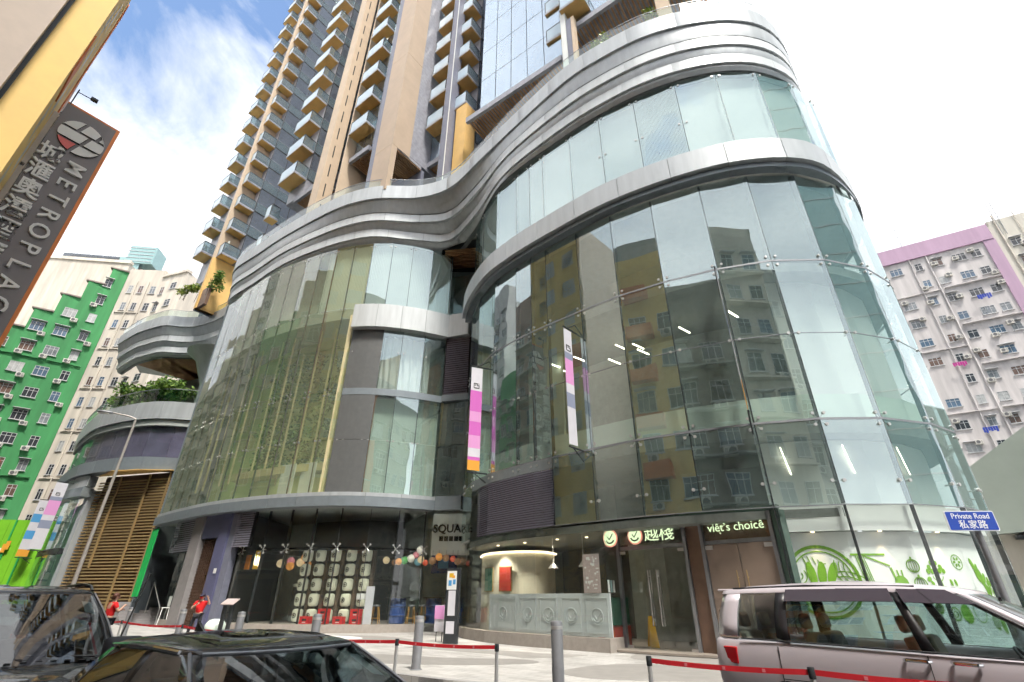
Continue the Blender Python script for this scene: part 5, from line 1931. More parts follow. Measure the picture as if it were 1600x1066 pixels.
# cream face
C0, C1, C2 = Vector((-66.95, 70.02)), Vector((-61.0, 70.4)), Vector((-55.6, 68.6))
FC = Facade(gb, C0, C1, 9)
FC2 = Facade(gb, C1, C2, 10)
MB().prism([tuple(C0), tuple(C1), tuple(C1 + Vector((0, 12))), tuple(C0 + Vector((0, 12)))], 0, 52.6).build('wall', 'cream_render', gb)
MB().prism([tuple(C1), tuple(C2), tuple(C2 + Vector((3, 12))), tuple(C1 + Vector((0, 12)))], 0, 51.0).build('wall', 'cream_render', gb)
MB().wall(C1 + Vector((0, -.3)), C2 + Vector((0, -.3)), 51.0, 51.5, 1.0).build('cornice', 'cream_render', gb)
for k in range(15):
    z = 47.7 - 3.42 * k
    for x, w_ in ((1.3, .75), (3.0, .75), (5.0, .9)):
        FC.window(x, z, w_, 1.5, 0, None, None)
    if k < 6: FC2.window(3.3, z + .4, 1.3, 1.3, 0, 'pane_dark')
    FC2.window(.9, z - .3, .9, 1.5, 1 if k % 2 else 0)
    if k % 2: FC.ledge(.4, 4.2, z - .55, 'cream_render', .2, .12)
for x in (2.15, 4.1):
    FC.pipe(x, 0, 50, .07, 'cream_render')
pl_ = thing('wall_plant', 'tuft of weeds growing from the cream wall of the old block', 'plant', (-61.5, 69.6, 39))
mb = MB()
leaves(mb, (-61.5, 69.7, 39.4), (.7, .5, .5), 90, .6, lr)
mb.build('foliage', 'leaf_bright', pl_, fix=False)

# cream block with flat blank wall behind, glass penthouse above
cb = thing('apartment_block', 'cream block with blank side wall and roof glazing behind the green block', 'building', (-92, 84, 0))
K0, K1, K2 = Vector((-104, 84)), Vector((-83.5, 86.5)), Vector((-80, 92))
FK = Facade(cb, Vector((-122, 92)), K0, 12)
MB().prism([tuple(K0), tuple(K1), (-83, 104), (-118, 104), (-124, 90)], 0, 66).build('wall', 'cream_render', cb)
MB().wall(K0 + Vector((-.3, -.3)), K1 + Vector((.3, -.3)), 66, 66.7, 1).build('cornice', 'cream_render', cb)
FK = Facade(cb, Vector((-124, 89.9)), K0 + Vector((0, -.05)), 12)
for k in range(17):
    for j in range(6):
        FK.window(2.5 + j * 3.2, 61 - 3.42 * k, 1.5, 1.4, 0, None, (.3, -.7) if FK.rg.random() < .4 else None)
    FK.ledge(.5, 20, 59.9 - 3.42 * k, 'cream_render', .8, .15)
for k in range(7):
    MB().box((-99 + k * 2.3, 87.5 + k * .3, 68.2), (2.2, .15, 3.0), R(8)).build('glazing_panel', 'teal_panel' if k > 4 else 'pane_glass', cb)
MB().box((-92, 91, 68.0), (14, 5, 2.8), R(8)).build('penthouse', 'grey_render', cb)
MB().box((-84.5, 91, 70.5), (5.5, 4, 4.6), R(8)).build('roof_enclosure', 'teal_panel', cb)
for k in range(5):
    MB().box((-84.5, 88.95, 68.7 + k * .9), (5.6, .1, .14), R(8)).build('enclosure_rail', 'fascia', cb)

# ---- green site hoarding and gantry at the far left
ho = thing('site_hoarding', 'bright green construction hoarding with printed panels below the old block', 'hoarding', (-46, 46, 0))
h0, h1 = Vector((-51.5, 49.6)), Vector((-44.0, 50.8))
for k in range(5):
    a, b = h0.lerp(h1, k / 5), h0.lerp(h1, (k + 1) / 5)
    MB().wall(a + (b - a) * .01, b - (b - a) * .01, 1.0, 8.2, .12).build('hoarding_panel', 'hoarding_dark_green' if k == 0 else 'hoarding_green', ho)
MB().wall(h0 + Vector((0, -.1)), h1 + Vector((0, -.1)), 0, 1.0, .4).build('base_wall', 'hoarding_grey', ho)
for k in (1, 2, 3):
    a = h0.lerp(h1, k / 5 + .08)
    MB().box((a.x, a.y - .1, 4.8), (.14, .06, 6.8), R(9)).build('hoarding_stripe', 'hoarding_dark_green', ho)
a = h0.lerp(h1, .42)
for dx, dz, c_ in ((-.7, 0, 'paper_white'), (-.3, .05, 'paper_white'), (.1, .1, 'paper_white'), (.45, .45, 'banner_orange'), (.7, .7, 'banner_orange')):
    MB().box((a.x + dx, a.y - .12, 5.2 + dz), (.34, .05, .75), R(9)).build('hoarding_print', c_, ho)
a = h0.lerp(h1, .35)
MB().box((a.x, a.y - .14, 2.9), (2.6, .06, .55), R(9)).build('hoarding_plate', 'paper_white', ho)
for dx, c_ in ((-.6, 'banner_orange'), (-.2, 'wet_yellow'), (.2, 'hoarding_dark_green')):
    MB().box((a.x + dx, a.y - .14, 1.7), (.32, .05, .7), R(25)).build('hoarding_print', c_, ho)

# ================================================================== near left: yellow hotel block with projecting sign
yb = thing('hotel_building', 'yellow and beige hotel block rising at the upper left corner', 'building', (-19, 11, 0))
CY = Vector((-17.75, 12.25))
S_ = -H_ST.to_2d()          # along the facade, away from the camera
Bk = -N_ST.to_2d()          # into the block
TOPY = 38
MB().prism([tuple(CY), tuple(CY + S_ * 13), tuple(CY + S_ * 13 + Bk * 1.15), tuple(CY + Bk * 1.15)], 0, TOPY).build('wall', 'yellow_wall', yb)
c2 = CY + Bk * 1.16
MB().prism([tuple(c2 - S_ * .45), tuple(c2 + S_ * 13), tuple(c2 + S_ * 13 + Bk * 12), tuple(c2 - S_ * .45 + Bk * 12)], 0, TOPY).build('wall', 'beige_stone', yb)
MB().obox(V2(CY + Bk * 1.02 - S_ * .03, 0), V2(Bk * .13, 0), V2(-S_ * .05, 0), (0, 0, TOPY)).build('shadow_joint', 'dark_metal', yb)
FY = Facade(yb, CY + S_ * 13, CY, 14)
for k in range(9):
    z = 4.0 + k * 3.6
    for x in (1.8, 4.6, 7.4, 10.2):
        q = FY.p + FY.d * (x - .8)
        wn = MB().obox(V2(q, z), V2(FY.d * 1.6, 0), V2(FY.n * .025, 0), (0, 0, 1.8)).build('window', 'window_frame', yb)
        MB().obox(V2(q + FY.d * .07 + FY.n * .02, z + .07), V2(FY.d * 1.46, 0), V2(FY.n * .012, 0), (0, 0, 1.66)).build('pane', 'pane_dark', wn)
    if k == 5: MB().obox(V2(CY + S_ * .6, z - 1.2), V2(S_ * 2.4, 0), V2(-Bk * .05, 0), (0, 0, 2.4)).build('orange_panel', 'orange_wall', yb)
MB().obox(V2(CY + S_ * 11.3, 0), V2(S_ * 1.6, 0), V2(-Bk * .06, 0), (0, 0, TOPY)).build('orange_strip', 'orange_wall', yb)

hs = thing('vertical_sign', 'tall grey hotel sign with orange edge and white raised letters at left', 'sign', (-23, 18, 9))
IN, OU = Vector((-23.7, 17.07)), Vector((-22.3, 18.98))
su = (OU - IN).normalized()
sn = Vector((su.y, -su.x))
ZB, ZT = 8.5, 24.8
w_ = (OU - IN).length
MB().obox(V2(IN, ZB), V2(su * (w_ - .16), 0), V2(-sn * .5, 0), (0, 0, ZT - ZB)).build('sign_face', 'sign_grey', hs)
MB().obox(V2(OU - su * .155, ZB), V2(su * .155, 0), V2(-sn * .5, 0), (0, 0, ZT - ZB + .12)).obox(V2(IN, ZT + .002), V2(su * (w_ - .157), 0), V2(-sn * .5, 0), (0, 0, .115)).build('orange_edge', 'sign_orange', hs)
MB().obox(V2(IN - su * .62, ZB), V2(su * .58, 0), V2(-sn * .42, 0), (0, 0, ZT - ZB - .9)).build('side_panel', 'beige_stone', hs)
MB().obox(V2(IN - su * 1.6, 20), V2(su * 1.5, 0), V2(-sn * .2, 0), (0, 0, .2)).obox(V2(IN - su * 1.6, 12), V2(su * 1.5, 0), V2(-sn * .2, 0), (0, 0, .2)).build('bracket', 'dark_metal', hs)


def sp(x, z, lift=.0):
    """point on the sign face: x metres from the inner edge"""
    return V2(IN + su * x + sn * lift, z)


# emblem of rounded tiles
def tile(poly, m_):
    MB().xprism(poly, sp(1.16, 23.05, .09), su.to_3d(), Vector((0, 0, 1)), sn.to_3d(), .02).build('emblem_tile', m_, hs)
    MB().xprism([(p[0], p[1]) for p in poly], sp(1.16, 23.05, .002), su.to_3d(), Vector((0, 0, 1)), sn.to_3d(), .085).build('emblem_return', 'ink', hs)


def clip(px, py):
    r = .96
    l = math.hypot(px, py * .92)
    return (px * r / l, py * r / l) if l > r else (px, py)


def cell(u0, u1, v0, v1):
    # slanted grid clipped to a disc
    o = []
    for (a0, b0, a1, b1) in ((u0, v0, u1, v0), (u1, v0, u1, v1), (u1, v1, u0, v1), (u0, v1, u0, v0)):
        for k in range(5):
            t = k / 5
            u_, v_ = a0 + (a1 - a0) * t, b0 + (b1 - b0) * t
            o.append(clip(u_ + .32 * v_, v_))
    return o


for (u0, u1, v0, v1, m_) in ((-1.3, -.46, .40, 1.1, 'sign_white'), (-.30, .36, .40, 1.1, 'sign_white'), (.52, 1.2, .40, 1.1, 'sign_white'),
                             (-1.4, .14, -.33, .26, 'sign_white'), (.30, 1.3, -.33, .26, 'sign_white'),
                             (-.72, .06, -1.1, -.47, 'sign_red'), (.22, 1.3, -1.1, -.47, 'sign_white')):
    tile(cell(u0, u1, v0, v1), m_)
zz = 21.35
for k, ch in enumerate('城滙奧澐酒店'):
    f = frame(sp(.46, zz - k * 1.22, .07), su.to_3d())
    text('sign_character', ch, 'sign_white', hs, f, 1.12, .06, fat=.022, sx=.86)
# roman letters run down the sign, turned a quarter clockwise
for k, ch in enumerate('METROPLACE HOTEL'):
    if ch == ' ': continue
    f = frame(sp(1.52, 21.15 - k * 1.02, .07), Vector((0, 0, -1)), su.to_3d())
    text('sign_letter', ch, 'sign_white', hs, f, 1.05, .06, fat=.010, sx=1.0)
# small floodlight bracket on the sign top
MB().tube(sp(.1, ZT), sp(.1, ZT + 1.2), .03, 6).tube(sp(.1, ZT + 1.0), sp(.75, ZT + .9, .2), .025, 6).box(tuple(sp(.8, ZT + .95, .2)), (.3, .2, .15), R(50)).build('floodlight_arm', 'dark_metal', hs)

# ================================================================== street wall behind the camera (mirrored in the glass)
def street_block(label, s0, s1, n0, depth, h, m_, seed, cols, wz=3.5, tints=None, ledges=None, acp=.35, name='apartment_block'):
    a, b = along(n0, s0), along(n0, s1)
    c, d = along(n0 - depth, s1), along(n0 - depth, s0)
    t = thing(name, label, 'building', (a.x, a.y, 0))
    block(t, [tuple(a), tuple(b), tuple(c), tuple(d)], 0, h, m_)
    f = Facade(t, b, a, seed)
    for z in [4.4 + wz * k for k in range(int((h - 5) / wz))]:
        for j in range(cols):
            x = f.len * (j + .5) / cols
            f.window(x, z, min(2.0, f.len / cols * .62), 1.6, f.rg.randint(0, 1), f.rg.choice(tints) if tints else None, (.2, -.8) if f.rg.random() < acp else None)
        if ledges: f.ledge(.2, f.len - .2, z - .75, ledges, .7, .14)
    f.ledge(0, f.len, 3.4, 'dark_metal', 1.2, .2, 'canopy')
    for j in range(int(f.len / 4)):
        MB().obox(V2(f.p + f.d * (j * 4 + .4) + f.n * .02, 0), V2(f.d * 3.2, 0), V2(f.n * .05, 0), (0, 0, 3.0)).build('shopfront', f.rg.choice(('pane_dark', 'booth_green', 'pane_brown', 'pane_grey')), t)
    return t


street_block('dark brown tenement mirrored in the curved glass, nearest behind the viewer', -3.9, 5.5, -3.5, 12, 25, 'dark_render', 41, 4, acp=.5, ledges='grey_render')
ob = street_block('yellow block with orange corner strip mirrored in the nose glass', -11.5, -4.1, -3.3, 12, 29, 'yellow_wall', 40, 3, acp=.3)
a_ = along(-3.25, -5.7)
MB().obox(V2(a_, 0), V2(H_ST.to_2d() * 1.5, 0), V2(N_ST.to_2d() * .25, 0), (0, 0, 29.5)).build('orange_strip', 'orange_wall', ob)
for k in range(6):
    a_ = along(-3.25, -11.2)
    MB().obox(V2(a_, 5.5 + 3.9 * k), V2(H_ST.to_2d() * 2.2, 0), V2(N_ST.to_2d() * .9, 0), (0, 0, 1.2)).build('orange_balcony', 'orange_wall', ob)
street_block('cream tenement mirrored in the nose glass, right of the dark one', 5.7, 13.5, -3.5, 12, 33, 'cream_render', 42, 4, ledges='cream_render')
street_block('pale tall block mirrored at the right of the nose', 14, 30, -6, 14, 30, 'grey_render', 43, 6)
street_block('green painted tenement beyond the hotel, mirrored in the left wing', -56, -43.4, -1.0, 12, 30, 'green_wall_paint', 44, 5, acp=.3)
street_block('pinkish tenement beyond the hotel, mirrored in the left wing', -43.2, -34.9, -1.0, 12, 34, 'pinkish_render', 45, 3, ledges='cream_render')
street_block('white tall block far along the street, mirrored in the left wing', -72, -56.3, -1.5, 14, 48, 'white_render', 46, 6)
street_block('sandy block farthest along the street, mirrored at the end of the left wing', -150, -72.6, -1.5, 14, 42, 'cream_render', 47, 16, ledges='off_white_render')
street_block('set-back grey block between hotel and tenement, mirrored in the wing', -24, -9, -15, 12, 40, 'grey_render', 48, 5)
# glassy tower off to the right, mirrored in the right-hand panels
gt_ = thing('office_tower', 'teal office tower off to the right, mirrored in the nose glass', 'tower', (52, -2, 0))
a, b = Vector((44, 6)), Vector((60, -10))
MB().prism([tuple(a), tuple(a + Vector((-9, -9))), tuple(b + Vector((-9, -9))), tuple(b)], 0, 70).build('wall', 'teal_panel', gt_)
FT_ = Facade(gt_, b + Vector((-9, -9)), a + Vector((-9, -9)), 51)
FT_ = Facade(gt_, b, a, 51)
for k in range(18):
    MB().obox(V2(a + Vector((-9, -9)), 3 + k * 3.7), (9.0, 9.0, 0), (-.06, .06, 0), (0, 0, .10)).build('floor_band', 'fascia', gt_)
    MB().obox(V2(a + Vector((-9.02, -9.02)), 3.1 + k * 3.7), (16, -16, 0), (-.06, -.06, 0), (0, 0, .10)).build('floor_band', 'fascia', gt_)
# ================================================================== vehicles
def lerp(a, b, t): return a + (b - a) * t


def wheel(parent, x, y, r, w_):
    s_ = 1 if y > 0 else -1
    wm = MB()
    n = 24
    prof = [(r * .62, -w_ / 2), (r * .90, -w_ / 2), (r, -w_ / 2 + .04), (r, w_ / 2 - .04), (r * .90, w_ / 2), (r * .62, w_ / 2)]
    rows = [[Vector((x + rr * math.cos(2 * math.pi * i / n), y + zz_ * s_, r + rr * math.sin(2 * math.pi * i / n))) for i in range(n)] for rr, zz_ in prof]
    rows.append(rows[0])
    wm.grid(rows, closed=True)
    wo = wm.build('wheel', 'rubber', parent, smooth=True)
    rm = MB()
    yy = y + s_ * w_ * .30
    for k in range(5):
        a = 2 * math.pi * k / 5
        rm.tube((x, yy, r), (x + r * .6 * math.cos(a), yy, r + r * .6 * math.sin(a)), .035, 6)
    rm.path([(x + r * .61 * math.cos(2 * math.pi * i / 20), yy, r + r * .61 * math.sin(2 * math.pi * i / 20)) for i in range(21)], .025, 6)
    rm.tube((x, yy - .03, r), (x, yy + .03, r), .07, 10)
    rm.build('rim', 'steel', wo)


def torus(mb, c, ax, r, t_, n=20):
    ax = Vector(ax).normalized()
    a = ax.orthogonal().normalized()
    b = ax.cross(a)
    c = Vector(c)
    mb.path([c + (a * math.cos(2 * math.pi * i / n) + b * math.sin(2 * math.pi * i / n)) * r for i in range(n + 1)], t_, 6)


def seat(parent, x, y, z, m_, w_=.50):
    mb = MB()
    mb.obox((x - .25, y - w_ / 2, z), (.5, 0, 0), (0, w_, 0), (0, 0, .16))
    mb.obox((x - .28, y - w_ / 2 + .02, z + .10), (.14, 0, 0), (0, w_ - .04, 0), (-.16, 0, .58))
    mb.obox((x - .46, y - .13, z + .72), (.09, 0, 0), (0, .26, 0), (-.03, 0, .19))
    return mb.build('seat', m_, parent, bevel=.04, smooth=True)


def make_car(name, label, cat, S, paint, glass_m, loc, heading):
    t = thing(name, label, cat, (0, 0, 0))
    # lower body
    rows = []
    for st in S['body']:
        x, zs, ws, zm, wm_, zsh, wsh, zc, tub = st
        if tub:
            half = [(0, zs), (ws * .9, zs), (ws, zs + .06), (wm_, zm), (wm_ * .995, lerp(zm, zsh, .6)), (wsh, zsh), (wsh - .06, zsh + .005), (wsh - .10, zsh - .03), (wsh - .12, .55), (0, .55)]
        else:
            half = [(0, zs), (ws * .9, zs), (ws, zs + .06), (wm_, zm), (wm_ * .995, lerp(zm, zsh, .6)), (wsh, zsh), (wsh - .10, lerp(zsh, zc, .35)), (wsh * .72, lerp(zsh, zc, .72)), (wsh * .40, lerp(zsh, zc, .93)), (0, zc)]
        loop = [Vector((x, y, z)) for y, z in half] + [Vector((x, -y, z)) for y, z in half[-2:0:-1]]
        rows.append(loop)
    mb = MB().grid(rows, closed=True)
    n = len(rows[0])
    mb.f.append(list(range(n)))
    mb.f.append([(len(rows) - 1) * n + i for i in range(n)])
    body = mb.build('body', paint, t, smooth=True)
    sm_ = body.modifiers.new('sub', 'SUBSURF')
    sm_.levels = sm_.render_levels = 2
    # greenhouse
    cols_ = S['cols']      # (bx, by, rx, ry) in order front centre -> rear centre, left half
    tags = S['tags']
    zb, zr = S['zb'], S['zr']

    def colpts(c, sgn, nv=5):
        o = []
        for k in range(nv):
            v = k / (nv - 1)
            bul = S.get('bulge', .045) * math.sin(math.pi * v)
            x = lerp(c[0], c[2], v)
            y = lerp(c[1], c[3], v)
            z = lerp(zb(c[0]) if callable(zb) else zb, zr(c[2]) if callable(zr) else zr, v)
            nx, ny = (x - S['cx']) / 1.3, y / .7
            l = math.hypot(nx, ny) or 1
            o.append(Vector((x + bul * nx / l * .8, (y + bul * ny / l) * sgn, z)))
        return o

    names = {'W': ('windscreen', glass_m), 'S': ('side_window', glass_m), 'B': ('rear_window', glass_m), 'P': ('pillar', S.get('pillar', paint)), 'K': ('pillar', 'trim_black')}
    k = 0
    while k < len(tags):
        j = k
        while j < len(tags) and tags[j] == tags[k]: j += 1
        nm, mm = names[tags[k]]
        for sgn in (1, -1):
            if tags[k] in 'WB' and sgn < 0: continue
            mb = MB()
            if tags[k] in 'WB':
                seq = [colpts(cols_[i], 1) for i in range(k, j + 1)]
                mir = [colpts(cols_[i], -1) for i in range(k, j + 1)]
                rows_ = (mir[::-1] + seq[1:]) if tags[k] == 'W' else (seq + mir[::-1][1:])
                mb.grid(rows_)
            else:
                mb.grid([colpts(cols_[i], sgn) for i in range(k, j + 1)])
            o = mb.build(nm, mm, t, smooth='all')
            if tags[k] in 'PK':
                so_ = o.modifiers.new('solid', 'SOLIDIFY')
                so_.thickness = .04
                so_.offset = -1
        k = j
    # roof
    loop = [colpts(c, 1)[-1] for c in cols_] + [colpts(c, -1)[-1] for c in cols_[-2:0:-1]]
    cx_ = sum(v.x for v in loop) / len(loop)
    rows = []
    for f_, dz in ((1.02, -.02), (1.0, .012), (.93, .034), (.78, .058), (.5, .078), (.2, .088)):
        rows.append([Vector((cx_ + (v.x - cx_) * f_, v.y * f_, v.z * 1.0 + dz * S.get('crown', 1))) for v in loop])
    mb = MB().grid(rows, closed=True)
    n = len(loop)
    mb.f.append([5 * n + i for i in range(n)])
    roof = mb.build('roof', paint, t, smooth='all')
    # inner lining
    mb = MB()
    mb.add([v + Vector((0, 0, -.03)) for v in loop], [tuple(range(n))])
    mb.build('headlining', 'seat_beige' if S.get('beige') else 'seat_dark', t)
    wheel(t, S['wx'][0], S['wy'], S['wr'], .21)
    wheel(t, S['wx'][0], -S['wy'], S['wr'], .21)
    wheel(t, S['wx'][1], S['wy'], S['wr'], .21)
    wheel(t, S['wx'][1], -S['wy'], S['wr'], .21)
    # dash, seats, steering wheel
    x0 = S['dash']
    MB().obox((x0 - .35, -S['wy'] * .86, .62), (.62, 0, 0), (0, S['wy'] * 1.72, 0), (0, 0, .30)).build('dashboard', 'seat_dark', t, bevel=.06)
    mb = MB()
    torus(mb, (x0 - .45, -.36, .92), (.9, 0, .45), .18, .016)
    mb.build('steering_wheel', 'trim_black', t)
    for x, y in S['seats']:
        seat(t, x, y, .46, 'seat_beige' if S.get('beige') else 'seat_dark')
    MB().obox((S['mirror_in'][0], -.12, S['mirror_in'][1]), (.03, 0, 0), (0, .24, 0), (0, 0, .07)).build('rear_view_mirror', 'trim_black', t)
    # door mirrors
    for sgn in (1, -1):
        mx_, my_, mz_ = S['mirror']
        mb = MB().lathe([(.03, -.10), (.10, -.08), (.125, 0), (.10, .08), (.03, .10)], (0, 0, 0), 14)
        for v in mb.v:
            v.x, v.y, v.z = mx_ + v.x * .75, sgn * (my_ + v.y * 1.15), mz_ + v.z * .9
        mo = mb.build('door_mirror', paint, t, smooth='all')
        g = MB().obox((mx_ - .10, sgn * (my_ - .10), mz_ - .06), (.01, 0, 0), (0, .2 * sgn, 0), (0, 0, .12))
        g.build('mirror_glass', 'chrome', mo)
        MB().tube((mx_ + .02, sgn * (my_ - .10), mz_ - .05), (mx_ + .04, sgn * (my_ - .24), mz_ - .08), .025, 6).build('mirror_stalk', 'trim_black', mo)
    S['extra'](t, colpts, cols_, S) if 'extra' in S else None
    t.location = loc
    t.rotation_euler = (0, 0, heading)
    return t


def ridge(mb, pts, r, n=6): mb.path([Vector(p) for p in pts], r, n)


# ---------------------------------------------------------------- silver people carrier
def van_extra(t, cp, C, S):
    # window visors
    mb = MB()
    for a, b in ((5, 7), (8, 10)):
        for k in range(a, b):
            p0, p1 = cp(C[k], -1), cp(C[k + 1], -1)
            mb.add([p0[4] + Vector((0, -.015, .01)), p1[4] + Vector((0, -.015, .01)), p1[3] + Vector((0, -.05, .02)), p0[3] + Vector((0, -.05, .02))], [(0, 1, 2, 3)])
    v_ = mb.build('window_visor', 'visor', t)
    v_.modifiers.new('solid', 'SOLIDIFY').thickness = .008
    # tail lights wrap round the rear corners
    for s_ in (-1, 1):
        P_ = [(-2.345, .52), (-2.335, .66), (-2.27, .765), (-2.14, .835), (-1.98, .862), (-1.98, .80), (-2.2, .70), (-2.28, .52)]
        MB().prism([(x, s_ * y) for x, y in P_], .74, .95).build('tail_light', 'tail_red', t, bevel=.015)
    # handles (both sides) and door lines
    for s_ in (-1, 1):
        y = s_ * .868
        for x, l in ((-.06, .24), (.36, .24)):
            h = MB()
            h.path([(x, y, .93), (x + .03, y + s_ * .04, .93), (x + l - .03, y + s_ * .04, .925), (x + l, y, .925)], .020, 8)
            h.build('door_handle', 'chrome', t)
        g = MB()
        for x in (-1.42, .16, 1.22):
            g.path([(x, s_ * .872, .35), (x, s_ * .871, .7), (x + .0, s_ * .852, .98)], .006, 4)
        g.path([(-1.42, s_ * .873, .62), (1.22, s_ * .875, .60)], .006, 4)
        g.build('door_seam', 'ink', t)
        MB().path([(-1.9, s_ * .835, 1.055), (-.7, s_ * .848, 1.035), (.4, s_ * .85, 1.01), (1.35, s_ * .83, .985)], .010, 6).build('belt_trim', 'trim_black', t)
    MB().obox((-2.34, -.62, .35), (.1, 0, 0), (0, 1.24, 0), (0, 0, .22)).build('rear_bumper', 'car_silver', t, bevel=.04)
    # tailgate spoiler
    MB().obox((-2.29, -.50, 1.655), (.22, 0, 0), (0, 1.0, 0), (0, 0, .03)).build('spoiler', 'car_silver', t, bevel=.015)
    for s_ in (-1, 1):
        MB().obox((2.12, s_ * .45, .72), (.16, 0, 0), (0, s_ * .30, 0), (0, 0, .16)).build('headlight', 'chrome', t, bevel=.03)
    for s_ in (-1, 1):
        MB().path([(-2.0, s_ * .585, 1.69), (-1, s_ * .60, 1.715), (.2, s_ * .59, 1.69)], .010, 5).build('roof_channel', 'trim_black', t)


VAN = dict(
    body=[(-2.36, .40, .55, .60, .66, .98, .62, 1.00, 0), (-2.33, .30, .70, .58, .80, 1.05, .74, 1.05, 0), (-2.18, .24, .79, .58, .855, 1.06, .80, 1.06, 1), (-1.5, .20, .82, .58, .872, 1.05, .835, 1.05, 1),
          (-.5, .20, .82, .58, .875, 1.03, .84, 1.03, 1), (.5, .20, .82, .58, .875, 1.01, .84, 1.01, 1), (1.46, .20, .82, .58, .872, .98, .825, .99, 1), (1.62, .20, .82, .58, .87, .97, .80, 1.03, 0),
          (1.9, .22, .80, .56, .85, .88, .75, .96, 0), (2.14, .26, .72, .52, .78, .78, .66, .84, 0), (2.28, .34, .55, .50, .62, .66, .54, .70, 0)],
    cols=[(1.85, 0, .74, 0), (1.81, .35, .72, .28), (1.68, .60, .68, .50), (1.58, .73, .62, .58), (1.46, .78, .54, .60),
          (1.40, .80, .48, .605), (.72, .825, .22, .625), (.24, .835, .02, .635), (.12, .835, -.06, .64),
          (-.6, .84, -.62, .645), (-1.26, .835, -1.24, .64), (-1.42, .83, -1.38, .635), (-1.95, .81, -1.88, .62), (-2.16, .78, -2.08, .60), (-2.30, .66, -2.18, .52), (-2.33, .35, -2.22, .30), (-2.34, 0, -2.23, 0)],
    tags='WWWPKSSKSSKSPPBB',
    zb=lambda x: 1.03 + (.05 if x < -1.4 else 0) - (.03 if x > .5 else 0), zr=lambda x: 1.66 - .045 * max(0, x) ** 2 - .010 * (x + .8) ** 2,
    cx=-.4, wx=(1.42, -1.38), wy=.76, wr=.315, dash=1.38, seats=[(.35, .36), (.35, -.36), (-.75, .36), (-.75, -.36), (-1.6, .36), (-1.6, -.36)],
    mirror_in=(.85, 1.50), mirror=(1.32, .98, 1.06), beige=True, pillar='car_silver', extra=van_extra, crown=1.35, bulge=.03)
hv = Vector((.67, -.743))
rc = Vector((2.95, 8.44))
# near flank of the van passes through rc; the body lies beyond it
lft_ = Vector((-hv.y, hv.x))
van_c = rc + hv * 2.43 + lft_ * .87
van = make_car('people_carrier', 'silver people carrier parked side-on at the lower right', 'van', VAN, 'car_silver', 'car_glass', (van_c.x, van_c.y, -.02), math.atan2(hv.y, hv.x))
van.scale = (1.04, 1, 1)


# ---------------------------------------------------------------- black saloon
def sedan_extra(t, cp, C, S):
    # chrome strip round the side glass
    for sgn in (1, -1):
        mb = MB()
        top = [cp(C[k], sgn)[4] + Vector((0, sgn * .012, .0)) for k in range(4, 12)]
        mb.path(top, .012, 6)
        bot = [cp(C[k], sgn)[0] + Vector((0, sgn * .012, .01)) for k in range(4, 12)]
        mb.path(bot, .012, 6)
        mb.build('chrome_strip', 'chrome', t)
    # sunroof: glass plate with a light seam
    zt_ = 1.398
    o = [(-.12, -.40), (.02, -.36), (.04, 0), (.02, .36), (-.12, .40), (-.62, .38), (-.66, 0), (-.62, -.38)]
    def rz(x, y): return S['zr'](-.5) + .075 * .75 * (1 - (y / .60) ** 4) * (1 - ((x + .52) / .75) ** 4) + .002
    MB().add([Vector((x, y, rz(x, y) - .03)) for x, y in o], [tuple(range(8))]).build('sunroof', 'car_black', t)
    MB().path([Vector((x, y, rz(x, y))) for x, y in o + o[:1]], .006, 4).build('sunroof_seam', 'grey_steel', t)
    # licence sticker and tint strip inside the windscreen
    a, b = cp(C[2], 1), cp(C[1], 1)
    def ws(u, v, lift=-.012):
        i = v * 4
        k = min(3, int(i))
        f_ = i - k
        p = a[k].lerp(a[k + 1], f_)
        q = b[k].lerp(b[k + 1], f_)
        return p.lerp(q, u) + Vector((lift, 0, lift * .5))
    MB().add([ws(.12, .62), ws(.45, .66), ws(.45, .90), ws(.12, .88)], [(0, 1, 2, 3)]).build('licence_sticker', 'paper_white', t)
    g = MB()
    g.path([cp(C[2], 1)[4] + Vector((.01, 0, 0)), cp(C[1], 1)[4] + Vector((.01, 0, 0)), cp(C[0], 1)[4] + Vector((.01, 0, 0)), cp(C[1], -1)[4] + Vector((.01, 0, 0)), cp(C[2], -1)[4] + Vector((.01, 0, 0))], .008, 5)
    for s_ in (1, -1):
        g.path([p + Vector((.008, s_ * .005, 0)) for p in cp(C[3], s_)], .010, 5)
    g.build('windscreen_trim', 'grey_steel', t)
    for s_ in (-1, 1):
        MB().obox((2.15, s_ * .40, .62), (.18, 0, 0), (0, s_ * .36, 0), (0, 0, .14)).build('headlight', 'chrome', t, bevel=.03)
        MB().obox((-2.36, s_ * .40, .72), (.15, 0, 0), (0, s_ * .36, 0), (0, 0, .16)).build('tail_light', 'tail_red', t, bevel=.03)
    # rear-view camera block
    MB().obox((.16, -.07, 1.24), (.06, 0, 0), (0, .16, 0), (0, 0, .08)).build('mirror_housing', 'trim_black', t)
    for s_ in (-1, 1):
        for x in (.10, -.75):
            MB().path([(x, s_ * .90, .78), (x + .03, s_ * .93, .78), (x + .19, s_ * .93, .78), (x + .22, s_ * .90, .78)], .014, 6).build('door_handle', 'chrome', t)
    # antenna-like roof fin
    MB().xprism([(0, 0), (.16, 0), (.02, .07)], (-1.15, -.01, 1.395), (1, 0, 0), (0, 0, 1), (0, 1, 0), .02).build('roof_fin', 'car_black', t)


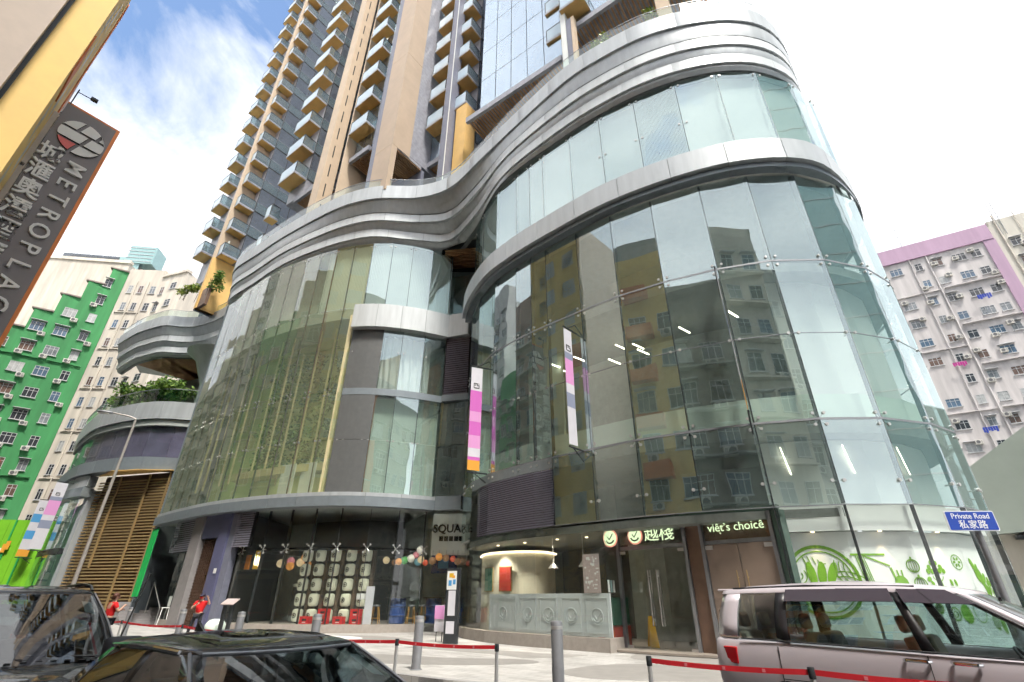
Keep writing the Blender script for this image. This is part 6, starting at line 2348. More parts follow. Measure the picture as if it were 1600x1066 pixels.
SEDAN = dict(
    body=[(-2.40, .38, .55, .55, .62, .72, .55, .74, 0), (-2.34, .28, .70, .55, .80, .86, .68, .90, 0), (-2.1, .24, .80, .55, .88, .92, .76, 1.00, 0), (-1.85, .22, .82, .55, .90, .93, .79, 1.02, 0), (-1.68, .20, .83, .56, .905, .94, .81, .95, 1),
          (-1.0, .20, .84, .56, .91, .93, .83, .94, 1), (0, .20, .84, .56, .91, .92, .83, .93, 1), (.85, .20, .84, .56, .91, .91, .82, .92, 1), (1.02, .20, .84, .56, .91, .90, .81, .98, 0), (1.5, .22, .83, .55, .90, .82, .77, .92, 0),
          (2.0, .25, .78, .52, .85, .72, .70, .80, 0), (2.26, .28, .66, .48, .74, .62, .58, .66, 0), (2.36, .34, .50, .46, .56, .54, .45, .56, 0)],
    cols=[(1.16, 0, .20, 0), (1.12, .36, .18, .27), (1.00, .64, .13, .50), (.94, .72, .09, .545), (.84, .76, .02, .56), (.40, .79, -.12, .57), (-.10, .80, -.30, .575), (-.20, .80, -.40, .575), (-.65, .80, -.70, .57), (-1.05, .785, -.90, .56), (-1.12, .78, -.96, .555), (-1.38, .75, -1.06, .54), (-1.55, .70, -1.12, .52), (-1.70, .60, -1.18, .46), (-1.78, .30, -1.22, .26), (-1.80, 0, -1.23, 0)],
    tags='WWPPSSKSSKSPPBB', zb=lambda x: .925, zr=lambda x: 1.36 - .05 * (x + .45) ** 2, cx=-.4, wx=(1.42, -1.42), wy=.79, wr=.33, dash=.85,
    seats=[(-.05, .38), (-.05, -.38), (-.95, .38), (-.95, -.38)], mirror_in=(.28, 1.20), mirror=(.72, .98, .98), extra=sedan_extra, crown=.75, bulge=.04, beige=False)
h2 = H_ST.to_2d()
sedan_c = Vector((-1.55, 3.75))
sedan = make_car('saloon_car', 'black saloon car with sunroof in the foreground, only its roof showing', 'car', SEDAN, 'car_black', 'dark_car_glass', (sedan_c.x, sedan_c.y, -.12), math.atan2(h2.y, h2.x))


# ---------------------------------------------------------------- black estate / crossover
def suv_extra(t, cp, C, S):
    for s_ in (-1, 1):
        MB().path([(-1.75, s_ * .56, 1.66), (-1.5, s_ * .58, 1.75), (-.4, s_ * .60, 1.785), (.0, s_ * .58, 1.755), (.17, s_ * .56, 1.70)], .018, 8).build('roof_rail', 'trim_black', t)
        MB().obox((2.2, s_ * .42, .74), (.16, 0, 0), (0, s_ * .36, 0), (0, 0, .16)).build('headlight', 'chrome', t, bevel=.03)
        MB().obox((-2.36, s_ * .44, .95), (.15, 0, 0), (0, s_ * .36, 0), (0, 0, .22)).build('tail_light', 'tail_red', t, bevel=.03)
    # cowl vents and wipers
    mb = MB()
    for y in [-.6 + .12 * k for k in range(11)]:
        mb.obox((1.22, y, 1.055 - .12 * (y / .7) ** 2 * .4), (.05, 0, 0), (0, .05, 0), (0, 0, .006))
    mb.build('cowl_vent', 'trim_black', t)
    mb = MB()
    mb.path([(1.24, .50, 1.07), (1.10, -.12, 1.10)], .010, 5)
    mb.path([(1.24, -.10, 1.07), (1.02, -.66, 1.10)], .010, 5)
    mb.build('wiper', 'trim_black', t)
    a, b = cp(C[2], 1), cp(C[1], 1)
    def ws(u, v, lift=-.014):
        i = v * 4
        k = min(3, int(i))
        f_ = i - k
        return a[k].lerp(a[k + 1], f_).lerp(b[k].lerp(b[k + 1], f_), u) + Vector((lift, 0, lift * .5))
    MB().add([ws(.15, .66), ws(.55, .70), ws(.55, .88), ws(.15, .86)], [(0, 1, 2, 3)]).build('licence_sticker', 'paper_white', t)
    MB().add([ws(.10, .06), ws(.52, .08), ws(.58, .55), ws(.28, .53)], [(0, 1, 2, 3)]).build('windscreen_card', 'menu_print', t)
    MB().add([ws(.36, .08, -.012), ws(.46, .08, -.012), ws(.56, .54, -.012), ws(.47, .54, -.012)], [(0, 1, 2, 3)]).build('card_stripe', 'crate_red', t)
    for s_ in (1, -1):
        MB().path([p + Vector((.008, s_ * .005, 0)) for p in cp(C[3], s_)], .010, 5).build('windscreen_trim', 'grey_steel', t)


SUV = dict(
    body=[(-2.36, .42, .58, .62, .68, 1.0, .60, 1.02, 0), (-2.30, .32, .74, .60, .84, 1.05, .74, 1.06, 0), (-2.1, .26, .82, .60, .91, 1.07, .80, 1.08, 1), (-1.2, .24, .84, .60, .93, 1.06, .84, 1.07, 1),
          (0, .24, .84, .60, .93, 1.04, .84, 1.05, 1), (1.0, .24, .84, .60, .93, 1.01, .83, 1.02, 1), (1.18, .24, .84, .60, .93, .98, .82, 1.07, 0), (1.6, .26, .84, .60, .92, .90, .80, 1.03, 0), (2.05, .30, .80, .58, .87, .82, .74, .93, 0), (2.32, .36, .64, .55, .72, .72, .58, .78, 0), (2.40, .42, .5, .52, .55, .62, .45, .66, 0)],
    cols=[(1.30, 0, .36, 0), (1.26, .38, .34, .30), (1.14, .66, .29, .52), (1.08, .745, .25, .565), (.98, .785, .18, .58), (.50, .81, .02, .60), (.02, .815, -.16, .605), (-.10, .815, -.24, .605), (-.7, .815, -.74, .60), (-1.15, .805, -1.12, .59), (-1.26, .80, -1.2, .585), (-1.75, .78, -1.62, .56), (-1.95, .74, -1.74, .54), (-2.10, .62, -1.84, .46), (-2.16, .32, -1.88, .26), (-2.18, 0, -1.89, 0)],
    tags='WWPPSSKSSKSPPBB', zb=lambda x: 1.05 - (.02 if x > .6 else 0), zr=lambda x: 1.70 - .04 * (x + .5) ** 2, cx=-.4, wx=(1.45, -1.40), wy=.80, wr=.36, dash=1.0,
    seats=[(.1, .38), (.1, -.38), (-.9, .38), (-.9, -.38)], mirror_in=(.42, 1.42), mirror=(.86, 1.00, 1.12), extra=suv_extra, crown=.8, bulge=.045, beige=False)
suv_c = Vector((-5.78, 6.62))
suv = make_car('crossover_car', 'black crossover car with roof rails at the lower left', 'car', SUV, 'car_black', 'dark_car_glass', (suv_c.x, suv_c.y, -.12), math.atan2(h2.y, h2.x))
# ================================================================== street furniture
# bollards
bp = thing('bollard', '', 'bollard', (0, 0, 0), 'grey bollards along the forecourt')
MB().lathe([(.115, 0), (.115, 1.10), (.105, 1.135), (.0, 1.15)], (0, 0, 0), 20).build('post', 'bollard_grey', bp, smooth=True)
MB().lathe([(.15, 0), (.15, .012), (.116, .018)], (0, 0, 0), 20).build('base_ring', 'grey_steel', bp, smooth=True)
MB().lathe([(.117, 1.0), (.118, 1.03), (.117, 1.06)], (0, 0, 0), 20).build('top_band', 'steel', bp, smooth=True)
BOL = [((-2.30, 14.2), 'grey bollard left of the free-standing totem, nearest the kerb'), ((.90, 11.1), 'tallest-looking grey bollard right of the totem in front of the frosted panels'),
       ((-12.7, 21.7), 'grey bollard beside the person in red'), ((-8.6, 17.9), 'grey bollard in front of the menu stand'), ((-5.3, 15.4), 'grey bollard rising just above the saloon roof'), ((-17.4, 25.6), 'grey bollard partly hidden behind the crossover car')]
for k, (p, lab) in enumerate(BOL):
    o = bp if k == 0 else copy_tree(bp)
    o.location = (p[0], p[1], 0)
    o['label'] = lab
# queue posts with red belts
qp = thing('queue_post', '', 'barrier post', (0, 0, 0), 'steel queue posts along the kerb')
MB().lathe([(.032, .02), (.032, .84), (.0, .84)], (0, 0, 0), 14).build('post', 'steel', qp, smooth=True)
MB().lathe([(.18, 0), (.18, .015), (.05, .05), (.032, .06)], (0, 0, 0), 20).build('base', 'steel', qp, smooth=True)
MB().lathe([(.036, .80), (.04, .81), (.04, .91), (.036, .92), (.0, .92)], (0, 0, 0), 14).build('belt_head', 'dark_metal', qp, smooth=True)
POSTS = [((-21, 27.0), 'steel queue post farthest left, beyond the crossover car'), ((-14.2, 20.6), 'steel queue post left of the person in red'), ((-10.2, 17.6), 'steel queue post at the feet of the person in red'), ((-6.35, 14.3), 'steel queue post just above the saloon roof'),
         ((-2.3, 11.6), 'steel queue post left of the totem bollard'), ((-.25, 10.4), 'steel queue post where the left belt run ends'), ((1.98, 8.31), 'steel queue post where the belt passes to the silver van'), ((3.62, 7.05), 'steel queue post standing in front of the silver van door'), ((5.3, 5.75), 'steel queue post near the front wheel of the silver van')]
for k, (p, lab) in enumerate(POSTS):
    o = qp if k == 0 else copy_tree(qp)
    o.location = (p[0], p[1], -.12)
    o['label'] = lab
runs = [(0, 1), (1, 2), (2, 3), (3, 4), (4, 5), (6, 7), (7, 8)]
BL = ['red belt at the far left behind the crossover car', 'red belt behind the legs of the person in red', 'red belt between the person in red and the saloon roof', 'red belt running behind the saloon roof', 'red belt in front of the totem foot', 'red belt crossing the rear of the silver van', 'red belt across the doors of the silver van']
for (i, j), lab in zip(runs, BL):
    a, b = V2(POSTS[i][0], .745), V2(POSTS[j][0], .745)
    d = (b - a).normalized()
    a, b = a + d * .04, b - d * .04
    n = Vector((d.y, -d.x, 0)).normalized()
    t = thing('queue_belt', lab, 'barrier belt', tuple(a), 'red belts between the queue posts')
    rows = [[], []]
    K = 14
    for k in range(K + 1):
        u = k / K
        p = a.lerp(b, u) - Vector((0, 0, .035 * math.sin(math.pi * u) * (b - a).length / 3)) + n * .01 * math.sin(u * 9)
        rows[0].append(p + Vector((0, 0, -.03)))
        rows[1].append(p + Vector((0, 0, .03)))
    o = MB().grid(rows).build('strap', 'belt_red', t)
    o.modifiers.new('solid', 'SOLIDIFY').thickness = .004
    m_ = MB()
    nn = int((b - a).length / .42)
    for k in range(1, nn):
        u = k / nn
        p = a.lerp(b, u) - Vector((0, 0, .035 * math.sin(math.pi * u) * (b - a).length / 3)) + n * (.01 * math.sin(u * 9) + .006)
        m_.obox(p + Vector((0, 0, -.018)) - d * .018, d * .036, n * .003, (0, 0, .036))
    if m_.v: m_.build('strap_print', 'belt_mark', t)

# lamp post
lp = thing('street_lamp', 'tall tapering street lamp with bracket head in front of the slatted lobby', 'street lamp', (-23.0, 28.7, 0))
MB().tube((-23.0, 28.7, 0), (-23.0, 28.7, 1.5), .16, 14).tube((-23.0, 28.7, 1.5), (-23.0, 28.7, 1.75), .16, 14, .105).build('pole_base', 'pole_grey', lp, smooth=True)
MB().tube((-23.0, 28.7, 1.75), (-23.0, 28.7, 11.2), .105, 14, .06).build('pole', 'pole_grey', lp, smooth=True)
MB().path([(-23.0, 28.7, 11.2), (-23.3, 28.55, 11.32), (-24.1, 28.2, 11.42)], .045, 8).build('arm', 'pole_grey', lp, smooth=True)
mb = MB().lathe([(.02, -.5), (.12, -.38), (.17, 0), (.12, .4), (.03, .5)], (0, 0, 0), 14)
for v in mb.v:
    x, y, z = v
    v.x, v.y, v.z = -24.5 + z * .85 * .92 + x * .0, 28.03 + z * .35 + x, 11.42 + y * .55
mb.build('lamp_head', 'grey_steel', lp, smooth='all')
MB().box((-24.55, 28.02, 11.33), (.55, .2, .03), R(22)).build('lamp_lens', 'sign_white', lp)

# private road sign
ps = thing('road_sign', 'blue private road sign on a grey pole behind the silver van', 'sign', (9.1, 10.1, 0))
sx_ = Vector((.86, -.5, 0)).normalized()
sx_ = Vector((1, -.06, 0)).normalized()
cpt = Vector((8.72, 9.75, 2.86))
f = frame(cpt, sx_)
ny = f.col[2].to_3d()


def rrect(w_, h_, r, n=4):
    o = []
    for cx_, cy_, a0 in ((w_ / 2 - r, h_ / 2 - r, 0), (-w_ / 2 + r, h_ / 2 - r, 90), (-w_ / 2 + r, -h_ / 2 + r, 180), (w_ / 2 - r, -h_ / 2 + r, 270)):
        for k in range(n + 1):
            a = R(a0 + 90 * k / n)
            o.append((cx_ + r * math.cos(a), cy_ + r * math.sin(a)))
    return o


MB().xprism(rrect(.90, .36, .03), cpt, sx_, Vector((0, 0, 1)), ny, -.02).build('sign_border', 'sign_print', ps)
MB().xprism(rrect(.865, .325, .02), cpt + ny * .001, sx_, Vector((0, 0, 1)), ny, .004).build('sign_plate', 'sign_blue', ps)
text('sign_text', 'Private Road', 'sign_print', ps, frame(cpt + ny * .007 + Vector((0, 0, .082)), sx_), .135, .001, fat=.0015)
text('sign_text', '私家路', 'sign_print', ps, frame(cpt + ny * .007 - Vector((0, 0, .075)), sx_), .165, .001, fat=.002, sp=1.1)
MB().tube((8.83, 9.84, -.1), (8.83, 9.84, 2.95), .055, 14).build('pole', 'bollard_grey', ps, smooth=True)

# free-standing totem
tt = thing('totem_sign', 'dark free-standing totem with poster and notices beside the restaurant corner', 'sign', (-2.35, 22.0, 0))
tx = Vector((.92, -.39, 0))
tn = Vector((-.39, -.92, 0))
c0 = Vector((-2.35, 22.0, 0))
MB().obox(c0 - tx * .30, tx * .60, -tn * .14, (0, 0, 2.65)).build('body', 'dark_metal', tt, bevel=.01)
MB().obox(c0 - tx * .26 + tn * .004 + Vector((0, 0, 1.86)), tx * .44, tn * .012, (0, 0, .68)).build('poster', 'paper_white', tt)
for (x, z, w_, h_, m_) in ((-.16, 2.3, .2, .16, 'wet_yellow'), (-.18, 2.0, .14, .2, 'banner_blue'), (.02, 2.05, .12, .18, 'banner_blue'), (-.02, 2.28, .12, .1, 'banner_orange')):
    MB().obox(c0 + tx * x + tn * .018 + Vector((0, 0, z)), tx * w_, tn * .004, (0, 0, h_)).build('poster_print', m_, tt)
MB().obox(c0 - tx * .16 + tn * .004 + Vector((0, 0, .95)), tx * .32, tn * .012, (0, 0, .88)).build('notice', 'banner_white', tt)
MB().obox(c0 - tx * .20 + tn * .004 + Vector((0, 0, .34)), tx * .36, tn * .012, (0, 0, .42)).build('notice', 'banner_white', tt)
pk = thing('poster_stand', 'small pink and white poster stand left of the dark totem', 'sign', (-2.95, 23.2, 0))
MB().obox((-3.15, 23.25, .35), (.42, -.16, 0), (.02, .06, 0), (0, 0, .95)).build('board', 'banner_white', pk)
MB().obox((-3.15, 23.24, .80), (.40, -.155, 0), (-.01, -.02, 0), (0, 0, .48)).build('poster', 'banner_pink', pk)
MB().tube((-3.05, 23.25, 0), (-3.05, 23.25, .4), .02, 6).tube((-2.8, 23.15, 0), (-2.8, 23.15, .4), .02, 6).build('leg', 'dark_metal', pk)
# menu stand by the left shop
ms = thing('menu_stand', 'dark menu stand with tilted pink menu board outside the left shop', 'menu stand', (-13.0, 25.6, 0))
MB().obox((-13.45, 25.7, 1.25), (.85, -.5, 0), (.12, .28, .22), (.02, -.02, .04)).build('menu_board', 'menu_print', ms)
for dx, dy in ((-.25, .12), (.22, -.15)):
    MB().obox((-13.05 + dx, 25.6 + dy, 0), (.16, -.09, 0), (.05, .08, 0), (0, 0, 1.3)).build('leg', 'dark_metal', ms)
gb_ = thing('green_sack', 'pale green bag on the ground beside the menu stand', 'bag', (-13.9, 26.4, 0))
MB().lathe([(.2, 0), (.42, .12), (.45, .42), (.3, .62), (.1, .66)], (-13.9, 26.6, 0), 12).build('bag_body', 'pale_wall', gb_, smooth='all')

# facade banners on brackets
def banner(label, p, t_, z0, z1, w_, bands, group='street banners on brackets'):
    """p plan point on the facade; banner stands off along its normal"""
    t_ = Vector((t_[0], t_[1], 0)).normalized()
    n = Vector((t_.y, -t_.x, 0))
    p3 = V2(p, 0)
    t = thing('banner', label, 'banner', (p[0], p[1], z0), group)
    o_ = p3 + n * .35
    # cloth hangs in the plane of the facade normal
    for a, b, m_ in bands:
        za, zb_ = z0 + (z1 - z0) * a, z0 + (z1 - z0) * b
        MB().obox(o_ + Vector((0, 0, za)), n * w_, t_ * .012, (0, 0, zb_ - za - .002)).build('banner_cloth', m_, t)
    for z, nm in ((z1 + .08, 'top_bracket'), (z0 - .1, 'bottom_bracket')):
        mb = MB()
        mb.tube(p3 - n * .05 + Vector((0, 0, z)), o_ + n * w_ + Vector((0, 0, z)), .035, 6)
        mb.tube(p3 - n * .05 + Vector((0, 0, z + (.45 if z > z0 else -.45))), o_ + n * .3 + Vector((0, 0, z)), .025, 6)
        mb.build(nm, 'dark_metal', t)
    return t, o_, n


PB = [(0, .09, 'banner_orange'), (.09, .12, 'banner_magenta'), (.12, .2, 'banner_white'), (.2, .32, 'banner_pink'), (.32, .45, 'banner_magenta'), (.45, .55, 'banner_pink'), (.55, .76, 'banner_magenta'), (.76, 1, 'banner_white')]
WB = [(0, .3, 'banner_white'), (.3, .42, 'banner_slate'), (.42, .5, 'banner_white'), (.5, .72, 'banner_pink'), (.72, .78, 'banner_slate'), (.78, 1, 'banner_white')]
OB = [(0, .18, 'banner_orange'), (.18, .5, 'banner_white'), (.5, .75, 'banner_slate'), (.75, 1, 'banner_white')]
BB = [(0, .12, 'banner_orange'), (.12, .3, 'banner_white'), (.3, .45, 'banner_blue'), (.45, .6, 'banner_white'), (.6, .75, 'banner_blue'), (.75, 1, 'banner_white')]


def emblem_on(t, o_, n, w_, z):
    a = o_ + n * (w_ * .5) + Vector((0, 0, z))
    side = Vector((-n.y, n.x, 0))
    for s_ in (1, -1):
        f = frame(a + side * (s_ * .014) + (side * .012 if s_ < 0 else Vector()), n * s_)
        g = MB()
        P_ = [f @ Vector((x, y, 0)) for x, y in ((-.14, -.12), (.14, -.12), (.14, .12), (-.04, .12), (-.04, .02), (-.14, .02), (-.14, -.12))]
        g.path(P_, .022, 4)
        g.build('banner_emblem', 'ink', t)


tgl = NJ[3] - NJ[2]
b1, o_, n_ = banner('magenta and white banner on the left edge of the nose, above the louvres', NJ[2].lerp(NJ[3], .75), NJ[3] - NJ[2], 6.9, 12.2, .62, PB)
emblem_on(b1, o_, n_, .62, 11.2)
b2, o_, n_ = banner('white and slate banner on the middle of the nose glass', NJ[6].lerp(NJ[7], .8), NJ[7] - NJ[6], 6.8, 11.9, .55, WB)
emblem_on(b2, o_, n_, .55, 11.0)
b3, o_, n_ = banner('banner with orange foot seen edge-on toward the right of the nose', NJ[9].lerp(NJ[10], .95), NJ[10] - NJ[9], 6.9, 12.3, .8, OB)
b4, o_, n_ = banner('blue and white banner at the far left shop', Vector((-45.0, 50.1)), Vector((.8, -.6)), 4.9, 9.9, .85, BB)
emblem_on(b4, o_, n_, .85, 9.1)
b5, o_, n_ = banner('pink and white banner left of the slatted lobby', Vector((-41.4, 47.2)), Vector((.8, -.55)), 5.3, 11.0, .9, WB)
emblem_on(b5, o_, n_, .9, 10.0)
gbn = thing('banner', 'plain green vertical banner at the left end of the glass wing', 'banner', (-24.2, 36.0, 2))
MB().obox((-24.6, 35.75, 1.6), (.75, -.55, 0), (.02, .03, 0), (0, 0, 4.1)).build('banner_cloth', 'banner_green', gbn)
MB().tube((-24.6, 35.7, 5.75), (-23.8, 35.15, 5.75), .03, 6).tube((-24.6, 35.7, 1.55), (-23.8, 35.15, 1.55), .03, 6).build('bracket', 'dark_metal', gbn)

# ================================================================== inside and outside the left shop
# blue barrels
br = thing('barrel', '', 'barrel', (0, 0, 0), 'blue barrels in the shop')
MB().lathe([(.40, 0), (.44, .04), (.44, .34), (.47, .37), (.47, .42), (.44, .45), (.44, .78), (.47, .81), (.47, .86), (.44, .89), (.44, 1.18), (.46, 1.2), (.40, 1.2), (0, 1.19)], (0, 0, 0), 24).build('drum', 'barrel_blue', br, smooth=True)
MB().lathe([(.62, 1.21), (.62, 1.25), (0, 1.25)], (0, 0, 0), 24).build('table_top', 'dark_metal', br, smooth=True)
for k, (p, lab) in enumerate((((-6.1, 29.9), 'blue barrel table left, between wooden stools'), ((-4.25, 30.6), 'blue barrel table right, near the corner'))):
    o = br if k == 0 else copy_tree(br)
    o.location = (p[0], p[1], .37)
    o['label'] = lab
# stools
st = thing('stool', '', 'stool', (0, 0, 0), 'wooden bar stools in the shop')
MB().lathe([(.20, .80), (.21, .82), (.21, .86), (.18, .88), (0, .88)], (0, 0, 0), 16).build('seat', 'grey_steel', st, smooth=True)
for sx2 in (-1, 1):
    for sy2 in (-1, 1):
        MB().tube((sx2 * .20, sy2 * .20, 0), (sx2 * .12, sy2 * .12, .81), .024, 6).build('leg', 'stool_wood', st)
mb = MB()
for a_, b_ in (((-.17, -.17), (.17, -.17)), ((.17, -.17), (.17, .17)), ((.17, .17), (-.17, .17)), ((-.17, .17), (-.17, -.17))):
    mb.tube((*a_, .26), (*b_, .26), .016, 5)
mb.build('foot_rail', 'stool_wood', st)
for k, (p, lab) in enumerate((((-7.15, 29.6), 'wooden stool leftmost, beside the left blue barrel'), ((-5.35, 29.9), 'wooden stool just right of the left blue barrel'), ((-4.85, 30.35), 'wooden stool just left of the right blue barrel'), ((-3.55, 30.5), 'wooden stool rightmost, right of the right blue barrel'))):
    o = st if k == 0 else copy_tree(st)
    o.location = (p[0], p[1], .37)
    o.rotation_euler = (0, 0, k * .4)
    o['label'] = lab
# columns of white drums threaded on poles
DR = MB().lathe([(.16, 0), (.25, .05), (.28, .16), (.28, .46), (.25, .57), (.16, .62)], (0, 0, 0), 18).mesh('lantern', 'lantern_white', smooth=True)
mk = MB()
for a in range(0, 360, 30):
    pass
n = 14
RNG = []
def face_ring(r0, r1):
    o = MB()
    vs, fs = [], []
    for i in range(n):
        for r in (r0, r1):
            an = 2 * math.pi * i / n
            th_ = r * math.cos(an) / .285
            vs.append(Vector((math.sin(th_) * .286, -math.cos(th_) * .286, .31 + r * math.sin(an))))
    for i in range(n):
        j = (i + 1) % n
        fs.append((2 * i, 2 * j, 2 * j + 1, 2 * i + 1))
    return o.add(vs, fs)
MKm = face_ring(.085, .125)
m2 = face_ring(.0, .055)
MKm.add(m2.v, m2.f)
MKm = MKm.mesh('printed_emblem', 'ink')
CAP = MB().lathe([(.10, -.10), (.10, .0)], (0, 0, 0), 10).mesh('cap', 'ink')
LCOL = [((-11.55, 30.3), 'white lantern column farthest left in the shop window'), ((-10.75, 30.15), 'white lantern column second from the left'), ((-9.85, 30.0), 'white lantern column in the middle of the five'), ((-8.95, 29.95), 'white lantern column second from the right'), ((-8.1, 30.0), 'white lantern column farthest right, above two red crates')]
for (p, lab) in LCOL:
    t = thing('lantern_column', lab, 'lantern column', (p[0], p[1], .37), 'columns of white lanterns')
    for k in range(5):
        l = inst('lantern', DR, t, (p[0], p[1], .42 + .74 * k), R(-18))
        sub('printed_emblem', MKm, l)
        sub('cap', CAP, l)
    MB().tube((p[0] + .38, p[1] + .1, .37), (p[0] + .38, p[1] + .1, 4.0), .13, 8).build('timber_post', 'bark', t)
# red crates
cr_ = thing('crate', '', 'crate', (0, 0, 0), 'red plastic crates')
mb = MB()
W_, D_, H_ = .52, .38, .34
mb.obox((-W_ / 2, -D_ / 2, 0), (W_, 0, 0), (0, D_, 0), (0, 0, .03))
for (a, b, c) in (((-W_ / 2, -D_ / 2, .03), (W_, 0, 0), (0, .025, 0)), ((-W_ / 2, D_ / 2 - .025, .03), (W_, 0, 0), (0, .025, 0)), ((-W_ / 2, -D_ / 2 + .025, .03), (.025, 0, 0), (0, D_ - .05, 0)), ((W_ / 2 - .025, -D_ / 2 + .025, .03), (.025, 0, 0), (0, D_ - .05, 0))):
    mb.obox(a, b, c, (0, 0, H_ - .03))
mb.obox((-W_ / 2 - .012, -D_ / 2 - .012, H_ - .05), (W_ + .024, 0, 0), (0, .012, 0), (0, 0, .04))
mb.build('crate_body', 'crate_red', cr_)
MB().obox((-.12, -D_ / 2 - .006, .14), (.24, 0, 0), (0, .006, 0), (0, 0, .09)).build('crate_print', 'ink', cr_)
MB().obox((-.09, -D_ / 2 - .007, .06), (.18, 0, 0), (0, .006, 0), (0, 0, .03)).build('crate_mark', 'paper_white', cr_)
CRT = [((-10.7, 29.35, .37), 'red crate on its own at the left'), ((-9.75, 29.2, .37), 'red crate at the bottom of the left pair'), ((-9.75, 29.2, .72), 'red crate on top of the left pair'), ((-8.9, 29.15, .37), 'red crate between the two stacked pairs'), ((-8.05, 29.15, .37), 'red crate at the bottom of the right pair'), ((-8.05, 29.15, .72), 'red crate on top of the right pair')]
for k, (p, lab) in enumerate(CRT):
    o = cr_ if k == 0 else copy_tree(cr_)
    o.location = p
    o.rotation_euler = (0, 0, R(-8))
    o['label'] = lab
# counter and white notice board
ct = thing('notice_board', 'white notice board standing right of the red crates', 'notice board', (-7.45, 29.0, .37))
MB().obox((-7.65, 29.05, .37), (.42, -.03, 0), (.01, .05, 0), (0, 0, 1.75)).build('board', 'banner_white', ct)
MB().obox((-8.2, 29.3, 1.5), (.5, -.03, 0), (.01, .05, 0), (0, 0, .28)).build('header', 'paper_white', ct)
fr = thing('fridge', 'glass-front drinks fridge left of the lantern columns', 'fridge', (-12.4, 32.2, .37))
MB().obox((-12.9, 32.4, .37), (.8, -.3, 0), (.2, .5, 0), (0, 0, 2.0)).build('cabinet', 'interior_dark', fr)
MB().obox((-12.82, 32.34, .6), (.66, -.25, 0), (-.01, -.02, 0), (0, 0, 1.5)).build('door_glass', 'pane_grey', fr)
MB().obox((-12.85, 32.33, 2.15), (.7, -.26, 0), (-.01, -.02, 0), (0, 0, .16)).build('light_panel', 'lantern_white', fr)
tv = thing('wall_screen', 'blue screen hanging in the corner of the left shop', 'screen', (-4.0, 31.4, 2.8))
MB().box((-3.9, 31.3, 3.35), (1.5, .08, 1.0), R(-6)).build('screen_case', 'barrel_blue', tv)
MB().box((-3.95, 31.22, 3.35), (.6, .03, .5), R(-6)).build('screen_image', 'banner_blue', tv)
# hanging globes
GLB = [(-13.15, 30.6, 3.30, .22, 'cream'), (-12.55, 30.5, 3.42, .21, 'pink'), (-12.5, 30.4, 3.15, .22, 'orange'), (-12.0, 30.5, 3.35, .22, 'cream'), (-11.75, 30.4, 3.62, .20, 'orange'), (-11.6, 30.6, 3.25, .21, 'orange'),
       (-7.0, 30.0, 3.45, .19, 'cream'), (-6.55, 30.1, 3.35, .16, 'brown'), (-6.3, 30.0, 3.38, .18, 'orange'), (-6.0, 30.1, 3.45, .20, 'green'), (-5.65, 30.1, 3.55, .21, 'white'), (-5.4, 30.2, 3.75, .17, 'pink'), (-5.15, 30.1, 4.0, .22, 'white'), (-5.3, 30.4, 3.4, .20, 'blue'), (-5.1, 30.2, 3.5, .19, 'cream'), (-4.85, 30.3, 3.35, .16, 'red'), (-4.45, 30.3, 3.45, .20, 'brown'), (-4.1, 30.3, 3.65, .20, 'orange'), (-3.7, 30.3, 3.6, .19, 'brown'), (-3.3, 30.2, 3.55, .16, 'red'), (-3.0, 30.0, 3.4, .19, 'brown')]
zn = ['left cluster near the neon sign', 'string above the blue barrels']
for k, (x, y, z, r, c_) in enumerate(GLB):
    same = [q for q in GLB if q[4] == c_ and (q[0] < -9) == (x < -9)]
    rank = sorted(same).index((x, y, z, r, c_))
    ords = ['first', 'second', 'third', 'fourth', 'fifth']
    lab = ('only ' if len(same) == 1 else ords[rank] + ' ') + c_ + ' hanging globe from the left in the ' + zn[0 if x < -9 else 1]
    if len(same) == 1: lab = 'only ' + c_ + ' hanging globe in the ' + zn[0 if x < -9 else 1]
    t = thing('hanging_globe', lab, 'lantern', (x, y, z), 'coloured hanging globes')
    prof = [(max(.002, r * math.sin(math.pi * i / 10)), -r * math.cos(math.pi * i / 10)) for i in range(11)]
    MB().lathe(prof, (x, y, z), 18).build('shade', 'globe_' + c_, t, smooth='all')
    MB().tube((x, y, z + r), (x, y, 4.0), .008, 5).build('cord', 'black', t)
# wet-floor sign just inside the restaurant door
wf = thing('floor_sign', 'yellow folding wet floor sign inside the glass doors', 'floor sign', (5.2, 19.6, .08))
for s_ in (1, -1):
    MB().xprism([(-.16, 0), (.16, 0), (.09, .92), (-.09, .92)], (4.95, 19.85 + s_ * .22, .08), (.75, -.66, 0), (0, -s_ * .2, 1), (0, s_, .2), .025).build('board', 'wet_yellow', wf)
MB().box((4.95, 19.85, 1.0), (.16, .08, .05), R(-42)).build('hinge', 'wet_yellow', wf)
# table and chairs inside the restaurant (dim)
tb = thing('dining_table', 'dark dining table dimly seen behind the restaurant glass', 'table', (3.4, 21.5, .08))
MB().box((3.4, 21.5, .82), (1.4, .8, .05), R(-40)).build('table_top', 'timber', tb)
for dx, dy in ((-.5, -.3), (.5, -.3), (-.5, .3), (.5, .3)):
    MB().tube((3.4 + dx, 21.5 + dy, .08), (3.4 + dx, 21.5 + dy, .8), .03, 6).build('leg', 'dark_metal', tb)
wc = thing('chair', 'white slatted bar chair behind the glass left of the stone column', 'chair', (-20.6, 33.6, .4))
for dx, dy in ((-.2, -.2), (.2, -.2), (-.2, .2), (.2, .2)):
    MB().tube((-20.6 + dx * 1.3, 33.5 + dy * 1.3, .05), (-20.6 + dx, 33.5 + dy, 1.0), .03, 6).build('leg', 'white_paint', wc)
MB().box((-20.6, 33.5, 1.02), (.5, .5, .05)).build('seat', 'white_paint', wc)
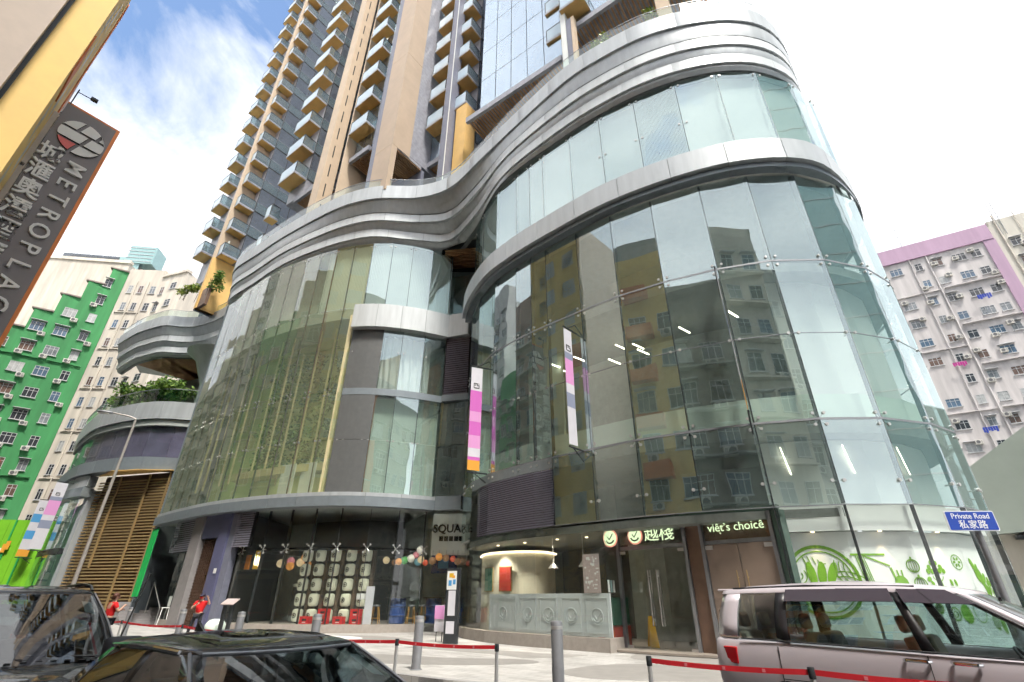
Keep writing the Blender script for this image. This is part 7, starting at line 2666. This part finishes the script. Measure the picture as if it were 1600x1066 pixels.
MB().box((-20.6, 33.75, 1.35), (.5, .04, .55)).build('backrest', 'white_paint', wc)
# ================================================================== people
def skin_mesh(name, joints, edges, mat_, parent, sub_lv=2, root=0):
    """joints: list of (x, y, z, r); one continuous skinned surface"""
    me = bpy.data.meshes.new(name)
    me.from_pydata([j[:3] for j in joints], edges, [])
    me.materials.append(M[mat_])
    o = bpy.data.objects.new(name, me)
    col.objects.link(o)
    o.parent = parent
    sk = o.modifiers.new('skin', 'SKIN')
    sk.use_smooth_shade = True
    sv = me.skin_vertices[0].data if me.skin_vertices else None
    if sv is None:
        b = bmesh.new()
        b.from_mesh(me)
        b.verts.layers.skin.verify()
        b.to_mesh(me)
        b.free()
        sv = me.skin_vertices[0].data
    for i, j in enumerate(joints):
        r = j[3]
        sv[i].radius = (r, r) if not isinstance(r, tuple) else r
        sv[i].use_root = (i == root)
    ss = o.modifiers.new('sub', 'SUBSURF')
    ss.levels = ss.render_levels = sub_lv
    return o


def hand(joints, edges, wrist, d, up, s_=1.0):
    """palm and five bent fingers hanging on joint index wrist"""
    d, up = Vector(d).normalized(), Vector(up).normalized()
    sd_ = d.cross(up).normalized()
    w0 = Vector(joints[wrist][:3])
    b = len(joints)
    palm = w0 + d * .055 * s_
    joints.append((*palm, .026 * s_)); edges.append((wrist, b))
    for k, (o_, l) in enumerate(((-.030, .060), (-.010, .072), (.010, .068), (.028, .052))):
        i = len(joints)
        p = palm + d * .035 * s_ + sd_ * o_ * s_
        q = p + (d * .75 - up * .5) * l * .6 * s_
        r_ = q + (d * .2 - up * .9) * l * .5 * s_
        joints += [(*p, .010 * s_), (*q, .0085 * s_), (*r_, .007 * s_)]
        edges += [(b, i), (i, i + 1), (i + 1, i + 2)]
    i = len(joints)
    p = w0 + d * .03 * s_ - sd_ * .032 * s_
    q = p + (d * .6 - sd_ * .5 - up * .2) * .05 * s_
    joints += [(*p, .011 * s_), (*q, .009 * s_)]
    edges += [(b, i), (i, i + 1)]


def make_person(label, loc, rotz, pose, shirt, legs_m, hair_m, cap=None, scale=1.0):
    t = thing('person', label, 'person', (0, 0, 0))
    J = pose
    # joint order: 0 pelvis 1 waist 2 chest 3 neck 4 head low 5 head mid 6 head top, arms L 7 sh 8 el 9 wr, arms R 10 11 12, legs L 13 hip 14 knee 15 ankle 16 toe, legs R 17 18 19 20
    E_ = [(0, 1), (1, 2), (2, 3), (3, 4), (4, 5), (5, 6), (2, 7), (7, 8), (8, 9), (2, 10), (10, 11), (11, 12), (0, 13), (13, 14), (14, 15), (15, 16), (0, 17), (17, 18), (18, 19), (19, 20)]
    rad = [(.15, .11), (.13, .10), (.15, .11), .052, .058, (.078, .092), .066, .058, .042, .030, .058, .042, .030, .085, .058, .040, .034, .085, .058, .040, .034]
    joints = [(*j, r) for j, r in zip(J, rad)]
    edges = list(E_)
    hand(joints, edges, 9, Vector(J[9]) - Vector(J[8]), (0, 0, 1) if abs((Vector(J[9]) - Vector(J[8])).normalized().z) < .8 else (0, 1, 0))
    hand(joints, edges, 12, Vector(J[12]) - Vector(J[11]), (0, 0, 1) if abs((Vector(J[12]) - Vector(J[11])).normalized().z) < .8 else (0, 1, 0))
    skin_mesh('body', joints, edges, 'skin', t)
    # face: eyes, nose, mouth on the front (local -y is forward)
    h = Vector(J[5])
    fb = MB()
    for s_ in (-1, 1):
        fb.lathe([(.002, -.008), (.010, 0), (.002, .008)], h + Vector((s_ * .030, -.083, .0)), 8)
    fb.build('eye', 'ink', t)
    MB().tube(h + Vector((0, -.088, -.012)), h + Vector((0, -.106, -.032)), .008, 6, .012).build('nose', 'skin', t, smooth=True)
    MB().tube(h + Vector((-.022, -.082, -.058)), h + Vector((.022, -.082, -.058)), .006, 6).build('mouth', 'shoe_pink', t)
    eb = MB()
    for s_ in (-1, 1):
        eb.lathe([(.004, -.03), (.018, -.01), (.018, .012), (.004, .03)], h + Vector((s_ * .080, .008, -.01)), 8)
    eb.build('ear', 'skin', t, smooth='all')
    # shirt: torso with short sleeves
    sj = [(*J[0][:2], J[0][2] + .02, (.165, .125)), (*J[1], (.150, .118)), (*J[2], (.168, .125)), (*Vector(J[3]).lerp(Vector(J[2]), .35), .075)]
    se = [(0, 1), (1, 2), (2, 3)]
    for a, b in ((7, 8), (10, 11)):
        i = len(sj)
        m_ = Vector(J[a]).lerp(Vector(J[b]), .62)
        sj += [(*J[a], .075), (*m_, .064)]
        se += [(2, i), (i, i + 1)]
    skin_mesh('shirt', sj, se, shirt, t)
    lj = [(*J[0], (.155, .118))]
    le = []
    for a, b, c in ((13, 14, 15), (17, 18, 19)):
        i = len(lj)
        q = Vector(J[b]).lerp(Vector(J[c]), .86)
        lj += [(*J[a], .095), (*J[b], .068), (*q, .050)]
        le += [(0, i), (i, i + 1), (i + 1, i + 2)]
    skin_mesh('trousers', lj, le, legs_m, t)
    for a, b in ((15, 16), (19, 20)):
        A_, B_ = Vector(J[a]), Vector(J[b])
        d = (B_ - A_); d.z = 0; d.normalize()
        sj = [(*(A_ - d * .05 - Vector((0, 0, .045))), .042), (*(A_ + d * .07 - Vector((0, 0, .05))), .045), (*(A_ + d * .17 - Vector((0, 0, .06))), .034)]
        skin_mesh('shoe', sj, [(0, 1), (1, 2)], 'shoe_pink', t)
    # hair cap
    hb = MB()
    rows = []
    for i in range(8):
        ph = math.pi * .5 * i / 7
        rows.append([h + Vector((math.cos(an) * .098 * math.cos(ph * .98), .016 + math.sin(an) * .108 * math.cos(ph * .98), .005 + .115 * math.sin(ph) - (.09 if math.sin(an) > .1 and i == 0 else 0))) for an in [2 * math.pi * k / 18 for k in range(18)]])
    hb.grid(rows, closed=True)
    ho_ = hb.build('hair', hair_m, t, smooth='all')
    ho_.modifiers.new('solid', 'SOLIDIFY').thickness = .02
    if cap:
        cb_ = MB()
        rows = []
        for i in range(7):
            ph = math.pi * .5 * i / 6
            rows.append([h + Vector((math.cos(an) * .108 * math.cos(ph * .98), .01 + math.sin(an) * .118 * math.cos(ph * .98), .045 + .10 * math.sin(ph))) for an in [2 * math.pi * k / 18 for k in range(18)]])
        cb_.grid(rows, closed=True)
        cb_.build('cap', cap, t, smooth='all')
        MB().xprism([(-.085, 0), (.085, 0), (.06, .10), (0, .12), (-.06, .10)], h + Vector((0, -.09, .05)), (1, 0, 0), (0, -1, -.25), (0, 0, 1), .012).build('cap_peak', cap, t)
    t.location = loc
    t.rotation_euler = (0, 0, rotz)
    t.scale = (scale,) * 3
    return t


# pose 1: standing mid-step, left hand to the face, right arm raised beside the head
P1 = [(0, 0, .92), (0, -.005, 1.08), (0, 0, 1.30), (0, -.01, 1.44), (0, -.025, 1.50), (0, -.03, 1.58), (0, -.02, 1.66),
      (.19, 0, 1.37), (.36, -.05, 1.30), (.28, -.14, 1.50),
      (-.19, 0, 1.37), (-.31, -.08, 1.13), (-.08, -.22, 1.30),
      (.095, 0, .88), (.15, -.06, .49), (.17, .03, .09), (.19, -.10, .05),
      (-.095, 0, .88), (-.20, -.03, .49), (-.27, .06, .09), (-.30, -.06, .05)]
p1 = make_person('person in red shirt, dark leggings and cap standing by the bronze door', (-13.05, 23.4, 0), R(8), P1, 'shirt_red', 'leggings', 'hair_brown', 'cap_navy', 1.0)
MB().obox((-.055, -.16, 1.50), (.11, 0, 0), (0, .02, 0), (0, 0, .075)).build('face_mask', 'crate_red', p1)
# pose 2: turned away, both hands on a long dark pole
P2 = [(0, 0, .90), (0, .005, 1.06), (0, .01, 1.27), (0, 0, 1.41), (0, -.01, 1.47), (0, -.02, 1.55), (0, -.01, 1.63),
      (.19, 0, 1.34), (.27, -.12, 1.10), (.14, -.30, 1.16),
      (-.19, 0, 1.34), (-.28, -.10, 1.12), (-.02, -.32, 1.28),
      (.095, 0, .86), (.11, -.04, .48), (.11, .03, .09), (.12, -.1, .05),
      (-.095, 0, .86), (-.11, -.02, .48), (-.12, .05, .09), (-.13, -.08, .05)]
p2 = make_person('person in red top with brown hair behind the crossover car, holding a pole', (-12.95, 18.1, -.0), R(145), P2, 'shirt_red', 'leggings', 'hair_brown', None, 1.0)
pole_ = thing('pole', 'thin dark pole held upright by the person behind the crossover car', 'pole', (-12.4, 18.3, 0))
MB().tube((-12.62, 18.38, .05), (-12.33, 18.5, 2.25), .024, 8).build('shaft', 'ink', pole_)
MB().tube((-12.62, 18.38, .0), (-12.61, 18.385, .1), .04, 8).build('ferrule', 'dark_metal', pole_)
